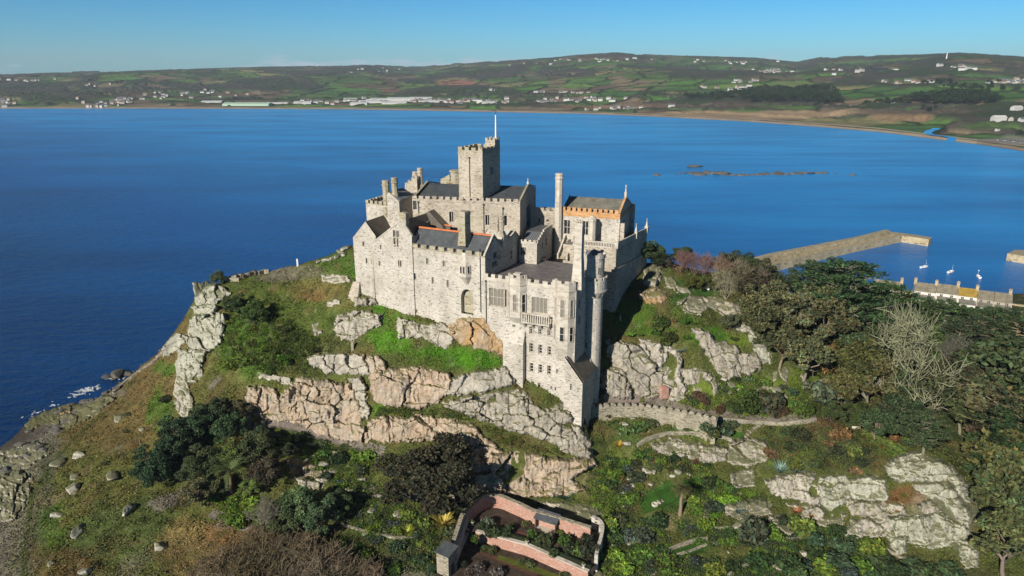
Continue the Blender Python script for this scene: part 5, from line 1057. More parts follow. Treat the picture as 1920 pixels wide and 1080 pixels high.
CRAGS = [
 ('pale granite shelf below the white slope post', [(581, 672), (600, 664), (640, 664), (676, 668), (688, 690), (686, 702), (660, 700), (616, 699), (600, 690), (585, 684)], 1.8, (1.6, 2.6), 'white'),
 ('narrow cracked pillar of rock right of the pale shelf', [(688, 668), (706, 667), (722, 676), (726, 700), (716, 722), (700, 705), (690, 690)], 1.8, (1.3, 3.6), 'pink'),
 ('big smooth pink granite face below the south range', [(700, 702), (735, 693), (775, 688), (800, 693), (838, 700), (842, 714), (838, 735), (815, 755), (785, 763), (745, 758), (712, 752), (702, 730)], 2.6, (4.2, 3.4), 'pink'),
 ('white cracked rock band running to the wing foot', [(837, 712), (880, 700), (920, 695), (945, 688), (962, 716), (945, 726), (900, 736), (860, 739), (838, 737)], 2.2, (2.2, 2.6), 'white'),
 ('large blocky crag above the upper garden path', [(473, 728), (500, 724), (522, 730), (527, 742), (545, 730), (560, 710), (580, 715), (610, 714), (650, 722), (664, 735), (668, 765), (672, 792), (692, 802), (682, 824), (640, 823), (600, 812), (560, 792), (520, 786), (475, 778), (471, 755)], 3.0, (3.4, 3.0), 'pink'),
 ('row of low white rocks topping the blocky crag', [(483, 701), (502, 700), (522, 704), (540, 708), (548, 725), (515, 714), (490, 711)], 1.2, (1.3, 1.5), 'white'),
 ('tall white rib of rock beside the dark gully', [(655, 712), (676, 707), (684, 725), (687, 750), (692, 765), (690, 785), (669, 778), (664, 740)], 2.0, (1.6, 2.6), 'white'),
 ('squat grey block at the head of the garden steps', [(472, 792), (497, 788), (500, 812), (475, 814)], 1.8, (2.6, 2.6), 'grey'),
 ('pink and white face above the dark evergreen tree', [(696, 792), (720, 780), (745, 783), (782, 783), (802, 800), (818, 817), (800, 826), (760, 828), (720, 828), (697, 818)], 2.4, (2.8, 2.6), 'pink'),
 ('long tilted orange slab running down to the right', [(785, 778), (830, 785), (872, 792), (892, 802), (908, 818), (925, 832), (938, 846), (932, 858), (912, 860), (890, 848), (868, 836), (840, 822), (810, 802)], 2.2, (3.6, 2.0), 'pink'),
 ('long pale ridge of slabs falling from the wing', [(842, 757), (870, 752), (885, 742), (915, 744), (940, 735), (965, 734), (987, 740), (1002, 760), (1022, 776), (1042, 792), (1062, 802), (1085, 825), (1104, 848), (1098, 858), (1075, 852), (1050, 842), (1020, 824), (990, 814), (960, 807), (930, 797), (905, 787), (880, 777), (855, 769)], 2.8, (3.0, 2.2), 'grey'),
 ('rounded grey boulder at the foot of the wing', [(1022, 766), (1048, 760), (1069, 774), (1070, 790), (1050, 796), (1030, 787)], 2.2, (5, 4), 'grey'),
 ('pale leaning boulder below the lean-to wall', [(1028, 790), (1060, 797), (1086, 798), (1102, 820), (1108, 842), (1085, 848), (1060, 837), (1040, 817)], 2.6, (2.8, 4), 'grey'),
 ('tall fissured cliff above the brick walled garden', [(884, 852), (925, 848), (960, 850), (985, 848), (1020, 856), (1060, 860), (1102, 860), (1112, 874), (1092, 882), (1066, 895), (1094, 915), (1050, 927), (1000, 928), (950, 924), (898, 914), (888, 890), (884, 870)], 2.8, (2.4, 3.6), 'pink'),
 ('golden stained cliff under the blind arch', [(845, 597), (880, 594), (910, 588), (926, 592), (941, 620), (948, 645), (946, 664), (920, 657), (890, 650), (865, 642), (845, 627)], 2.2, (2.2, 4.6), 'gold'),
 ('broken rocks below the south range flower bed', [(749, 598), (775, 603), (800, 610), (830, 604), (842, 620), (846, 637), (830, 650), (810, 642), (790, 633), (752, 634), (749, 615)], 2.0, (2.2, 2.2), 'white'),
 ('pale rock slab in the grass west of the south range', [(631, 592), (660, 584), (690, 584), (713, 590), (711, 610), (690, 620), (660, 637), (640, 634), (631, 615)], 2.2, (5, 1.8), 'white'),
 ('natural rock footing under the west gable', [(697, 520), (720, 511), (748, 511), (753, 530), (755, 566), (735, 562), (715, 547), (700, 540)], 1.6, (1.8, 4.5), 'gold'),
 ('upper square boulder at the west corner', [(684, 535), (704, 533), (709, 553), (688, 555)], 2.0, (5, 5), 'grey'),
 ('left square boulder at the west corner', [(662, 558), (686, 556), (688, 573), (664, 571)], 1.9, (5, 5), 'grey'),
 ('right square boulder at the west corner', [(689, 558), (706, 556), (710, 573), (691, 573)], 1.9, (5, 5), 'grey'),
 ('flat white rock beside the west buttress', [(604, 518), (625, 513), (650, 516), (654, 528), (630, 530), (608, 527)], .9, (3, 1.4), 'white'),
 ('small pale rock in the brown turf', [(612, 565), (634, 561), (638, 570), (616, 573)], .9, (2.5, 2), 'white'),
 ('knobbly white rock on the green slope', [(585, 608), (600, 604), (604, 622), (588, 628)], 1.2, (1.6, 1.6), 'white'),
 ('outermost upright stack at the clifftop', [(363, 532), (382, 530), (386, 560), (380, 573), (366, 571)], 2.0, (2.6, 5), 'green'),
 ('pale cliff shoulder below the gun battery', [(384, 530), (397, 530), (420, 538), (430, 548), (416, 562), (395, 572), (385, 570)], 2.2, (1.8, 2.2), 'green'),
 ('blocky ledge under the upright stack', [(362, 576), (385, 571), (407, 574), (396, 590), (367, 594)], 2.2, (2.4, 1.8), 'green'),
 ('largest jointed sea cliff face on the west side', [(344, 612), (365, 595), (400, 590), (419, 590), (421, 612), (413, 640), (390, 656), (370, 657), (350, 642)], 2.8, (2.0, 2.4), 'green'),
 ('rounded rocks at the top of the shore wall', [(302, 655), (318, 632), (340, 624), (346, 645), (332, 656), (306, 668)], 2.2, (2.2, 2.0), 'green'),
 ('lower west crag in steps above brown turf', [(334, 655), (365, 656), (386, 660), (376, 690), (380, 712), (346, 716), (331, 702)], 2.4, (1.8, 2.2), 'green'),
 ('narrow white rib trailing down the west slope', [(330, 705), (350, 712), (362, 760), (346, 784), (332, 772), (327, 735)], 1.7, (1.5, 3.2), 'white'),
 ('mossy rock face right of the wing shadow', [(1138, 638), (1160, 644), (1180, 644), (1202, 650), (1216, 670), (1240, 690), (1241, 732), (1220, 742), (1195, 737), (1180, 717), (1160, 692), (1141, 668)], 2.6, (2.6, 3.4), 'grey'),
 ('upper leaning slab on the east cliff', [(1198, 638), (1240, 643), (1243, 690), (1226, 682), (1205, 657)], 2.0, (2.0, 4.0), 'white'),
 ('tall split pillar in the middle of the east cliff', [(1244, 650), (1272, 660), (1278, 700), (1287, 747), (1255, 747), (1241, 722)], 2.4, (1.9, 3.6), 'white'),
 ('broad jointed wall of the east cliff', [(1298, 618), (1330, 622), (1342, 640), (1382, 650), (1387, 690), (1387, 702), (1360, 707), (1340, 692), (1328, 667), (1310, 642)], 2.6, (2.0, 3.0), 'grey'),
 ('rounded block below the east cliff shrub', [(1386, 665), (1421, 660), (1427, 690), (1406, 702), (1388, 699)], 2.2, (3.0, 3.0), 'grey'),
 ('easternmost lichen green rock of the cliff', [(1405, 618), (1430, 638), (1444, 660), (1441, 682), (1420, 674), (1410, 646)], 1.8, (2.2, 2.2), 'green'),
 ('striped grey boulder beside the garden path', [(1129, 700), (1150, 689), (1169, 691), (1181, 720), (1184, 747), (1150, 747), (1127, 722)], 3.0, (4.0, 5.0), 'grey'),
 ('lower broken ribs of the east cliff', [(1274, 695), (1300, 690), (1332, 700), (1347, 725), (1337, 742), (1310, 737), (1284, 737)], 2.2, (1.8, 2.6), 'grey'),
 ('grey slope rocks among lime green plants', [(1420, 730), (1445, 700), (1470, 690), (1478, 715), (1455, 745), (1432, 750)], 1.8, (2.0, 2.4), 'grey'),
 ('upright grey rock right of the lime plants', [(1500, 705), (1514, 700), (1518, 722), (1508, 730)], 1.8, (3, 3), 'grey'),
 ('lone white boulder beside the evergreen trees', [(1538, 712), (1552, 704), (1562, 714), (1556, 722), (1540, 721)], 1.8, (5, 5), 'white'),
 ('left of two long boulders on the east lawn', [(1271, 566), (1290, 556), (1319, 556), (1324, 576), (1310, 589), (1280, 583)], 2.2, (5, 3), 'grey'),
 ('right of two long boulders on the east lawn', [(1322, 558), (1350, 559), (1389, 572), (1387, 590), (1360, 592), (1326, 576)], 2.2, (5, 2.5), 'grey'),
 ('pale round boulder below the long pair', [(1369, 606), (1390, 590), (1409, 600), (1409, 619), (1385, 622)], 2.2, (4, 4), 'white'),
 ('tall boulder stack against the retaining wall', [(1206, 511), (1220, 494), (1241, 500), (1236, 530), (1228, 542), (1210, 531)], 2.6, (3.4, 3.0), 'grey'),
 ('orange tinted block under the boulder stack', [(1199, 546), (1230, 537), (1252, 545), (1244, 566), (1220, 570), (1200, 559)], 2.0, (4, 3), 'gold'),
 ('small upright rock east of the boulder stack', [(1248, 520), (1262, 518), (1268, 543), (1250, 541)], 1.7, (3, 3), 'grey'),
 ('low pointed rock on the lawn edge', [(1268, 534), (1290, 539), (1296, 552), (1270, 549)], 1.4, (3, 3), 'grey'),
 ('square cut grey rock in the middle garden', [(1367, 830), (1400, 821), (1433, 829), (1437, 862), (1400, 874), (1369, 866)], 2.6, (5, 5), 'grey'),
 ('white cubic rock below the square cut one', [(1370, 886), (1411, 880), (1413, 911), (1375, 914)], 2.0, (3, 3), 'white'),
 ('broken bank under the lawn terrace wall', [(1225, 830), (1262, 822), (1300, 830), (1360, 838), (1357, 862), (1320, 866), (1280, 856), (1240, 850)], 1.7, (1.4, 1.4), 'grey'),
 ('pale weathered crag under the agave bank', [(1440, 900), (1470, 890), (1500, 888), (1527, 889), (1534, 915), (1537, 947), (1515, 944), (1490, 936), (1450, 925)], 2.6, (2.2, 2.2), 'white'),
 ('long grey ledge above the lower lawns', [(1360, 945), (1400, 938), (1442, 938), (1444, 965), (1390, 972), (1366, 966)], 1.7, (2, 2), 'grey'),
 ('stepped rocks joining the two white crags', [(1480, 945), (1532, 948), (1562, 950), (1586, 962), (1578, 988), (1545, 986), (1500, 970)], 2.0, (1.8, 1.8), 'white'),
 ('big pale block left of the red turf', [(1588, 900), (1620, 892), (1656, 899), (1664, 925), (1661, 938), (1620, 938), (1600, 932), (1589, 916)], 2.4, (4, 2.4), 'green'),
 ('layered white top of the eastern outcrop', [(1663, 876), (1690, 852), (1720, 845), (1762, 864), (1783, 880), (1782, 901), (1720, 902), (1680, 901)], 2.6, (2.6, 1.5), 'green'),
 ('tilted pale slab on the right shoulder', [(1714, 910), (1760, 904), (1792, 919), (1797, 937), (1760, 935), (1730, 927)], 2.0, (4, 2), 'green'),
 ('mossy rock step between pale block and weathered crag', [(1536, 895), (1588, 893), (1594, 940), (1560, 955), (1540, 945)], 1.8, (1.6, 1.6), 'green'),
 ('shadowed rock band under the big pale block', [(1590, 936), (1640, 940), (1690, 945), (1700, 965), (1650, 968), (1600, 965)], 1.8, (2.4, 1.6), 'grey'),
 ('dark gapped blocks low on the outcrop', [(1586, 1002), (1600, 972), (1640, 962), (1667, 965), (1670, 1002), (1645, 1008), (1612, 1008)], 2.4, (1.8, 2.6), 'white'),
 ('flat topped pale face with a notch', [(1664, 970), (1722, 968), (1717, 992), (1702, 1006), (1700, 1032), (1680, 1037), (1669, 1012)], 2.6, (3, 3), 'green'),
 ('large smooth face at the outcrop centre', [(1714, 970), (1760, 960), (1787, 980), (1787, 1016), (1750, 1028), (1705, 1017)], 2.6, (5, 4), 'green'),
 ('perched oval boulder on the outcrop', [(1718, 946), (1740, 937), (1766, 955), (1747, 972), (1725, 962)], 2.0, (6, 5), 'grey'),
 ('long leaning slab at the outcrop edge', [(1768, 936), (1800, 934), (1820, 970), (1816, 988), (1794, 972)], 2.2, (4, 3), 'green'),
 ('small cracked block below the leaning slab', [(1780, 985), (1806, 980), (1817, 1000), (1801, 1022), (1785, 1012)], 2.0, (2.2, 2.2), 'green'),
 ('lowest boulder at the right foot of the outcrop', [(1799, 1012), (1831, 1014), (1833, 1061), (1810, 1063), (1797, 1042)], 2.4, (3, 3), 'green'),
 ('angular rocks on the outcrop right flank', [(1784, 868), (1802, 892), (1822, 918), (1817, 942), (1796, 926), (1785, 902)], 2.0, (2.2, 2.0), 'green'),
 ('grey rock by the lower garden lawn corner', [(1440, 962), (1470, 968), (1492, 985), (1480, 1002), (1455, 990)], 1.8, (2, 2), 'grey'),
 ('bare pink rock patch in the west rock garden', [(540, 860), (575, 862), (605, 872), (608, 890), (575, 895), (545, 885)], 1.3, (2, 2), 'pink'),
 ('pale slab at the foot of the west rock garden', [(548, 892), (590, 900), (608, 905), (600, 918), (560, 908)], 1.1, (3, 2), 'white'),
 ('bare rock between the dark tree and garden wall', [(838, 925), (880, 918), (888, 940), (850, 952), (832, 945)], 1.3, (3, 3), 'white'),
 ('pale ledge behind the brick garden wall', [(1005, 938), (1060, 945), (1110, 952), (1130, 965), (1100, 975), (1040, 958)], 1.2, (1.6, 1.6), 'white'),
 ('sloping shore ledge by the breaking water', [(100, 790), (150, 765), (200, 742), (212, 752), (170, 782), (130, 800)], 1.6, (2.6, 2), 'shore'),
 ('dark wet ledge at the waterline', [(40, 790), (80, 770), (140, 752), (150, 762), (100, 788), (60, 806)], 1.4, (2.0, 1.6), 'shore'),
 ('golden block on the shore ledge', [(108, 762), (130, 758), (136, 772), (112, 778)], 1.6, (4, 4), 'gold'),
 ('broad pale shore platform at the left edge', [(-20, 850), (30, 842), (72, 830), (90, 850), (50, 875), (0, 890)], 1.6, (3.4, 1.6), 'white'),
 ('jumbled shore boulders at the left edge', [(-20, 895), (30, 885), (58, 890), (50, 940), (20, 975), (-20, 970)], 3.0, (3.0, 2.0), 'grey'),
]
for c in CRAGS: crag(*c)
# loose boulders: six carved shapes, copied
def rock_mesh(seed):
    r = np.random.default_rng(seed); n = 22
    th = np.linspace(0, math.pi, n)[:, None]; ph = np.linspace(0, 2*math.pi, 2*n, endpoint=False)[None]
    D = np.stack([np.sin(th)*np.cos(ph), np.sin(th)*np.sin(ph), np.cos(th)+0*ph], -1)
    pl = r.normal(size=(13, 3)); pl /= np.linalg.norm(pl, axis=1)[:, None]; o = r.uniform(.55, .95, 13)
    rad = np.full(D.shape[:2], 1.25)
    for k in range(13):
        c = D@pl[k]; rad = np.where(c > .05, np.minimum(rad, o[k]/np.maximum(c, .05)), rad)
    rad = rad*(1+(fbm(D*2.5+seed, 3, seed)-.5)*.25); P = D*rad[..., None]; col = np.tile(np.array((.40, .38, .33)), D.shape[:2]+(1,))*(.75+.5*fbm(D*3+9, 3, seed+1))[..., None]
    i = np.arange(n*2*n).reshape(n, 2*n); j = np.roll(i, -1, 1); F = np.stack([i[:-1], i[1:], j[1:], j[:-1]], -1).reshape(-1, 4)
    return make_mesh('boulder', P.reshape(-1, 3), F, [M_CRAG], col=col.reshape(-1, 3))
ROCKS = [rock_mesh(k+3) for k in range(6)]
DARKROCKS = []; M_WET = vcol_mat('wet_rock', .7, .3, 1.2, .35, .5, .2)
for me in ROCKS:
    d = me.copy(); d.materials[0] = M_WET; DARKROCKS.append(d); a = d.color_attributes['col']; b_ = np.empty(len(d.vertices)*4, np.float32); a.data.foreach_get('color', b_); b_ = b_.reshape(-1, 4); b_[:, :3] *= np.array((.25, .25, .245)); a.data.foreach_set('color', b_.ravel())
def boulders(spots, labeler, cat, group, name='boulder', sea=False):
    spots = sorted(spots); out = []
    for k, (px, py, w) in enumerate(spots):
        p = atz(px, py, 0.0) if sea else hit1(px, py)
        s = w*.5*np.linalg.norm(p-np.array([0, 0, CAMH]))/FPX; r = random.Random(int(px*3+py))
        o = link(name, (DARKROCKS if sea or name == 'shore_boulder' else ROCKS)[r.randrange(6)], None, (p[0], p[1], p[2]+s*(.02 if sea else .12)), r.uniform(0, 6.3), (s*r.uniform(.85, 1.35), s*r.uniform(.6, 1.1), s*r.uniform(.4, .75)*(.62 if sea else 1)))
        if sea: o.rotation_euler[2] = r.uniform(-.3, .3)
        o.rotation_euler[0] = r.uniform(-.25, .25); tag(o, labeler(k, len(spots)), cat, group); out.append(o)
    return out
boulders([(226, 785, 20), (139, 917, 26), (240, 960, 22), (151, 995, 24), (106, 968, 17), (300, 1023, 20), (161, 1073, 18), (98, 1056, 12), (151, 856, 16), (210, 895, 22), (112, 870, 24), (139, 895, 13), (251, 889, 10), (324, 797, 12), (268, 805, 10), (180, 770, 9)],
         lambda k, n: f'pale boulder in the turf of the west slope, {ordn(k)} from the left', 'boulder', 'boulders on the west slope')
rr = random.Random(4); sp = []
for k in range(46):
    t = rr.random(); x = 215*t-5+rr.uniform(-12, 12); y = 905-175*t**.8+rr.uniform(-30, 26)*(1-.6*t); sp.append((x, y, rr.choice((6, 8, 9, 12, 15, 20))*(1.2-.5*t)))
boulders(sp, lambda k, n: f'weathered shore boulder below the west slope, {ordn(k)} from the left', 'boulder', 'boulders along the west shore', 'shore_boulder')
rr = random.Random(9)
boulders([(1231, 329, 12), (1300, 313, 22), (1298, 326, 17), (1310, 328, 18), (1326, 325, 14), (1338, 326, 20), (1350, 327, 24), (1362, 328, 16), (1374, 329, 14), (1388, 329, 12), (1400, 329, 9), (1412, 328, 13), (1424, 328, 17), (1436, 327, 14), (1450, 326, 16), (1462, 327, 22), (1474, 327, 13), (1486, 326, 14), (1497, 326, 16), (1508, 325, 18), (1520, 325, 16), (1533, 325, 15), (1545, 325, 12), (1567, 325, 7), (1597, 328, 9), (1280, 325, 9), (1268, 327, 7)],
         lambda k, n: f'low reef rock breaking the bay surface, {ordn(k)} from the left', 'rock', 'reef rocks in the bay', 'reef_rock', True)
for k, (x, y, w) in enumerate(sorted([(220, 705, 30), (200, 708, 16), (238, 703, 18), (215, 712, 12)])):
    p = atz(x, y, 0); s = w*.5*.17
    o = link('sea_rock', DARKROCKS[k], None, (p[0], p[1], .3), k, (s*1.4, s, s*.45)); tag(o, f'dark sea rock off the west point, {ordn(k)} from the left', 'rock', 'sea rocks off the west point')

rr = random.Random(31); sp = []
for poly, n in (([(1130, 880), (1200, 860), (1340, 880), (1400, 930), (1330, 980), (1240, 960), (1150, 960)], 16), ([(520, 830), (640, 850), (700, 880), (690, 920), (560, 920)], 16), ([(1300, 700), (1500, 720), (1520, 760), (1320, 745)], 14), ([(1330, 975), (1520, 990), (1560, 1050), (1340, 1040)], 12), ([(1140, 980), (1240, 985), (1240, 1060), (1140, 1060)], 8), ([(640, 930), (760, 940), (750, 1010), (660, 1000)], 9), ([(1180, 770), (1300, 790), (1300, 830), (1130, 850)], 10)):
    P = np.array(poly); c = 0
    while c < n:
        x, y = rr.uniform(P[:, 0].min(), P[:, 0].max()), rr.uniform(P[:, 1].min(), P[:, 1].max())
        if inpoly([x], [y], poly)[0]: sp.append((x, y, rr.choice((7, 9, 11, 14, 18)))); c += 1
boulders(sp, lambda k, n: f'pale stone showing among the garden planting, {ordn(k)} from the left', 'stone', 'stones among the garden planting', 'garden_stone')
# ------------------------------------------------------------------ vegetation
def leaf_mat(name, rough=.75, trans=0.0):
    """leaf colour = the plant's own colour (object colour) times each leaf's attribute"""
    m, nt, b, L = mat(name, rough, .2)
    at = nn(nt, 'ShaderNodeAttribute', attribute_name='col'); oi = nn(nt, 'ShaderNodeObjectInfo')
    L(mixc(nt, L, 1.0, at.outputs['Color'], oi.outputs['Color'], 'MULTIPLY'), b.inputs['Base Color']); return m
M_LEAF = leaf_mat('leaves'); M_BARK = leaf_mat('bark', .9)
class Leaves:
    def __init__(s): s.V = []; s.C = []
    def add(s, P, size, r, col=1.0, up=.35, asp=.6, jit=.35, hue=.15):
        n = len(P)
        if n == 0: return
        nr = r.normal(size=(n, 3)); nr[:, 2] = np.abs(nr[:, 2])+up; nr /= np.linalg.norm(nr, axis=1)[:, None]
        t = np.cross(nr, r.normal(size=(n, 3))); t /= np.linalg.norm(t, axis=1)[:, None]+1e-9; bt = np.cross(nr, t)
        sz = np.broadcast_to(size, (n,))*r.uniform(.65, 1.35, n); t = t*sz[:, None]; bt = bt*(sz*asp)[:, None]
        s.V.append(np.stack([P-t, P-bt*.9+t*.1, P+t, P+bt*.9+t*.1], 1).reshape(-1, 3))
        c = np.clip(1+r.normal(size=n)*jit, .35, 2.0)[:, None]*np.broadcast_to(np.asarray(col, float), (n, 3)); c = c*(1+r.normal(size=(n, 1))*np.array([[hue, 0, -hue*.5]]))
        s.C.append(np.repeat(np.clip(c, 0, 4), 4, 0))
    def mesh(s, name, m):
        V = np.concatenate(s.V); F = np.arange(len(V), dtype=np.int32).reshape(-1, 4); return make_mesh(name, V, F, [m], col=np.concatenate(s.C))
class Tubes:
    def __init__(s): s.V = []; s.F = []; s.n = 0; s.C = []
    def add(s, pts, rad, k=5, col=1.0):
        pts = np.asarray(pts, float); n = len(pts); rad = np.broadcast_to(rad, (n,)); T = np.gradient(pts, axis=0); T /= np.linalg.norm(T, axis=1)[:, None]+1e-9
        ref = np.where(np.abs(T[:, 2:3]) > .9, np.array([[1., 0, 0]]), np.array([[0, 0, 1.]])); A = np.cross(T, ref); A /= np.linalg.norm(A, axis=1)[:, None]+1e-9; B = np.cross(T, A)
        ang = np.arange(k)*2*math.pi/k; R_ = pts[:, None]+rad[:, None, None]*(np.cos(ang)[None, :, None]*A[:, None]+np.sin(ang)[None, :, None]*B[:, None])
        s.V.append(R_.reshape(-1, 3)); i = np.arange(n*k).reshape(n, k)+s.n; j = np.roll(i, -1, 1)
        s.F.append(np.stack([i[:-1], j[:-1], j[1:], i[1:]], -1).reshape(-1, 4)); s.n += n*k; s.C.append(np.full((n*k, 3), col))
    def mesh(s, name, m): return make_mesh(name, np.concatenate(s.V), np.concatenate(s.F), [m], col=np.concatenate(s.C))
def blob(r, n, rad, sq=(1, 1, 1), shell=.55):
    d = r.normal(size=(n, 3)); d /= np.linalg.norm(d, axis=1)[:, None]; return d*(rad*(shell+(1-shell)*r.random(n))**.8)[:, None]*np.array(sq)
def branchy(tb, r, base, d, ln, rad, depth, spread, tips, k=5, grav=0.0, nb=(2, 4)):
    """recursive limb; collects tips"""
    n = 4; pts = [np.array(base, float)]; d = np.array(d, float)
    for i in range(n):
        d = d+r.normal(size=3)*.14; d[2] += grav; d /= np.linalg.norm(d); pts.append(pts[-1]+d*ln/n)
    tb.add(pts, np.linspace(rad, rad*.62, n+1), k)
    if depth == 0: tips.append(pts[-1]); return
    for b in range(r.integers(*nb)+ (1 if depth > 1 else 0)):
        e = d+r.normal(size=3)*spread; e /= np.linalg.norm(e); branchy(tb, r, pts[-1-(b % 2)], e, ln*r.uniform(.6, .85), rad*.58, depth-1, spread, tips, max(3, k-1), grav, nb)
def broadleaf(seed, H=9.0, W=4.2, leaves=5200, size=.30, bare=.0, base=.28):
    """evergreen oak like tree: rounded crown built of many leaf sprays on real limbs"""
    r = np.random.default_rng(seed); tb = Tubes(); tips = []; lv = Leaves()
    branchy(tb, r, (0, 0, -.6), (r.normal()*.1, r.normal()*.1, 1), H*.36, H*.032, 3, .62, tips, 6, .03)
    n = 46; cl = []
    while len(cl) < n:
        d = r.normal(size=3); d /= np.linalg.norm(d)
        if d[2] < -.45: continue
        q = d*np.array([W, W, H*(1-base)*.5])*r.uniform(.62, 1.0)*(1+.22*math.sin(3*math.atan2(d[1], d[0])+seed)); q[2] += H*(base+(1-base)*.5); cl.append(q)
    for q in cl:
        s = r.uniform(.55, 1.15)*W*.30; m = int(leaves/n*r.uniform(.6, 1.4)); lv.add(q+blob(r, m, s, (1, 1, .72)), size, r, r.uniform(.72, 1.28))
    ctr = np.array([0, 0, H*.45])
    for q in cl[::2]: tb.add([ctr*np.array([.2, .2, .8]), (q+ctr)/2+r.normal(size=3)*.25, q], [H*.016, H*.010, H*.004], 4)
    return tb.mesh('trunk', M_BARK), lv.mesh('crown', M_LEAF)
def pine(seed, H=13.0, W=5.5, leaves=6500):
    """Monterey pine: flat tiers of needles on long pale limbs, gaps between the tiers"""
    r = np.random.default_rng(seed); tb = Tubes(); lv = Leaves(); pts = [np.array([0, 0, -.8])]
    for i in range(8): pts.append(pts[-1]+np.array([r.normal()*.22, r.normal()*.22, H*.98/8]))
    pts = np.array(pts); tb.add(pts, np.linspace(.42, .08, 9), 7)
    n = 52
    for k in range(n):
        t = .22+.78*(k+.5)/n; z = H*t; a = k*2.4+r.normal()*.4; prof = math.sin(min(1, (1-t)*1.15+.22)*math.pi*.62)
        ln = W*prof*r.uniform(.55, 1.08); b = np.array([np.interp(z, pts[:, 2], pts[:, 0]), np.interp(z, pts[:, 2], pts[:, 1]), z-.3])
        e = b+np.array([math.cos(a)*ln, math.sin(a)*ln, ln*r.uniform(.05, .38)]); mid = (b+e)/2+np.array([0, 0, -.1*ln])+r.normal(size=3)*.15
        tb.add([b, mid, e], [.13, .09, .04], 4)
        for u in (.62, .85, 1.05):
            q = b+(e-b)*u+r.normal(size=3)*.5*np.array([1, 1, .25]); q[2] += .25; sz = r.uniform(.6, 1.15)*(1.0+.35*(1-t))
            lv.add(q+blob(r, int(leaves/n/3), sz, (1.15, 1.15, .42), .3), .26, r, r.uniform(.7, 1.25), up=.9)
            for w_ in range(2):
                f = q+r.normal(size=3)*np.array([.9, .9, .2]); tb.add([q-np.array([0, 0, .35]), (q+f)/2-np.array([0, 0, .3]), f], [.045, .035, .02], 3)
    return tb.mesh('trunk', M_BARK), lv.mesh('crown', M_LEAF)
def baretree(seed, H=8.0, spread=.55, depth=5, fan=True):
    r = np.random.default_rng(seed); tb = Tubes(); tips = []
    for k in range(5 if fan else 2):
        a = k*1.256+r.normal()*.3; branchy(tb, r, (0, 0, -.5), (math.cos(a)*.55, math.sin(a)*.55, 1.0), H*.30, H*.018, depth-1, spread*.8, tips, 5, .05, (2, 3))
    tw = Tubes()
    for t in tips:
        for j in range(4):
            e = np.array(t)+r.normal(size=3)*.55+np.array([0, 0, .5]); tw.add([t, (np.array(t)+e)/2+r.normal(size=3)*.1, e], [.03, .024, .014], 3, r.uniform(.8, 1.2))
    return tb.mesh('trunk', M_BARK), tw.mesh('crown', M_BARK)
def shrub(seed, n=1100, size=.16, sq=(1, 1, .8), lumps=9, spiky=0.0, rough=.5):
    r = np.random.default_rng(seed); lv = Leaves()
    for k in range(lumps):
        a = k*2.4; d = r.uniform(.15, .62) if k else 0; q = np.array([math.cos(a)*d, math.sin(a)*d, r.uniform(.12, .45)])*np.array(sq); lv.add(q+blob(r, n//lumps, r.uniform(.34, .55), (1, 1, sq[2]*1.05), rough), size, r, r.uniform(.75, 1.25), up=.5)
    o = lv.mesh('shrub', M_LEAF); return o
def blades(seed, n, ln, w, droop=.5, up=.6, cols=1.0, tip=1.15, seg=4, spread=1.0):
    """rosette of tapering blades (agave, flax, grass)"""
    r = np.random.default_rng(seed); V = []; F = []; Cc = []
    for k in range(n):
        a = r.random()*6.283; e = up*r.uniform(.4, 1.5); l = ln*r.uniform(.7, 1.15); d = np.array([math.cos(a)*spread, math.sin(a)*spread, e]); d /= np.linalg.norm(d); sd = np.array([-math.sin(a), math.cos(a), 0]); p = np.array([math.cos(a), math.sin(a), 0])*.05; b0 = len(V); c = r.uniform(.7, 1.3)
        for i in range(seg+1):
            t = i/seg; ww = w*(1-t**1.6)*(.75+.25*math.sin(t*3.14))+.004; V += [p-sd*ww, p+sd*ww+np.array([0, 0, .0])]; Cc += [np.full(3, c*(1+(tip-1)*t))]*2
            d = d+np.array([0, 0, -droop*.32*t]); d /= np.linalg.norm(d); p = p+d*l/seg
        for i in range(seg): F.append((b0+2*i, b0+2*i+1, b0+2*i+3, b0+2*i+2))
    return make_mesh('blades', np.array(V), np.array(F), [M_LEAF], col=np.array(Cc)*np.asarray(cols))
def palm(seed, H=5.0, fr=20, fl=2.3):
    r = np.random.default_rng(seed); tb = Tubes(); pts = [np.array([0, 0, -.5])]+[np.array([r.normal()*.05, r.normal()*.05, H*(i+1)/6]) for i in range(6)]
    tb.add(pts, [.34, .3, .27, .25, .24, .24, .28], 8); V = []; F = []; Cc = []
    for k in range(fr):
        a = k*2.4+r.normal()*.15; e = r.uniform(-.25, 1.1); d = np.array([math.cos(a), math.sin(a), e]); d /= np.linalg.norm(d); p = pts[-1].copy(); l = fl*r.uniform(.85, 1.1); c = r.uniform(.7, 1.3); N = 11; prev = None
        for i in range(N):
            t = i/(N-1); sd = np.array([-math.sin(a), math.cos(a), 0]); wl = .55*math.sin(min(1, t*1.25+.15)*math.pi*.85)+.05
            for sg in (-1, 1):
                q = p+sd*sg*wl+d*wl*.7-np.array([0, 0, .22*wl]); b0 = len(V); V += [p-d*.07, p+d*.07, q+d*.02, q-d*.02]; F.append((b0, b0+1, b0+2, b0+3)); Cc += [np.full(3, c)]*4
            d = d+np.array([0, 0, -.20*t]); d /= np.linalg.norm(d); p = p+d*l/N
    return tb.mesh('trunk', M_BARK), make_mesh('crown', np.array(V), np.array(F), [M_LEAF], col=np.array(Cc))
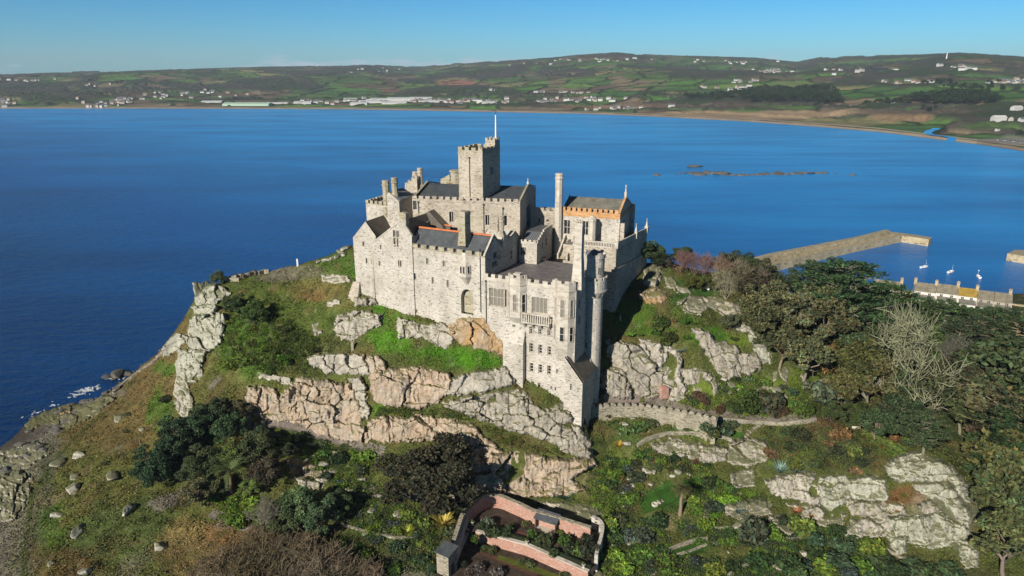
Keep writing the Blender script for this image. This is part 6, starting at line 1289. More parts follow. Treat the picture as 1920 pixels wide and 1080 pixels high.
def cone_shrub(seed):
    r = np.random.default_rng(seed); lv = Leaves(); z = r.random(1500)**.8; a = r.random(1500)*6.283; rad = (.34*np.sqrt(1-z*.85))*(.75+.25*r.random(1500)); lv.add(np.stack([np.cos(a)*rad, np.sin(a)*rad, z*1.0], 1), .07, r); return lv.mesh('shrub', M_LEAF)

BROAD = [broadleaf(11), broadleaf(12, 8.5, 4.6), broadleaf(13, 10, 4.0)]; DENSE = [broadleaf(21, 7.5, 4.2, 15000, .18, 0, .06), broadleaf(22, 6.5, 3.4, 10000, .18, 0, .05), broadleaf(23, 7.5, 3.6, 12000, .18, 0, .05)]
PINES = [pine(31), pine(32, 12, 6.0), pine(33, 14, 5.2)]; BARE = [baretree(41), baretree(42, 8, .65), baretree(43, 7, .5)]
THICK = [baretree(51, 4.0, .75, 5), baretree(52, 3.6, .8, 5)]
SHR = [shrub(61), shrub(62, 1000, .17, (1, 1, .95)), shrub(63, 900, .2, (1, 1, .65), 7), shrub(64, 1300, .13, (1, 1, .85), 12)]; BALL = [shrub(65, 1500, .10, (1, 1, .9), 3, rough=.8), shrub(66, 1500, .10, (1, 1, .8), 4, rough=.85)]
AGAVE = [blades(71, 44, 1.5, .11, .25, .8), blades(72, 40, 1.4, .10, .35, .7)]; FLAX = [blades(73, 90, 1.3, .05, .8, 1.3), blades(74, 120, 1.2, .035, 1.0, 1.2)]
CONE = [cone_shrub(75)]; PALM = [palm(81), palm(82, 4.2, 26, 3.6)]
RND = random.Random(77)
def vary(c, k=.18): q = 1+RND.uniform(-k, k); return (c[0]*q*(1+RND.uniform(-.1, .1)), c[1]*q, c[2]*q*(1+RND.uniform(-.15, .15)), 1)
def plant_tree(kind, px, py, hpx, leaf, bark, label, group, name='tree', cat='tree', wide=1.0, base_h=None):
    """tree whose foot is at the ground under (px, py) and whose height is hpx pixels there"""
    p = hit1(px, py); dist = np.linalg.norm(p-np.array([0, 0, CAMH])); tr, cr_ = kind[RND.randrange(len(kind))]
    h0 = max(v.co.z for v in cr_.vertices) if 'h' not in cr_ else cr_['h']; cr_['h'] = h0
    s = hpx*dist/FPX/h0*1.05
    root = link(name, None, None, (p[0], p[1], p[2]), RND.uniform(0, 6.28), (s*wide, s*wide, s)); tag(root, label, cat, group)
    t = link('trunk', tr, root); t.color = vary(bark, .1); c = link('crown', cr_, root); c.color = vary(leaf); return root
def plant(kind, px, py, wpx, col, name='shrub', flat=1.0, lift=-.05):
    p = hit1(px, py); s = wpx*.5*np.linalg.norm(p-np.array([0, 0, CAMH]))/FPX
    o = link(name, kind[RND.randrange(len(kind))], None, (p[0], p[1], p[2]+lift*s), RND.uniform(0, 6.28), (s, s, s*flat*RND.uniform(.85, 1.15))); o.color = vary(col); return o
def batch(items, labeler, cat, group):
    for k, (o, x) in enumerate(sorted(items, key=lambda t: t[1])): tag(o, labeler(ordn(k)), cat, group)
OLV = (.098, .102, .045); DKG = (.042, .062, .024); PNG = (.036, .070, .022); PALE = (.30, .28, .17); GRY = (.17, .15, .12); TWIG = (.175, .14, .085)

# --- trees east of the castle, front rank to harbour
E = []
EAST = [  # kind, foot px, py, height px, leaf, bark, wide
    ('b', 1440, 610, 95, OLV), ('b', 1480, 640, 110, OLV), ('b', 1530, 660, 120, OLV), ('b', 1420, 640, 90, (.07, .075, .03)), ('b', 1505, 715, 110, OLV), ('b', 1460, 690, 105, (.07, .08, .03)), ('b', 1590, 730, 110, (.062, .075, .022)), ('b', 1625, 765, 110, OLV), ('b', 1570, 765, 80, (.085, .09, .03)), ('b', 1540, 620, 110, OLV), ('b', 1400, 560, 60, (.06, .055, .03)), ('b', 1360, 545, 50, (.075, .065, .035)),
    ('b', 1680, 820, 90, DKG), ('b', 1750, 800, 95, (.045, .05, .022)), ('b', 1640, 830, 70, DKG), ('b', 1790, 770, 80, (.05, .05, .024)), ('b', 1700, 790, 80, DKG), ('b', 1580, 690, 90, DKG), ('b', 1620, 690, 100, DKG), ('b', 1850, 845, 70, (.05, .04, .02)),
    ('p', 1580, 650, 175, PNG), ('p', 1620, 660, 130, PNG), ('p', 1530, 600, 120, PNG), ('p', 1640, 640, 120, (.034, .07, .016)), ('p', 1560, 620, 130, PNG), ('p', 1720, 640, 90, (.035, .065, .018)), ('p', 1760, 650, 95, PNG), ('p', 1800, 655, 85, PNG), ('p', 1850, 650, 80, PNG), ('p', 1900, 660, 85, PNG), ('p', 1830, 690, 100, DKG), ('p', 1890, 700, 110, DKG), ('p', 1780, 680, 90, DKG), ('p', 1690, 630, 80, PNG), ('p', 1930, 690, 100, PNG),
    ('p', 1860, 800, 130, (.030, .065, .018)), ('p', 1910, 810, 125, PNG), ('p', 1905, 880, 120, PNG), ('p', 1890, 930, 110, (.026, .046, .012)), ('p', 1930, 940, 130, DKG), ('p', 1900, 965, 110, DKG), ('p', 1900, 1010, 120, DKG), ('p', 1800, 815, 80, PNG), ('p', 1960, 850, 130, PNG), ('p', 1885, 1085, 100, DKG), ('p', 1940, 1080, 110, DKG), ('p', 1730, 850, 60, DKG), ('p', 1980, 760, 110, PNG),
    ('x', 1775, 705, 95, GRY), ('x', 1830, 655, 55, PALE), ('x', 1385, 545, 75, (.27, .22, .14)), ('x', 1345, 530, 65, (.22, .15, .12)), ('x', 1300, 515, 55, (.2, .13, .11)), ('x', 1275, 512, 55, (.19, .12, .10)), ('x', 1320, 520, 60, (.22, .15, .12)), ('x', 1415, 545, 60, (.2, .15, .11)), ('x', 1545, 700, 70, (.34, .19, .07)), ('x', 1720, 780, 60, PALE), ('x', 1640, 680, 70, GRY), ('x', 1440, 545, 55, (.17, .13, .1)), ('x', 1360, 560, 70, (.3, .27, .17)),
    ('d', 1225, 482, 44, DKG), ('d', 1215, 500, 60, DKG), ('d', 1280, 490, 44, DKG), ('d', 1400, 520, 45, DKG), ('d', 1440, 520, 50, DKG), ('d', 1480, 540, 50, DKG), ('d', 1365, 520, 56, (.06, .062, .03)), ('d', 1390, 525, 62, DKG), ('d', 1415, 530, 62, (.06, .065, .03)), ('d', 1440, 535, 58, DKG), ('d', 1240, 505, 40, (.02, .03, .012)), ('d', 1330, 545, 34, (.075, .08, .02)), ('d', 1300, 545, 34, (.08, .085, .02)),
    ('d', 1660, 650, 60, DKG), ('d', 1700, 660, 50, DKG), ('d', 1730, 690, 55, (.05, .08, .02)), ('d', 1745, 670, 60, (.06, .10, .02)), ('d', 1600, 800, 50, (.05, .07, .02)), ('d', 1640, 790, 50, (.06, .06, .02)), ('d', 1560, 790, 40, (.045, .065, .02)),
]
KIND = {'b': (BROAD, 'olive green broadleaf evergreen', (.2, .17, .12)), 'p': (PINES, 'dark green tiered pine', (.22, .20, .13)), 'x': (BARE, 'bare winter tree', None), 'd': (DENSE, 'dense rounded dark evergreen', (.1, .08, .06))}
trees = {k: [] for k in KIND}
for k, x, y, h, c in EAST:
    if k == 'p' and x > 1775 and y > 715 and int(x) % 4 < 2: k, c = 'b', ((.085, .095, .036), (.10, .095, .042), (.06, .08, .028))[int(x+y) % 3]
    kd, nm, bk = KIND[k]; o = plant_tree(kd, x, y, h*(.82 if x < 1690 else .78 if y < 715 else 1.15), c, bk or c, None, None, {'p': 'pine_tree', 'x': 'bare_tree'}.get(k, 'tree'), 'tree', 1.15 if k == 'p' else .82 if k == 'x' else 1.1); trees[k].append((o, x))
for k, v in trees.items(): batch(v, lambda q, k=k: f'{KIND[k][1]} in the wood east of the castle, {q} from the left', 'tree', KIND[k][1]+' trees in the east wood')
plant_tree([BARE[1]], 1690, 748, 165, (.28, .265, .165), (.28, .265, .165), 'large pale bare tree spreading in the middle of the east wood', None, 'bare_tree', 'tree', .8)
# --- trees and big shrubs on the west and centre garden
W_ = []
plant_tree(DENSE, 812, 955, 122, (.044, .047, .024), (.09, .07, .05), 'huge dark evergreen oak below the pink cliffs beside the walled garden', None, 'tree', 'tree', 1.35)
WT = [('d', 300, 905, 90, (.022, .042, .022)), ('d', 345, 850, 90, (.026, .042, .018)), ('d', 390, 820, 80, (.028, .045, .018)), ('d', 430, 830, 70, (.03, .05, .02)), ('d', 380, 900, 80, (.035, .05, .02)), ('d', 330, 870, 70, DKG), ('d', 480, 870, 80, (.04, .045, .02)), ('d', 430, 880, 70, (.075, .095, .024)), ('d', 375, 950, 70, (.06, .06, .03)), ('d', 500, 910, 70, (.05, .04, .026)), ('d', 560, 985, 95, (.05, .075, .03)), ('d', 600, 1000, 90, (.048, .07, .03)), ('d', 530, 1010, 70, (.045, .065, .028)), ('d', 640, 965, 60, DKG), ('d', 405, 930, 50, (.06, .07, .024)), ('d', 540, 860, 40, (.03, .04, .018)), ('d', 410, 775, 40, (.035, .045, .018)), ('d', 455, 790, 50, (.05, .05, .024)), ('d', 490, 840, 50, DKG), ('d', 410, 535, 34, (.05, .06, .024)), ('d', 445, 590, 50, (.03, .05, .016)), ('d', 480, 610, 60, (.03, .055, .014)), ('d', 1365, 620, 44, (.055, .06, .03)), ('d', 470, 930, 46, (.10, .14, .04))]
batch([(plant_tree(DENSE, x, y, h*.74, tuple(1.7*q for q in c), (.1, .08, .06), None, None, 'small_tree', 'tree', 1.0), x) for _, x, y, h, c in WT], lambda q: f'rounded evergreen garden tree on the west and centre slopes, {q} from the left', 'tree', 'rounded garden trees')
plant_tree([PALM[1]], 435, 925, 60, (.085, .105, .035), (.16, .11, .07), 'feathery date palm with arching fronds in the west garden', None, 'palm_tree', 'palm')
plant_tree([PALM[0]], 1275, 965, 62, (.10, .085, .04), (.26, .19, .13), 'slim palm with a bare trunk on the garden lawn', None, 'palm_tree', 'palm')
TH = [(430, 1075), (480, 1065), (520, 1075), (560, 1075), (600, 1085), (640, 1090), (500, 1040), (540, 1050), (470, 1090), (680, 1095), (590, 1060), (550, 1095), (450, 1100), (505, 1095), (620, 1105)]
batch([(plant_tree(THICK, x, y, RND.uniform(44, 66), TWIG, TWIG, None, None, 'bare_bush', 'bush', 1.5), x) for x, y in TH], lambda q: f'tangled leafless brown thicket along the lower edge, {q} from the left', 'bush', 'leafless thicket bushes')
plant_tree(BARE, 500, 1000, 70, (.25, .22, .15), (.25, .22, .15), 'slender pale leafless tree by the lower garden hedge', None, 'bare_tree', 'tree', .7)

# --- shrubs, area by area
def area(poly, n, cols, wr, kinds, flat=.95):
    P = np.array(poly); out = []; x0, y0 = P.min(0); x1, y1 = P.max(0); tries = 0; pts = []
    while len(out) < n and tries < 4000:
        tries += 1; x, y = RND.uniform(x0, x1), RND.uniform(y0, y1)
        if not inpoly([x], [y], poly)[0]: continue
        w = RND.uniform(*wr)
        if any(abs(x-a)*1.0 < (w+c)*.30 and abs(y-b) < (w+c)*.22 for a, b, c in pts): continue
        pts.append((x, y, w)); out.append((plant(kinds, x, y, w, RND.choice(cols), 'shrub', flat*RND.uniform(.8, 1.1)), x))
    return out
G1 = [(.05, .10, .02), (.075, .13, .02), (.035, .065, .02), (.10, .15, .022), (.06, .075, .03), (.05, .085, .04), (.04, .055, .03), (.03, .05, .016), (.13, .17, .03)]; G2 = [(.045, .06, .045), (.055, .075, .055), (.06, .07, .055)]; LM = [(.11, .19, .02), (.14, .21, .025), (.09, .16, .02)]; BR = [(.13, .075, .035), (.10, .06, .035)]
AREAS = [
 ('in the rock garden under the west path', [(520, 800), (640, 835), (700, 850), (700, 900), (640, 915), (540, 850)], 26, G1+LM, (16, 38), SHR),
 ('on the terraces left of the dark evergreen oak', [(640, 900), (760, 915), (760, 1000), (700, 1020), (640, 980), (620, 930)], 22, G1+LM+G2, (16, 40), SHR),
 ('along the lower left hedge bank', [(600, 1000), (700, 1030), (745, 1080), (600, 1040)], 12, [(.04, .08, .012), (.05, .09, .014)], (30, 48), SHR),
 ('around the west end of the walled garden', [(760, 950), (860, 940), (850, 1000), (810, 1075), (740, 1070), (740, 1000)], 18, G1+[(.16, .16, .04)], (18, 40), SHR),
 ('in bright green clumps by the date palm', [(400, 930), (500, 940), (500, 985), (420, 985)], 12, LM, (24, 40), SHR),
 ('in the steep bed right of the fissured cliff', [(1100, 870), (1140, 850), (1180, 870), (1160, 960), (1120, 960), (1100, 920)], 20, LM+G1, (14, 28), SHR),
 ('in the blue grey bed beside the lawn', [(1150, 870), (1200, 860), (1210, 920), (1180, 960), (1145, 930)], 14, G2+G1, (22, 40), SHR),
 ('in the lower garden right of the brick walls', [(1130, 970), (1240, 975), (1260, 1030), (1220, 1080), (1120, 1080)], 20, G2+G1+LM, (26, 52), SHR),
 ('between the lawn and the central steps', [(1240, 830), (1330, 860), (1340, 900), (1300, 890), (1220, 880), (1190, 850)], 18, G1+BR, (16, 34), SHR),
 ('in the beds right of the slim palm', [(1285, 920), (1330, 900), (1400, 915), (1440, 935), (1380, 940), (1340, 970), (1300, 960)], 20, G1+LM, (14, 34), SHR),
 ('around the lower lawn terraces', [(1260, 975), (1340, 985), (1440, 1000), (1500, 1020), (1480, 1060), (1400, 1030), (1300, 1020)], 20, G1+LM+G2, (14, 40), SHR),
 ('at the lower edge below the garden lawns', [(1230, 1050), (1380, 1050), (1480, 1050), (1600, 1060), (1600, 1085), (1240, 1085)], 18, G1+G2, (22, 54), SHR),
 ('below the pale weathered crag', [(1440, 960), (1540, 990), (1600, 1010), (1660, 1040), (1640, 1080), (1520, 1050), (1440, 1000)], 20, G1+[DKG, (.03, .045, .02)], (24, 56), SHR),
 ('on the agave bank right of the rampart', [(1420, 800), (1560, 805), (1650, 850), (1640, 885), (1540, 880), (1440, 870)], 20, [(.06, .085, .03), (.055, .08, .04), (.10, .12, .025), (.13, .085, .04), (.035, .045, .018)], (22, 46), SHR),
 ('in the bed along the rampart path', [(1280, 735), (1400, 735), (1480, 745), (1540, 760), (1440, 785), (1330, 770), (1270, 755)], 20, G1+LM+BR, (14, 36), SHR),
 ('on the rocky bank above the rampart path', [(1330, 705), (1420, 700), (1500, 730), (1500, 755), (1400, 745), (1330, 738)], 20, LM+G1, (12, 26), SHR),
 ('by the wood above the eastern outcrop', [(1560, 780), (1680, 790), (1740, 830), (1700, 850), (1640, 840), (1580, 810)], 20, [(.05, .065, .02), (.07, .07, .02), (.12, .06, .02), DKG, (.08, .10, .02)], (24, 50), SHR),
 ('around the foot of the eastern outcrop', [(1650, 1040), (1720, 1050), (1800, 1060), (1800, 1085), (1640, 1085)], 9, [DKG, (.04, .06, .02)], (30, 60), SHR),
 ('on the red turf of the eastern outcrop', [(1660, 920), (1720, 930), (1710, 965), (1660, 955)], 8, [(.14, .075, .03), (.09, .09, .02)], (10, 20), SHR),
 ('on the green shoulder below the gun battery', [(430, 560), (520, 560), (560, 640), (520, 700), (430, 690), (410, 640)], 20, [(.055, .10, .012), (.035, .06, .014), (.085, .12, .02), (.06, .08, .02)], (20, 46), SHR, .7),
 ('on the mid slope left of the pale shelf', [(540, 600), (600, 640), (580, 700), (500, 700), (520, 640)], 18, [(.05, .075, .016), (.04, .055, .016), (.075, .10, .02)], (14, 34), SHR, .6),
 ('along the ledge between the cliff faces', [(690, 765), (840, 765), (900, 790), (830, 785), (720, 785)], 12, [(.06, .10, .02), (.08, .10, .02), (.05, .07, .02)], (12, 26), SHR, .6),
 ('on the cliff ledges below the wing', [(900, 790), (1000, 835), (1060, 850), (1010, 850), (930, 830)], 10, [(.10, .09, .03), (.07, .09, .02)], (10, 24), SHR, .6),
 ('on the east lawn bank by the castle', [(1150, 640), (1240, 590), (1330, 610), (1400, 640), (1330, 640), (1240, 630)], 14, [(.06, .12, .014), (.12, .085, .03), (.08, .14, .02), (.05, .08, .02)], (14, 34), SHR, .5),
 ('in the scrub on the west turf', [(200, 780), (330, 720), (330, 840), (240, 900), (180, 900)], 10, [(.05, .06, .022), (.035, .045, .018)], (14, 30), SHR, .5),
]
for a in AREAS:
    it = area(a[1], max(5, int(a[2]*.66)), a[3], a[4], a[5], *(a[6:] or ()))
    batch(it, lambda q, a=a: f'leafy shrub {a[0]}, {q} from the left', 'shrub', 'shrubs '+a[0])
it = [(plant(BALL, x, y, w*1.15, c, 'clipped_shrub', 1.15), x) for x, y, w, c in ((1302, 760, 26, (.055, .085, .022)), (1322, 757, 18, BR[1]), (1372, 765, 24, (.05, .085, .02)), (1402, 760, 52, (.05, .075, .018)), (1434, 760, 22, (.06, .09, .02)), (1461, 777, 30, BR[1]), (1510, 776, 34, (.05, .085, .015)), (1128, 738, 16, DKG), (1138, 730, 16, DKG), (1118, 744, 15, DKG), (1240, 612, 36, (.05, .075, .016)), (1255, 640, 34, (.05, .07, .016)), (1349, 770, 22, (.09, .055, .03)), (1308, 745, 24, (.09, .06, .035)))]
batch(it, lambda q: f'clipped dome shrub near the rampart path, {q} from the left', 'shrub', 'clipped dome shrubs')
it = [(plant(SHR, 1440, 765, 60, (.055, .062, .032), 'shrub', 1.2), 1), (plant(SHR, 1535, 745, 66, (.075, .085, .045), 'shrub', 1.2), 2)]
batch(it, lambda q: f'large grey green shrub above the rampart path, {q} from the left', 'shrub', 'large shrubs above the rampart')
it = [(plant(SHR, 1412, 1003, 66, (.06, .075, .045), 'shrub', 1.3), 1)]; tag(it[0][0], 'big feathery grey green bush on the lower lawn edge', 'bush')
for x, y, w, c, l in ((1462, 885, 30, (.16, .26, .20), 'left of two blue green agaves above the pale crag'), (1490, 885, 32, (.16, .26, .20), 'right of two blue green agaves above the pale crag'), (1060, 935, 34, (.10, .17, .13), 'spiky blue green agave behind the brick garden wall'), (1382, 958, 26, (.14, .24, .2), 'blue green agave among the middle garden beds'), (1275, 660, 22, (.12, .2, .16), 'left small agave on the east cliff'), (1322, 658, 20, (.12, .2, .16), 'right small agave on the east cliff'), (1492, 960, 20, (.3, .13, .07), 'left rusty red aloe by the stepped rocks'), (1520, 968, 20, (.3, .13, .07), 'right rusty red aloe by the stepped rocks'), (1574, 823, 20, (.2, .28, .22), 'pale rosette succulent by the garden seat')):
    tag(plant(AGAVE, x, y, w, c, 'agave', 1.0, .0), l, 'agave')
for x, y, w, c, l in ((1020, 928, 38, (.36, .33, .07), 'yellow variegated flax behind the brick garden wall'), (832, 985, 46, (.40, .34, .08), 'yellow striped flax beside the garden gatehouse'), (1155, 915, 40, (.25, .15, .06), 'clump of tawny grass left of the lawn'), (1157, 985, 32, (.17, .08, .04), 'russet grass clump by the brick garden corner'), (1247, 1068, 40, (.10, .07, .045), 'dark flax clump above the lower steps'), (764, 1000, 30, (.3, .32, .05), 'small yellow flax left of the walled garden'), (1400, 1020, 34, (.06, .07, .03), 'dark grassy mound on the lower lawn'), (1715, 800, 60, (.28, .14, .05), 'orange brown winter shrub by the east wood'), (1160, 838, 22, (.36, .26, .03), 'yellow flowering clump below the green bank')):
    tag(plant(FLAX, x, y, w, c, 'flax', .9, .0), l, 'flax')
batch([(plant(FLAX, x, 585+RND.uniform(-2, 4), RND.uniform(14, 20), (.20, .21, .07), 'tall_grass', 1.5), x) for x in range(782, 848, 7)], lambda q: f'tall pale border plant against the south range, {q} from the left', 'plant', 'border plants under the south range')

# --- low ground cover: tufts all over the open slopes, one mass
def ground_cover(n=330000):
    r = np.random.default_rng(3); px = r.uniform(-10, 1930, n); py = r.uniform(462, 1085, n); P = hit(px, py, 0.0); ok = P[:, 2] > 1.6
    for poly in MASKP: ok &= ~inpoly(px, py, poly)
    for poly in NOGRASS: ok &= ~inpoly(px, py, poly)
    P = P[ok]; c = paint_ground(P); d = np.linalg.norm(P-np.array([0, 0, CAMH]), axis=1); tuft = fbm(P[:, :2]/2.3, 3, 61); k = r.random(len(P)) < np.clip((tuft-.30)*3.2, .12, 1); P = P[k]; c = c[k]; d = d[k]; tuft = tuft[k]
    lawn = np.linalg.norm(c/(c.sum(1)[:, None])-np.array(LAWN)/sum(LAWN), axis=1) < .06
    P[:, 2] += r.random(len(P))*np.where(lawn, .04, .42*(.3+tuft*1.7)); lv = Leaves(); lv.add(P, np.where(lawn, .10, .20)*d/170, r, c*np.clip(1.05+r.normal(size=len(P))*.12, .6, 1.5)[:, None], up=.7, jit=.26, hue=.10)
    m, nt, b, L = mat('ground_cover', .9, .1); at = nn(nt, 'ShaderNodeAttribute', attribute_name='col'); L(at.outputs['Color'], b.inputs['Base Color'])
    o = link('ground_cover', lv.mesh('ground_cover', m)); tag(o, 'rough grass, bracken and low herbs over the island slopes', 'ground cover', kind='stuff')
NOGRASS = [[(815, 1085), (820, 1020), (880, 935), (925, 922), (1135, 965), (1125, 1085)], [(490, 785), (600, 812), (650, 830), (640, 842), (500, 805)], [(1090, 755), (1125, 738), (1215, 748), (1215, 756), (1100, 760)]]
ground_cover()

def undergrowth():
    r = np.random.default_rng(8); lv = Leaves(); n = 0
    for a in AREAS[:17]+AREAS[19:23]:
        P = np.array(a[1]); x0, y0 = P.min(0); x1, y1 = P.max(0); m = int((x1-x0)*(y1-y0)/30); px = r.uniform(x0, x1, m); py = r.uniform(y0, y1, m); ok = inpoly(px, py, a[1])
        for poly in MASKP+NOGRASS[:1]: ok &= ~inpoly(px, py, poly)
        Q = hit(px[ok], py[ok])
        for q in Q:
            s = r.uniform(.35, 1.0); c = np.array(a[3][r.integers(len(a[3]))])*r.uniform(.7, 1.2); lv.add(q+np.array([0, 0, s*.3])+blob(r, int(46*s+14), s, (1, 1, .6)), .15, r, c, up=.5, jit=.3)
    o = link('undergrowth', lv.mesh('undergrowth', bpy.data.materials['ground_cover'])); tag(o, 'mixed low planting filling the terraced garden beds', 'undergrowth', kind='stuff')
undergrowth()
# ------------------------------------------------------------------ garden walls, paths, steps
def brick_mat():
    m, nt, b, L = mat('pink_brick', .9, .15); uv = nn(nt, 'ShaderNodeUVMap', uv_map='uv')
    br = nn(nt, 'ShaderNodeTexBrick', i_Scale=1.0); mp = nn(nt, 'ShaderNodeMapping'); mp.inputs['Scale'].default_value = (1.6, 2.6, 1); L(uv.outputs[0], mp.inputs[0]); L(mp.outputs[0], br.inputs['Vector'])
    br.inputs['Color1'].default_value = (.46, .23, .17, 1); br.inputs['Color2'].default_value = (.38, .18, .13, 1); br.inputs['Mortar'].default_value = (.48, .36, .29, 1); br.inputs['Mortar Size'].default_value = .025
    n = noise(nt, L, uv.outputs[0], .9, 6, .7, (.6, 1.6, 1)); r = ramp(nt, [(.50, (0, 0, 0)), (.66, (1, 1, 1))]); L(n, r.inputs[0])
    ml = nn(nt, 'ShaderNodeMath', operation='MULTIPLY'); L(r.outputs[0], ml.inputs[0]); ml.inputs[1].default_value = .6
    c = mixc(nt, L, ml.outputs[0], br.outputs[0], (.58, .46, .38)); n2 = noise(nt, L, uv.outputs[0], 2.2, 4, .6); r2 = ramp(nt, [(.3, (.72, .72, .72)), (.65, (1.1, 1.1, 1.1))]); L(n2, r2.inputs[0])
    L(mixc(nt, L, 1.0, c, r2.outputs[0], 'MULTIPLY'), b.inputs['Base Color']); bump(nt, L, b, br.outputs['Fac'], .3, .03); return m
M_BRICK = brick_mat(); M_RUB = stone_mat('garden_rubble', (.275, .25, .19), (.09, .08, .05), (.38, .355, .29), 1.7, warm=(.15, .16, .06), gap=1.0)
M_EARTH = plain('garden_earth', (.055, .042, .032), .95, .1, .45, .8); M_PATHM = plain('path_gravel', (.17, .145, .125), .95, .1, .25, 1.2); M_LAWN = plain('mown_lawn', (.030, .078, .012), .9, .1, .25, .5, bmp=.3)
W0 = Fr(o=(0, 0), u=(1, 0))
def strip(pts, w0, w1): 
    """offset a polyline of (x, y) to both sides"""
    p = np.array(pts, float)[:, :2]; t = np.gradient(p, axis=0); t /= np.linalg.norm(t, axis=1)[:, None]; n = np.stack([-t[:, 1], t[:, 0]], 1); return p+n*w0, p+n*w1
def resample(px, n):
    px = np.array(px, float); d = np.concatenate([[0], np.cumsum(np.hypot(*np.diff(px, axis=0).T))]); t = np.linspace(0, d[-1], n); return np.stack([np.interp(t, d, px[:, 0]), np.interp(t, d, px[:, 1])], 1)
def ribbon_wall(mb, xy, zb, zt, th, m=0, mt=1, mi=None):
    """wall standing on a polyline; zb, zt per point; front face is the right-hand side"""
    A, B = strip(xy, -th/2, th/2); n = len(A); zb = np.broadcast_to(zb, n); zt = np.broadcast_to(zt, n)
    for k in range(n-1):
        a, b, c, d = A[k], A[k+1], B[k], B[k+1]
        mb.poly([(*a, zb[k]), (*b, zb[k+1]), (*b, zt[k+1]), (*a, zt[k])], m); mb.poly([(*d, zb[k+1]), (*c, zb[k]), (*c, zt[k]), (*d, zt[k+1])], m if mi is None else mi); mb.poly([(*a, zt[k]), (*b, zt[k+1]), (*d, zt[k+1]), (*c, zt[k])], mt)
    for k in (0, n-1): mb.poly([(*A[k], zb[k]), (*B[k], zb[k]), (*B[k], zt[k]), (*A[k], zt[k])], m)
def thing(name, loc, label, cat, group=None): return tag(link(name, None, None, tuple(loc)), label, cat, group)
# brick walled garden
def curve_px(pts, n, z):
    q = resample(pts, n); return atz(q[:, 0], q[:, 1], z)[:, :2]
ZT = 8.6
bw = curve_px([(869, 962), (876, 955), (884, 948), (895, 938), (906, 931), (917, 927.5), (927, 926.5), (936, 927.5), (945, 930), (960, 937), (977, 944), (998, 955), (1041, 967), (1108, 988)], 44, ZT)
c_ = bw.mean(0); wg = thing('garden_wall', (c_[0], c_[1], ZU), 'curved pink brick garden wall with stone coping backing the upper terrace', 'wall')
mb = MB(); ribbon_wall(mb, bw, ZU-1.5, ZT-.25, .55, 0, 0, 1); mb.build('brick_face', [M_BRICK, M_RUB], wg, wg)
mb = MB(); ribbon_wall(mb, bw, ZT-.25, ZT, .85, 0, 0); mb.build('coping', [M_RUB], wg, wg)
lw_ = curve_px([(893, 996), (940, 1008), (988, 1021), (1045, 1046), (1104, 1072)], 24, ZU)
c_ = lw_.mean(0); wl = thing('retaining_wall', (c_[0], c_[1], ZL), 'straight pink brick retaining wall between the two garden terraces', 'wall')
mb = MB(); ribbon_wall(mb, lw_, ZL-1, ZU, .6, 0, 0); mb.build('brick_face', [M_BRICK], wl, wl)
mb = MB(); ribbon_wall(mb, lw_, ZU+.003, ZU+.22, .85, 0, 0); mb.build('coping', [M_ASH], wl, wl)
A, B = strip(lw_, .75, 1.5); mb = MB(); ribbon_wall(mb, (A+B)/2, ZU-.2, ZU+.65, .5); tag(mb.build('box_edging', [plain('box_leaf', (.02, .028, .014), .9, .1, .5, 6.0, bmp=1.0)]), 'dark clipped box edging along the lower brick wall', 'hedge')
def floor(name, poly, z, m, label, kind='structure'):
    q = atz([p[0] for p in poly], [p[1] for p in poly], z); me = make_mesh(name, q, [tuple(range(len(q)))], [m]); o = link(name, me); return tag(o, label, kind=kind)
floor('upper_terrace', UPPER, ZU, M_EARTH, 'earth beds of the upper walled terrace'); floor('lower_terrace', LOWER, ZL, M_EARTH, 'earth beds of the lower walled terrace')
floor('garden_path', [(905, 978), (960, 992), (1030, 1010), (1080, 1030), (1078, 1035), (1028, 1016), (958, 997), (903, 983)], ZU+.02, plain('brick_path', (.10, .05, .038), .9, .1, .3, 2.0), 'narrow brick path on the upper terrace')
floor('garden_path', [(885, 1028), (920, 1040), (980, 1062), (1010, 1076), (1000, 1080), (960, 1064), (915, 1045), (882, 1033)], ZL+.02, plain('brick_path2', (.10, .05, .038), .9, .1, .3, 2.0), 'narrow brick path on the lower terrace')
floor('lawn', [(935, 1040), (1000, 1060), (1060, 1082), (1045, 1086), (990, 1070), (930, 1048)], ZL+.024, plain('mossy_edge', (.085, .10, .02), .9, .1, .3, 1.0), 'mossy strip under the lower brick wall')
# west side wall, gatehouse, east wall
ww = curve_px([(869, 962), (862, 978), (853, 1000), (843, 1022)], 10, ZT-.6); c_ = ww.mean(0); wv = thing('side_wall', (c_[0], c_[1], ZL), 'sloping grey stone wall between gatehouse and curved brick wall', 'wall')
mb = MB(); ribbon_wall(mb, ww, ZL-2, np.linspace(ZT, ZT-1.8, 10), .9); mb.build('stone_face', [M_RUB, M_RUB], wv, wv)
A, B = strip(ww, .3, 1.0); mb = MB(); ribbon_wall(mb, (A+B)/2+0, ZL-2, np.linspace(ZT-1.2, ZT-3, 10), .7); mb.build('inner_ledge', [M_ASH, M_ASH], wv, wv)
gh = atz(838, 1062, ZL+1.2); Gf = Fr(o=gh[:2], u=(math.cos(R(-32)), math.sin(R(-32)))); gz = ZL+5.0
ghs = thing('gatehouse', (gh[0], gh[1], ZL), 'small stone gatehouse with a square slate roof', 'gatehouse'); mb = MB(); mb.box(Gf, -1.5, 1.5, -1.4, 1.5, ZL-3, gz); mb.build('wall', [M_RUB], ghs, ghs)
mb = MB(); A = [Gf.w(-1.8, -1.7, gz+.02), Gf.w(1.8, -1.7, gz+.02), Gf.w(1.8, 1.8, gz+.55), Gf.w(-1.8, 1.8, gz+.55)]; mb.loft([A, [(x, y, z+.16) for x, y, z in A]]); mb.build('roof', [M_SLATE], ghs, ghs)
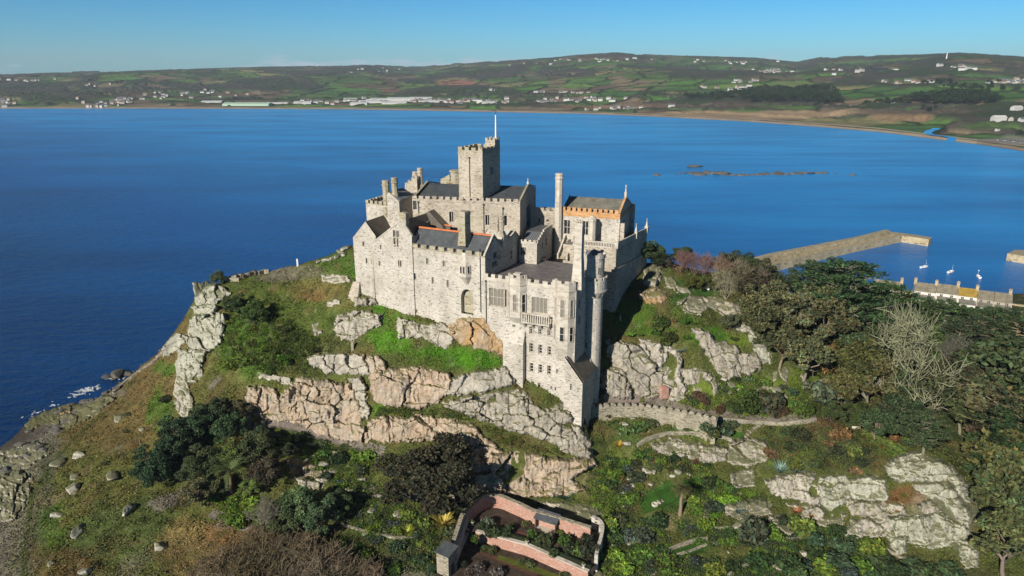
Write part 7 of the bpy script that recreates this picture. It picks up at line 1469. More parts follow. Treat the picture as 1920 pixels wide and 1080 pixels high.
mb = MB(); mb.box(Gf, 1.502, 1.56, -.7, .5, ZL-.2, ZL+2.6); mb.build('door', [M_IRON], ghs, ghs)
ew = curve_px([(1110, 970), (1124, 974), (1131, 984), (1127, 1005), (1121, 1022), (1118, 1036)], 14, ZT-.8); c_ = ew.mean(0); we = thing('garden_wall', (c_[0], c_[1], ZU), 'short white limewashed wall closing the garden at its east end', 'wall')
mb = MB(); ribbon_wall(mb, ew, ZU-2, np.linspace(ZT-.4, ZT-1.6, 14), .7); mb.build('stone_face', [stone_mat('limewashed_rubble', (.52, .5, .45), (.1, .09, .08), (.6, .58, .54), 1.2, gap=1.0)]*2, we, we)
# open garden seat with slate roof
pv = atz(1022, 996, ZU); Pf = Fr(o=pv[:2], u=np.array(bw[40])-np.array(bw[34])); pvt = thing('garden_shelter', (pv[0], pv[1], ZU), 'open garden shelter with a slate roof against the brick wall', 'shelter')
mb = MB(); zr0 = ZU+2.5; A = [Pf.w(-2.7, -.3, zr0), Pf.w(2.7, -.3, zr0), Pf.w(2.7, 2.3, zr0+.95), Pf.w(-2.7, 2.3, zr0+.95)]; mb.loft([A, [(x, y, z+.15) for x, y, z in A]]); mb.build('roof', [M_SLATE], pvt, pvt)
for a in (-2.4, 2.3):
    mb = MB(); mb.box(Pf, a, a+.16, -.1, .06, ZU, zr0-.01); mb.build('post', [M_WOOD], pvt, pvt); mb = MB(); mb.box(Pf, a, a+.2, .07, 2.2, ZU, zr0-.02); mb.build('side_panel', [M_WOOD], pvt, pvt)
mb = MB(); mb.box(Pf, -2.2, 2.2, -1.0, 2.0, ZU+.03, ZU+.08); mb.build('floor', [M_ASH], pvt, pvt); mb = MB(); mb.box(Pf, -2.1, 2.1, 1.5, 2.0, ZU+.09, ZU+.55); mb.build('seat', [M_WOOD], pvt, pvt)
def steps(px0, px1, n, wpx, label, m=None, name='garden_steps', z0=None, z1=None):
    a = hit1(*px0) if z0 is None else atz(px0[0], px0[1], z0); b = hit1(*px1) if z1 is None else atz(px1[0], px1[1], z1); d = b-a; l = np.hypot(d[0], d[1]); w = wpx*np.linalg.norm(a-np.array([0, 0, CAMH]))/FPX; f = Fr(o=a[:2], u=np.array([d[1], -d[0]])/l)
    st = thing(name, tuple(a), label, 'steps')
    for k in range(n):
        t = k/n; g0 = max(a[2]+d[2]*(k+1)/n, float(hz(*(a+d*(k+.5)/n)[:2]))+.08) if z0 is None else a[2]+d[2]*(k+1)/n; mb = MB(); mb.box(f, -w/2, w/2, l*t+.01, l*(t+1/n)-.09, a[2]-.5+d[2]*t, g0); mb.build('tread', [m or M_ASH], st, st)
steps((1318, 992), (1337, 912), 15, 8, 'winding pale stone steps up the middle garden'); steps((1218, 1078), (1236, 1056), 6, 12, 'short pale steps at the lower garden edge'); steps((466, 812), (468, 780), 8, 8, 'narrow rustic steps beside the squat grey block', M_LICH)
steps((866, 1020), (877, 990), 7, 9, 'stone steps between the walled terraces', M_ASH, z0=ZL+.2, z1=ZU+.3); steps((1395, 818), (1424, 795), 7, 9, 'stone steps from the lawn terrace to the rampart path', M_RUB)
for (x, y, l) in ((886, 982, 'stone urn with clipped plant at the terrace corner'), (988, 1018, 'stone urn with clipped plant midway along the brick wall'), (1094, 1062, 'stone urn with clipped plant at the east end of the wall')):
    p = atz(x, y+4, ZU); u = thing('planter', (p[0], p[1], ZU+.2), l, 'planter'); f = Fr(o=p[:2], u=(1, 0)); mb = MB(); mb.loft([mb.ring(f, 0, 0, r_, ZU+.22+z_, 12) for r_, z_ in ((.3, 0), (.3, .15), (.14, .3), (.16, .4), (.42, .75), (.46, .9))]); mb.build('urn', [M_ASH], u, u)
    s_ = link('topiary', BALL[0], u, (0, 0, .95)); s_.scale = (.5, .5, .55); s_.color = (.10, .16, .02, 1)
it = []
for x, y, w, c in ((915, 985, 34, (.10, .12, .08)), (925, 1000, 36, (.035, .05, .02)), (905, 990, 28, (.03, .045, .018)), (950, 1003, 36, (.035, .055, .02)), (960, 990, 20, (.05, .06, .02)), (985, 985, 20, (.10, .10, .03)), (998, 1005, 30, (.05, .09, .02)), (1020, 1022, 40, (.05, .065, .025)), (1050, 1000, 20, (.08, .10, .02)), (1058, 1020, 32, (.05, .10, .02)), (1070, 1035, 34, (.035, .05, .02)), (1085, 1035, 36, (.06, .09, .02)), (1105, 1040, 46, (.035, .04, .022)), (1100, 1020, 36, (.03, .035, .02)), (890, 1015, 24, (.05, .09, .015)), (1040, 1040, 26, (.04, .06, .02))):
    p = atz(x, y, ZU); s_ = w*.5*.115; o = link('terrace_shrub', SHR[RND.randrange(4)], None, (p[0], p[1], ZU-.02), RND.uniform(0, 6), (s_*.9, s_*.9, s_*1.25)); o.color = (*c, 1); it.append((o, x))
batch(it, lambda q: f'shrub growing on the upper brick walled terrace, {q} from the left', 'shrub', 'shrubs on the upper walled terrace')
it = []
for x, y, w, c in ((906, 1030, 20, (.06, .08, .03)), (922, 1036, 22, (.07, .085, .03)), (978, 1055, 16, (.06, .08, .03)), (995, 1060, 20, (.07, .085, .03)), (1056, 1083, 22, (.07, .08, .03)), (868, 1060, 20, (.02, .03, .014)), (900, 1070, 26, (.09, .075, .07)), (935, 1078, 30, (.10, .085, .075)), (880, 1075, 22, (.08, .06, .05))):
    p = atz(x, y, ZL); s_ = w*.5*.118; o = link('terrace_shrub', SHR[RND.randrange(4)], None, (p[0], p[1], ZL-.02), RND.uniform(0, 6), (s_, s_, s_*1.2)); o.color = (*c, 1); it.append((o, x))
batch(it, lambda q: f'shrub growing on the lower brick walled terrace, {q} from the left', 'shrub', 'shrubs on the lower walled terrace')
# rampart wall below the east cliff, with rounded merlons
def ground_wall(px, n, h, below, th, name, label, m, cren=False, hs=None):
    q = resample(px, n); P = hitl(q[:, 0], q[:, 1]); k = np.array([.25, .5, .25]); z = hz(P[:, 0], P[:, 1]); zt = np.convolve(np.pad(z, 1, 'edge'), k, 'valid')+(h if hs is None else np.linspace(*hs, n)); c = P.mean(0)
    t = thing(name, tuple(c), label, 'wall'); mb = MB(); ribbon_wall(mb, P[:, :2], z-below, zt, th); mb.build('stone_face', [m, m], t, t)
    if cren:
        d = np.concatenate([[0], np.cumsum(np.hypot(*np.diff(P[:, :2], axis=0).T))]); L_ = d[-1]; mb = MB(); s_ = .3
        while s_ < L_-1:
            ps = [np.array([np.interp(s_+o_, d, P[:, 0]), np.interp(s_+o_, d, P[:, 1]), np.interp(s_+o_, d, zt)]) for o_ in (0, .35, .9, 1.25)]; tdir = ps[3]-ps[0]; tdir[2] = 0; tdir /= np.linalg.norm(tdir); nrm = np.array([-tdir[1], tdir[0], 0])*th*.52
            prof = [ps[0]-[0, 0, .02], ps[3]-[0, 0, .02], ps[3]+[0, 0, .5], ps[2]+[0, 0, .75], ps[1]+[0, 0, .75], ps[0]+[0, 0, .5]]; mb.loft([[tuple(p-nrm) for p in prof], [tuple(p+nrm) for p in prof]]); s_ += 1.75
        mb.build('parapet', [m], t, t)
    return t
rq = resample(RAMP, 40); rx = atz(rq[:, 0], rq[:, 1], 20.9); rw = thing('rampart_wall', tuple(rx[20]), 'long rubble rampart wall with rounded merlons beside the wing', 'wall'); mb = MB(); ribbon_wall(mb, rx[:, :2], 12.0, 20.9, .9); mb.build('stone_face', [M_RUB, M_RUB], rw, rw)
dd = np.concatenate([[0], np.cumsum(np.hypot(*np.diff(rx[:, :2], axis=0).T))]); mb = MB(); s_ = .3
while s_ < dd[-1]-1.3:
    ps = [np.array([np.interp(s_+o_, dd, rx[:, 0]), np.interp(s_+o_, dd, rx[:, 1]), 20.9]) for o_ in (0, .35, .9, 1.25)]; tdir = ps[3]-ps[0]; tdir /= np.linalg.norm(tdir); nrm = np.array([-tdir[1], tdir[0], 0])*.4
    prof = [ps[0]+[0, 0, .003], ps[3]+[0, 0, .003], ps[3]+[0, 0, .5], ps[2]+[0, 0, .78], ps[1]+[0, 0, .78], ps[0]+[0, 0, .5]]; mb.loft([[tuple(p-nrm) for p in prof], [tuple(p+nrm) for p in prof]]); s_ += 1.75
mb.build('parapet', [M_RUB], rw, rw)
for px, n, h, l in (([(1345, 788), (1400, 793), (1470, 797), (1530, 790)], 24, .9, 'low rubble wall continuing the rampart eastward'), ([(1195, 838), (1215, 824), (1250, 815), (1300, 813), (1350, 820), (1372, 828)], 26, .8, 'curved rubble wall under the lawn terrace'), ([(1545, 775), (1575, 765), (1600, 752)], 12, .9, 'pale low wall climbing into the east wood'),
                    ([(1318, 988), (1350, 992), (1385, 990), (1390, 980)], 14, .5, 'low edging wall round the small lower lawn'), ([(1232, 1042), (1270, 1026), (1312, 1012), (1326, 1012)], 16, .6, 'slanting low wall above the strip lawn'), ([(1365, 1082), (1385, 1066), (1415, 1058), (1445, 1060), (1468, 1074)], 16, .6, 'curved low wall round the bottom lawn'), ([(1240, 1048), (1290, 1036), (1325, 1022)], 12, .35, 'thin stone edging below the strip lawn'),
                    ([(645, 918), (690, 932), (735, 930), (765, 918)], 16, .5, 'low dry wall on the terrace left of the oak'), ([(640, 985), (690, 1000), (740, 1010), (775, 1010)], 16, .5, 'lower dry wall on the terrace left of the oak'), ([(455, 988), (500, 1006), (560, 1030), (640, 1060)], 20, .5, 'long garden boundary wall above the brown thicket'), ([(505, 812), (560, 828), (610, 845), (650, 858)], 16, .5, 'dry wall edging the upper west path'),
                    ([(1445, 1003), (1480, 1012), (1510, 1008)], 10, .4, 'pale edging wall beside the lower right lawn'), ([(1660, 1030), (1690, 1048), (1720, 1052)], 10, .5, 'stepped stone kerb under the eastern outcrop')):
    ground_wall(px, n, h, 1.2, .5, 'garden_wall', l, M_RUB)
ground_wall([(330, 642), (310, 658), (285, 680), (260, 698), (235, 718), (212, 738)], 30, .7, 1.5, .8, 'shore_wall', 'grey parapet wall running down to the west shore', stone_mat('shore_rubble', (.20, .185, .16), (.08, .07, .06), (.3, .28, .24), 1.0, gap=1.0))
def path(px, wpx, label, m, name='path', lift=.06):
    q = resample(px, 40); P = hitl(q[:, 0], q[:, 1]); w = wpx*np.linalg.norm(P[20]-np.array([0, 0, CAMH]))/FPX; A, B = strip(P, -w/2, w/2); nU = 5; V = []
    for k in range(40):
        for j in range(nU): p = A[k]+(B[k]-A[k])*j/(nU-1); V.append((p[0], p[1], max(float(hz(*p)), float(hz(*P[k, :2]))-.4)+lift))
    o = link(name, make_mesh(name, V, grid_faces(40, nU), [m], smooth=True)); tag(o, label, kind='structure')
path([(490, 790), (540, 800), (600, 818), (650, 832), (720, 850)], 15, 'dark paved path under the blocky crag', M_PATHM); path([(1100, 752), (1150, 754), (1210, 754), (1280, 764), (1340, 774), (1430, 786), (1530, 782)], 13, 'gravel walk along the rampart', M_PATHM); path([(395, 962), (430, 974), (480, 998), (540, 1020)], 16, 'shaded path under the date palm', M_PATHM)
path([(690, 930), (740, 925), (800, 935), (830, 950)], 12, 'gravel garden path left of the oak', M_PATHM); path([(45, 1085), (48, 1000), (60, 930), (90, 880), (140, 820), (200, 770)], 7, 'narrow worn shore path', plain('worn_turf', (.055, .07, .02), .95, .1, .3, 1.0))
path([(1200, 952), (1250, 930), (1300, 915), (1330, 905)], 34, 'mown lawn round the stone trough', M_LAWN, 'lawn', .10); path([(1325, 998), (1355, 1000), (1388, 996)], 17, 'small mown lawn by the central steps', M_LAWN, 'lawn', .10); path([(1255, 1046), (1290, 1033), (1330, 1018)], 14, 'strip lawn below the slanting wall', M_LAWN, 'lawn', .10); path([(1390, 1085), (1425, 1074), (1465, 1078)], 26, 'oval bottom lawn', M_LAWN, 'lawn', .10); path([(1250, 806), (1300, 804), (1350, 812), (1395, 818)], 10, 'grass walk below the rampart wall', M_LAWN, 'lawn', .10); path([(1450, 1000), (1500, 998), (1535, 990)], 9, 'narrow lawn by the grey rock', M_LAWN, 'lawn', .10)
# small things
def post(x, y, hpx, wpx, label, m, name='post', cat='post', lean=0.0):
    p = hit1(x, y); k = np.linalg.norm(p-np.array([0, 0, CAMH]))/FPX; h, w = hpx*k*1.04, wpx*k*.5; f = Fr(o=p[:2], u=(1, .3)); mb = MB(); rg = lambda a, z, o_=0: [f.w(o_-a, -a, z), f.w(o_+a, -a, z), f.w(o_+a, a, z), f.w(o_-a, a, z)]; mb.loft([rg(w, p[2]-.4), rg(w*.92, p[2]+h*.93, lean), rg(w*.5, p[2]+h, lean)]); tag(mb.build(name, [m]), label, cat)
post(661, 657, 17, 4.5, 'rough granite post on the slope above the pale shelf', M_LICH); post(558, 497, 13, 3, 'white post on the skyline by the gun battery', M_WHITE); post(1402, 571, 14, 4, 'pale stone post at the edge of the east wood', M_ASH); post(776, 582, 40, 1.6, 'white pole standing against the south range', M_WHITE, 'pole', 'pole'); post(912, 655, 27, 1.3, 'thin grey pole on the golden cliff', M_ASH, 'pole', 'pole'); post(1163, 601, 10, 2, 'small grey stake on the shaded east bank', M_ASH, 'stake', 'stake')
post(1243, 742, 18, 15, 'small red brick pier at the foot of the east cliff', M_BRICK, 'brick_pier', 'pier'); post(1183, 966, 0.1, .1, 'small brick post by the lawn', M_BRICK) if False else None
p = hit1(1327, 546); ds = thing('dish', tuple(p), 'round white dish standing on the east lawn', 'dish'); f = Fr(o=p[:2], u=(1, .15)); mb = MB(); R0 = .62
mb.loft([[f.w(r_*math.cos(a), d_+.25*r_*math.sin(a), p[2]+.95+r_*math.sin(a)*.95) for a in np.arange(18)*math.pi/9] for r_, d_ in ((.06, .13), (R0*.7, .06), (R0, -.06), (R0*.98, -.09), (R0*.7, .02), (.05, .08))]); mb.build('reflector', [M_WHITE], ds, ds)
mb = MB(); mb.loft([mb.ring(f, 0, .14, .06, p[2]-.3, 8), mb.ring(f, 0, .14, .05, p[2]+.85, 8)]); mb.build('stand', [M_IRON], ds, ds)
p = hit1(1228, 947); f = Fr(o=p[:2], u=(1, 0)); mb = MB(); mb.loft([mb.ring(f, 0, 0, r_, p[2]+z_, 20) for r_, z_ in ((.72, -.1), (.78, .3), (.72, .42), (.44, .42), (.40, .16))], cap=False); mb.poly(mb.ring(f, 0, 0, .41, p[2]+.2, 20)); tag(mb.build('stone_trough', [M_ASH]), 'round white stone trough on the mown lawn', 'trough')
p = hit1(1605, 810); f = Fr(o=p[:2], u=(1, -.2)); st = thing('garden_bench', tuple(p), 'white stone garden bench above the agave bank', 'bench'); mb = MB(); mb.box(f, -.95, .95, -.3, .45, p[2]+.45, p[2]+.6); mb.build('seat', [M_ASH], st, st); mb = MB(); mb.box(f, -.95, .95, .46, .62, p[2]-.2, p[2]+1.25); mb.build('backrest', [M_ASH], st, st)
for a in (-.8, .6): mb = MB(); mb.box(f, a, a+.2, -.25, .4, p[2]-.3, p[2]+.447); mb.build('leg', [M_ASH], st, st)
p = hit1(620, 822); f = Fr(o=p[:2], u=(1, -.35)); st = thing('bench', tuple(p), 'dark wooden bench against the blocky crag', 'bench'); mb = MB(); mb.box(f, -1.1, 1.1, -.25, .25, p[2]+.42, p[2]+.5); mb.build('seat', [M_WOOD], st, st); mb = MB(); mb.box(f, -1.1, 1.1, .26, .33, p[2]+.5, p[2]+.95); mb.build('backrest', [M_WOOD], st, st)
for a in (-.95, .87): mb = MB(); mb.box(f, a, a+.08, -.22, .22, p[2]-.2, p[2]+.417); mb.build('leg', [M_WOOD], st, st)
# gun battery on the west clifftop
bt_ = ground_wall([(417, 524), (424, 516), (440, 509), (458, 503), (478, 496), (505, 499)], 22, 1.1, 2.5, .8, 'battery_wall', 'low stone battery wall on the west clifftop', M_RUB); ground_wall([(417, 526), (432, 527), (450, 527)], 8, 1.0, 2.5, .8, 'battery_wall', 'front stub of the battery wall above the green shoulder', M_RUB)
path([(440, 520), (470, 512), (510, 506), (545, 503)], 9, 'paved floor behind the cannons', M_PATHM, 'pavement')
for k, (x, y) in enumerate(((444, 517), (457, 513), (469, 509), (480, 505))):
    p = hit1(x, y); cn = thing('cannon', (p[0], p[1], p[2]+.1), f'black cannon on a wooden carriage in the battery, {ordn(k)} from the left', 'cannon', 'cannons of the battery'); f = Fr(o=p[:2], u=(-.55, .84)); z = p[2]+1.05
    mb = MB(); ns = [[(f.w(a, r_*math.cos(t), z+.06*a+r_*math.sin(t))) for t in np.arange(12)*math.pi/6] for a, r_ in ((-1.35, .05), (-1.3, .13), (-1.2, .1), (-1.15, .26), (-.2, .24), (.9, .17), (1.25, .16), (1.3, .21), (1.45, .2))]; mb.loft(ns); mb.build('barrel', [M_IRON], cn, cn)
    mb = MB()
    for t in (-.3, .22): mb.box(f, -1.2, .5, t, t+.1, p[2]+.3, z+.0)
    mb.box(f, -1.1, .4, -.198, .218, p[2]+.45, p[2]+.55); mb.build('carriage', [M_WOOD], cn, cn)
    for a in (-.9, .2):
        for t in (-.44, .33):
            mb = MB(); mb.loft([[f.w(a+.26*math.cos(q), tt_, p[2]+.33+.26*math.sin(q)) for q in np.arange(12)*math.pi/6] for tt_ in (t, t+.1)]); mb.build('wheel', [M_WOOD], cn, cn)
boulders([(640, 473, 16), (650, 468, 14), (622, 485, 18), (633, 481, 14), (612, 489, 12), (645, 480, 12), (598, 491, 10), (655, 463, 10)], lambda k, n: f'lichened stone of the ruined wall on the west skyline, {ordn(k)} from the left', 'stone', 'ruined wall stones on the skyline', 'stone')
# ------------------------------------------------------------------ harbour
M_PIER = stone_mat('harbour_stone', (.42, .355, .23), (.2, .165, .10), (.5, .43, .30), .6, warm=(.40, .29, .08), gap=.5); M_PTOP = plain('pier_deck', (.30, .265, .18), .9, .1, .3, .5)
def pier(px, z, label, extra=None):
    q = [tuple(atz(x, y, z)[:2]) for x, y in px]; c = np.mean(q, 0); t = thing('harbour_pier', (c[0], c[1], 0), label, 'pier'); mb = MB(); mb.plan(W0, [(a, b) for a, b in q], -3, z, 0, 1); mb.build('quay', [M_PIER, M_PTOP], t, t)
    if extra:
        for pts, zz, th, nm in extra:
            s_ = resample(pts, 16); P = atz(s_[:, 0], s_[:, 1], zz); mb = MB(); ribbon_wall(mb, P[:, :2], z-.01, zz, th); mb.build(nm, [M_PIER, M_PTOP], t, t)
pier([(1380, 521), (1465, 492), (1600, 460.5), (1692, 441.5), (1742, 449), (1748, 445), (1712, 439.5), (1665, 433.5), (1608, 449), (1446, 480), (1360, 504)], 4.2, 'long bent stone harbour pier with a raised sea wall', [([(1360, 499), (1446, 476), (1608, 445), (1664, 431)], 7.2, 3.0, 'sea_wall'), ([(1390, 503), (1470, 481), (1608, 452), (1680, 437)], 5.4, 1.5, 'ledge')])
pier([(1889, 475), (1925, 481), (2020, 497), (2040, 480), (1925, 469), (1903, 468)], 4.2, 'end of the second harbour pier at the right edge')
def hull(L_, Bm, H_):
    st = []
    for t in np.linspace(0, 1, 9):
        w = Bm*.5*(math.sin(min(1, .35+t*.75)*math.pi*.72 if t < .5 else math.pi*(.5+.5*(t-.4)**1.3*1.0)) if False else (1-max(0, (t-.35)/.65)**2.2)*(0.78+.22*min(1, t/.35)))+.02; sh = H_*(1+.28*t*t); x = (t-.5)*L_
        st.append([(x, -w, sh), (x, -w*.86, .1), (x, 0, -.35*(1-t**4)), (x, w*.86, .1), (x, w, sh)])
    return st
for k, (x, y, a, l) in enumerate(((1733, 502, 18, 'white sailing boat moored nearest the pier head'), (1783, 511, 28, 'white open boat moored between the other two'), (1834, 520, 75, 'white boat showing its stern with a short mast'))):
    p = atz(x, y, 0); bo = thing('boat', (p[0], p[1], .1), l, 'boat'); bo.rotation_euler = (0, 0, R(a)); bo.scale = (.9, .9, .9); st = hull(5.6, 2.0, .75); mb = MB()
    for s0, s1 in zip(st[:-1], st[1:]):
        for j in range(4): mb.poly([s0[j], s1[j], s1[j+1], s0[j+1]])
    mb.poly(st[0]); z0 = MB; me = mb.build('hull', [M_WHITE], bo, None)
    mb = MB(); ins = [[(q[0][0], q[0][1]*.86, q[0][2]-.12), (q[4][0], q[4][1]*.86, q[4][2]-.12)] for q in st]
    for a0, a1 in zip(ins[:-1], ins[1:]): mb.poly([a0[0], a1[0], a1[1], a0[1]])
    mb.build('deck', [plain('boat_deck%d' % k, (.55, .53, .48), .6, .3, .1, 3.0)], bo, None)
    mb = MB(); f0 = Fr(o=(0, 0), u=(1, 0)); rg = lambda x0, x1, w, z: [(x0, -w, z), (x1, -w*.8, z), (x1, w*.8, z), (x0, w, z)]; mb.loft([rg(-.3, 1.5, .6, .7), rg(-.2, 1.2, .5, 1.2)]); mb.build('cabin', [M_WHITE], bo, None)
    mb = MB(); mb.loft([mb.ring(f0, .9, 0, .06, .8, 8), mb.ring(f0, .9, 0, .035, 4.4 if k < 2 else 3.4, 8)]); mb.build('mast', [M_WHITE], bo, None)
    if k == 2: mb = MB(); mb.loft([mb.ring(f0, .9, 0, r_, z_, 10) for r_, z_ in ((.05, 3.41), (.3, 3.5), (.3, 3.9), (.05, 4.0))]); mb.build('radar_dome', [M_WHITE], bo, None)
# cottages along the harbour front
M_LROOF = slate_mat('lichened_slate', (.22, .20, .15), 1.2, 2.2); M_YROOF = slate_mat('yellow_lichened_slate', (.34, .23, .045), 1.2, 2.2); M_RENDER = plain('white_render', (.62, .60, .55), .85, .2, .08, .6); M_BARE = stone_mat('cottage_stone', (.36, .33, .27), (.2, .18, .14), (.44, .41, .35), .7, gap=.4)
Hf = Fr((1797, 550), 288, 27)
def cottage(x0, x1, yr, ye, roofm, wallm, chim, label, lean=True, ends=True):
    a0, a1 = Hf.pix(x0, 545)[0], Hf.pix(x1, 545)[0]; xm = (x0+x1)/2; zr = Hf.pix(xm, yr, 3.6)[1]; ze = Hf.pix(xm, ye)[1]; b = Hf.w((a0+a1)/2, 3.5, 3.0); t = thing('cottage', b, label, 'cottage', 'cottages along the harbour front')
    mb = MB(); hh = [(a0+(a1-a0)*u-.5, a0+(a1-a0)*u+.5, ze-1.6, ze-.5) for u in (.25, .72)]; mb.block(Hf, a0, a1, 7.2, 1.0, ze, hh); mb.poly([Hf.w(a1, 0, ze), Hf.w(a1, 7.2, ze), Hf.w(a1, 3.6, zr-.1)]); mb.poly([Hf.w(a0, 7.2, ze), Hf.w(a0, 0, ze), Hf.w(a0, 3.6, zr-.1)]); mb.build('wall', [wallm], t, t)
    for h in hh:
        mb = MB(); mb.poly([Hf.w(h[0], .2, h[2]), Hf.w(h[1], .2, h[2]), Hf.w(h[1], .2, h[3]), Hf.w(h[0], .2, h[3])]); mb.box(Hf, (h[0]+h[1])/2-.05, (h[0]+h[1])/2+.05, .1, .19, h[2], h[3], 1); mb.build('window', [M_GLASS, M_WHITE], t, t)
    mb = MB(); gable_roof(mb, Hf, a0+.05, a1-.05, 0, 7.2, ze+.1, zr+.15, .3); mb.build('roof', [roofm], t, t)
    for u in chim:
        c = a0+(a1-a0)*u; mb = MB(); mb.box(Hf, c-.55, c+.55, 3.1, 4.1, zr-1, zr+1.5); mb.box(Hf, c-.65, c+.65, 3.0, 4.2, zr+1.502, zr+1.75)
        for q in (-.28, .28): mb.loft([mb.ring(Hf, c+q, 3.6, .16, zr+1.75, 8), mb.ring(Hf, c+q, 3.6, .13, zr+2.3, 8)])
        mb.build('chimney', [M_PIER], t, t)
    if lean:
        mb = MB(); A = [Hf.w(a0+.4, -4.2, ze-2.6), Hf.w(a1-.4, -4.2, ze-2.6), Hf.w(a1-.4, -.02, ze-1.9+.3), Hf.w(a0+.4, -.02, ze-1.9+.3)]; mb.loft([A, [(x, y, z+.15) for x, y, z in A]]); mb.box(Hf, a0+.6, a1-.6, -4.0, -.05, 1, ze-2.75, 1); mb.build('lean_to', [M_GREYSLATE, M_RENDER], t, t)
cottage(1636, 1690, 526, 543, M_LROOF, M_BARE, (.98,), 'grey roofed cottage standing apart left of the harbour row'); cottage(1714, 1756, 531, 547, M_LROOF, M_RENDER, (.02, .98), 'leftmost cottage of the joined harbour row'); cottage(1756.3, 1798, 534, 551, M_LROOF, M_RENDER, (.97,), 'second cottage of the joined harbour row with a tall chimney'); cottage(1798.3, 1835, 541, 556, M_YROOF, M_RENDER, (.98,), 'cottage with a bright yellow lichened roof'); cottage(1835.3, 1868, 546, 562, M_LROOF, M_BARE, (), 'plain grey cottage right of the yellow roof'); cottage(1868.3, 1904, 550, 567, M_LROOF, M_BARE, (.85,), 'last cottage at the right end of the harbour row')
mb = MB(); qd = Hf.sub(Hf.pix(1690, 545)[0], 6); mb.box(qd, -30, 70, 2.5, 4, -3, 3.6); tag(mb.build('quay_wall', [M_PIER]), 'stone quay wall behind the harbour cottages', 'wall')
# ------------------------------------------------------------------ far shore buildings, woods, stream, cars
M_FW = plain('far_white_wall', (.50, .50, .48), .8, .2, .05, .1); M_FC = plain('far_cream_wall', (.36, .33, .29), .8, .2, .1, .1); M_FR = plain('far_grey_roof', (.13, .13, .14), .7, .3, .2, .1); M_FB = plain('far_brown_roof', (.16, .10, .075), .7, .3, .2, .1); M_GLH = plain('greenhouse_roof', (.42, .58, .45), .4, .4, .05, .05); M_SHED = plain('pale_shed_roof', (.50, .51, .53), .5, .3, .08, .05)
def house_mesh(l, w, h, rf, wm, rm):
    mb = MB(); f = Fr(o=(-l/2, -w/2), u=(1, 0)); mb.box(f, 0, l, 0, w, -3, h); mb.poly([f.w(0, 0, h), f.w(0, w, h), f.w(0, w/2, h+rf)]); mb.poly([f.w(l, w, h), f.w(l, 0, h), f.w(l, w/2, h+rf)]); gable_roof(mb, f, -.3, l+.3, 0, w, h, h+rf+.1, .4, 1); o = mb.build('far_house', [wm, rm]); me = o.data; bpy.data.objects.remove(o); return me
FH = [house_mesh(10, 7, 4.6, 2.6, M_FW, M_FR), house_mesh(14, 7, 4.6, 2.6, M_FW, M_FR), house_mesh(9, 7, 5, 2.6, M_FC, M_FB), house_mesh(18, 8, 5, 2.8, M_FW, M_FW), house_mesh(11, 7, 4.8, 2.6, M_FC, M_FR)]
def far_houses(spots, label, group, kinds=(0, 1, 2, 4), sc_=(.95, 1.4), name='far_house'):
    for (x, y) in spots:
        p = hitfar(x, y); s_ = RND.uniform(*sc_); o = link(name, FH[RND.choice(kinds)], None, (p[0], p[1], p[2]-.3), RND.uniform(-.6, .6), (s_, s_, s_)); tag(o, label, 'house', group)
def scat(x, y, sx, sy, n): return [(RND.gauss(x, sx), y+RND.uniform(-sy, sy)) for _ in range(n)]
CL = [(230, 193, 26, 6, 26, 'coastal town at the left of the bay'), (185, 200, 14, 2, 8, 'coastal town at the left of the bay'), (300, 181, 40, 5, 14, 'hillside above the left town'), (430, 178, 30, 5, 10, 'hillside above the left town'), (10, 195, 16, 6, 10, 'far left edge of the bay'), (80, 152, 40, 4, 12, 'upper slope at the far left'), (205, 163, 20, 3, 4, 'upper slope at the far left'),
      (860, 192, 45, 3.5, 30, 'village behind the middle of the beach'), (900, 196, 40, 2, 12, 'village behind the middle of the beach'), (1030, 191, 30, 3, 14, 'village right of the flagpole'), (1120, 189, 40, 3, 12, 'village right of the flagpole'), (1060, 175, 40, 1.5, 10, 'white row below the woods'), (905, 176, 20, 2, 4, 'white row below the woods'), (1160, 206, 50, 2, 14, 'seafront by the dunes'), (690, 191, 20, 4, 14, 'streets round the industrial sheds'), (620, 196, 30, 2, 12, 'streets round the industrial sheds'), (780, 193, 25, 3, 12, 'streets round the industrial sheds'),
      (1440, 135, 14, 4, 26, 'hilltop village on the right'), (1375, 120, 20, 3, 8, 'hilltop village on the right'), (1395, 155, 20, 3, 8, 'slope under the hilltop village'), (1370, 168, 30, 3, 14, 'slope under the hilltop village'), (1700, 158, 30, 4, 10, 'farms between the right hand fields'), (1560, 140, 40, 3, 6, 'farms between the right hand fields'), (1770, 132, 20, 4, 8, 'farms between the right hand fields'), (1885, 157, 22, 4, 22, 'village at the far right edge'), (1350, 115, 40, 2, 6, 'hilltop village on the right'), (1100, 115, 50, 2, 10, 'farms below the highest hill'), (1150, 112, 40, 1.5, 8, 'farms below the highest hill'), (700, 134, 30, 3, 8, 'farms on the middle ridge'), (990, 125, 20, 3, 5, 'farms on the middle ridge')]
for x, y, sx, sy, n, w in CL: far_houses(scat(x, y, sx, sy, n), 'tiny pale house in the '+w if w.startswith(('coastal', 'village', 'white', 'hilltop', 'streets')) else 'tiny pale house on the '+w, 'houses: '+w)
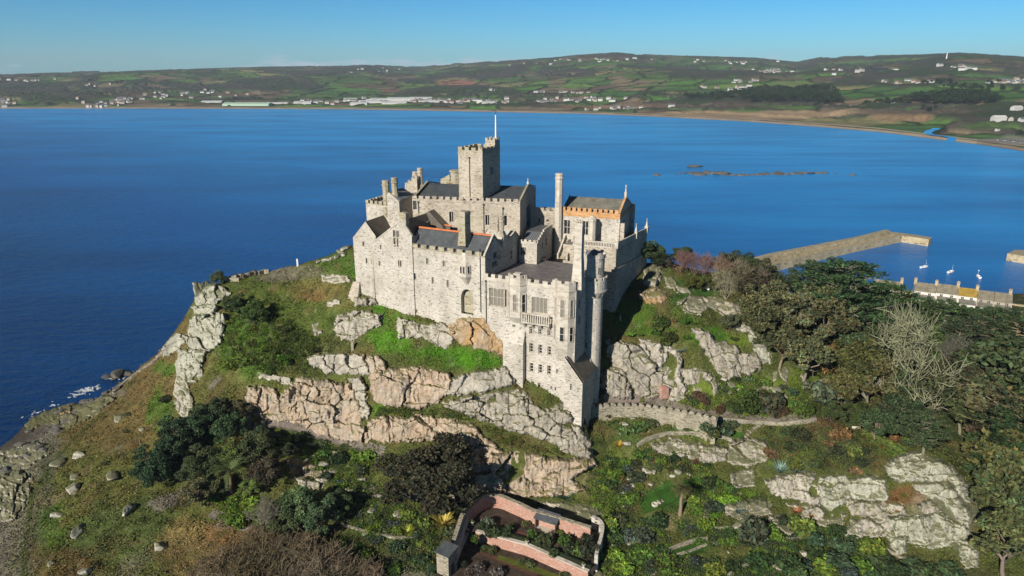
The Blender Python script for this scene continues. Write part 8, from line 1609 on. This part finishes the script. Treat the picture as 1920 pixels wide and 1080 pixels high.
for k, (x, y, s_, rz, kd) in enumerate(((1862, 237, 1.3, .1, 3), (1884, 238, 1.1, .9, 4), (1905, 237, 1.0, .2, 1), (1890, 217, 1.2, .3, 3), (1668, 196, .9, .1, 1), (1660, 135, .9, 0, 3), (1863, 255, .6, .2, 0))):
    p = hitfar(x, y); o = link('far_house', FH[kd], None, (p[0], p[1], p[2]-.2), rz, s_); tag(o, ['big white shore house at the right of the beach', 'cream gabled house beside the big white shore house', 'white house at the right frame edge behind the beach', 'white house on the bank above the shore houses', 'lone white cottage by the far pine wood', 'white farmhouse on the green right hand slope', 'small white hut by the beach car park'][k], 'house')
def shed(x, y, lpx, w, h, m, label, rz=0.0):
    p = hitfar(x, y); d = np.linalg.norm(p); l = lpx*d/FPX; me = house_mesh(l, w, h, w*.10, M_FW if m is not M_GLH else M_GLH, m); o = link('warehouse' if m is not M_GLH else 'greenhouse', me, None, (p[0], p[1], p[2]-.5), rz); tag(o, label, 'warehouse' if m is not M_GLH else 'greenhouse')
shed(465, 198, 78, 40, 5, M_GLH, 'long pale green greenhouse beside the beach'); shed(400, 193, 34, 30, 5, M_SHED, 'low white shed left of the greenhouse'); shed(522, 197, 36, 24, 6, M_SHED, 'grey roofed shed right of the greenhouse')
for k, (x, y, l) in enumerate(((695, 194, 40), (720, 190, 46), (755, 191, 50), (790, 189, 40), (740, 197, 44), (675, 198, 30), (660, 190, 24), (810, 196, 30), (570, 197, 30), (915, 200, 24))): shed(x, y, l, 34, 6, M_SHED, f'white industrial shed on the bay shore, {ordn(sorted([695, 720, 755, 790, 740, 675, 660, 810, 570, 915]).index(x))} from the left', .05)
mp_ = hitfar(1747, 117); mb = MB(); mb.loft([mb.ring(Fr(o=mp_[:2], u=(1, 0)), 0, 0, r_, mp_[2]+z_, 8) for r_, z_ in ((2.0, -3), (1.4, 10), (1.0, 19))]); tag(mb.build('mast', [M_WHITE]), 'slim white mast on the right hand hill', 'mast')
def far_wood(poly, n, hgt, label):
    r = np.random.default_rng(int(poly[0][0])); P = np.array(poly); lv = Leaves(); x0, y0 = P.min(0); x1, y1 = P.max(0)
    for k in range(n):
        x, y = r.uniform(x0, x1), r.uniform(y0, y1)
        if not inpoly([x], [y], poly)[0]: continue
        p = hitfar(x, y); h = hgt*r.uniform(.8, 1.2); lv.add(p+np.array([0, 0, h*.72])+blob(r, 90, h*.36, (1, 1, .75)), 1.7, r, np.array((.020, .036, .014))*r.uniform(.7, 1.35), up=.5); lv.add(p+np.array([0, 0, 1.])*r.uniform(.1, .5, 6)[:, None]*h, 1.0, r, np.array((.05, .042, .03)), asp=.3)
    tag(link('pine_wood', lv.mesh('pine_wood', bpy.data.materials['ground_cover'])), label, 'wood', kind='stuff')
far_wood([(1365, 190), (1400, 182), (1560, 180), (1574, 197), (1500, 201), (1400, 200)], 420, 21, 'dark pine wood behind the dunes'); far_wood([(1690, 190), (1760, 182), (1830, 183), (1862, 196), (1800, 200), (1720, 198)], 300, 19, 'dark pine wood at the right beyond the marsh'); far_wood([(1280, 188), (1370, 184), (1375, 192), (1285, 194)], 120, 12, 'dark wood left of the big pine wood'); far_wood([(1600, 196), (1690, 190), (1700, 200), (1610, 202)], 90, 10, 'scrub wood between the two pine woods'); far_wood([(1700, 160), (1860, 165), (1860, 172), (1720, 168)], 120, 10, 'tree belt below the far right village'); far_wood([(1720, 214), (1745, 211), (1750, 218), (1725, 219)], 10, 9, 'dark clump of trees by the marsh')
r0_ = resample([(1755, 246), (1742, 249), (1738, 252), (1750, 256), (1772, 258), (1786, 261), (1778, 265), (1758, 264)], 40); q = np.array([list(hitfar(a, b)[:2]) for a, b in r0_]); pz = atz(r0_[:, 0], r0_[:, 1], 1.6)[:, :2]; A, B = strip(pz, -6, 6); kk = np.arange(40)
def farz(p):
    px_, _ = project(np.array([p[0], p[1], 2.0])); k = int(np.argmin(np.abs(fpx-px_))); rr_ = np.hypot(*p); return max(float(np.interp(rr_, RR[k, :NT], ZZ2[k, :NT])) if rr_ > RR[k, 0] else -9, float(np.interp(rr_, RB[k], PB[k, :, 2])))
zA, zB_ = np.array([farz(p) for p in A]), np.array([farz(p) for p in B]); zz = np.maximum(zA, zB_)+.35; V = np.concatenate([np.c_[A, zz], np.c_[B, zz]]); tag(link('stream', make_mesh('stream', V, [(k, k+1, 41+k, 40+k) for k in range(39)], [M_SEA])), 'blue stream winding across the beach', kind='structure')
tr_ = hitfar(1605, 225)
def car_mesh(m):
    mb = MB(); f = Fr(o=(0, 0), u=(1, 0)); rg = lambda x0, x1, w, z: [(x0, -w, z), (x1, -w, z), (x1, w, z), (x0, w, z)]; mb.loft([rg(-2.1, 2.1, .8, .3), rg(-2.15, 2.15, .88, .6), rg(-2.05, 2.0, .85, .95)]); mb.loft([rg(-1.7, 1.0, .8, .95), rg(-1.3, .4, .66, 1.5)], 1)
    for x in (-1.3, 1.3):
        for y in (-.86, .72): mb.loft([[(x+.33*math.cos(t), yy, .33+.33*math.sin(t)) for t in np.arange(10)*math.pi/5] for yy in (y, y+.14)], 2)
    o = mb.build('parked_car', [m, M_GLASS, M_IRON]); me = o.data; bpy.data.objects.remove(o); return me
CARS = [car_mesh(plain('car_white', (.7, .7, .7), .3, .5, .02)), car_mesh(plain('car_dark', (.04, .045, .06), .3, .5, .02)), car_mesh(plain('car_silver', (.35, .36, .38), .3, .5, .02)), car_mesh(plain('car_blue', (.05, .1, .25), .3, .5, .02))]
for k in range(16):
    x = 1868+k*3.4; p = hitfar(x, 263+k*.35+RND.uniform(-.5, .5)); o = link('parked_car', CARS[(k*7) % 4], None, (p[0], p[1], p[2]+.1), R(80)); tag(o, f'car parked behind the beach at the right, {ordn(k)} from the left', 'car', 'cars parked behind the beach')
r = np.random.default_rng(12); lv = Leaves()
for (x0, y0, x1, y1, n, sd) in ((130, 748, 185, 730, 50, 2.5), (150, 738, 172, 733, 60, 2.5), (192, 716, 236, 712, 16, 2), (40, 790, 110, 760, 16, 2)):
    t = r.random(n); px = x0+(x1-x0)*t+r.normal(size=n)*4; py = y0+(y1-y0)*t+r.normal(size=n)*sd-4; P = atz(px, py, .10); lv.add(P, .55, r, np.array((.62, .66, .68)), up=30, asp=.45, jit=.15, hue=0)
tag(link('surf', lv.mesh('surf', bpy.data.materials['ground_cover'])), 'white surf breaking on the west rocks', 'foam', kind='stuff')
# climbing plants on the rampart face
it = [(plant(SHR, x, y, w, c, 'wall_shrub', .9), x) for x, y, w, c in ((1112, 792, 20, (.09, .10, .03)), (1150, 800, 30, (.07, .10, .025)), (1176, 806, 40, (.065, .105, .03)), (1200, 800, 34, (.07, .11, .03)), (1222, 796, 26, (.075, .10, .03)), (1250, 800, 20, (.10, .12, .03)), (1290, 806, 18, (.08, .11, .03)), (1330, 802, 40, (.06, .08, .04)), (1350, 806, 46, (.055, .075, .035)), (1338, 814, 30, (.08, .10, .03)), (1372, 796, 30, (.055, .075, .04)), (1140, 780, 16, (.09, .08, .04)))]
batch(it, lambda q: f'shrub growing against the rampart face, {q} from the left', 'shrub', 'shrubs against the rampart face')
# ------------------------------------------------------------------ air over the bay
hm = bpy.data.materials.new('sea_haze'); hm.use_nodes = True; nt = hm.node_tree; nt.nodes.clear(); v = nn(nt, 'ShaderNodeVolumePrincipled', i_Density=HAZE); v.inputs['Color'].default_value = (.66, .80, .96, 1); v.inputs['Anisotropy'].default_value = .0; o = nn(nt, 'ShaderNodeOutputMaterial'); nt.links.new(v.outputs[0], o.inputs['Volume'])
if HAZE > 0:
    mb = MB(); mb.box(Fr(o=(-11000, -2500), u=(1, 0)), 0, 22000, 0, 11500, -8, 330); hz_ = mb.build('haze', [hm]); tag(hz_, 'thin blue sea air fading the far hills', 'haze', kind='stuff')
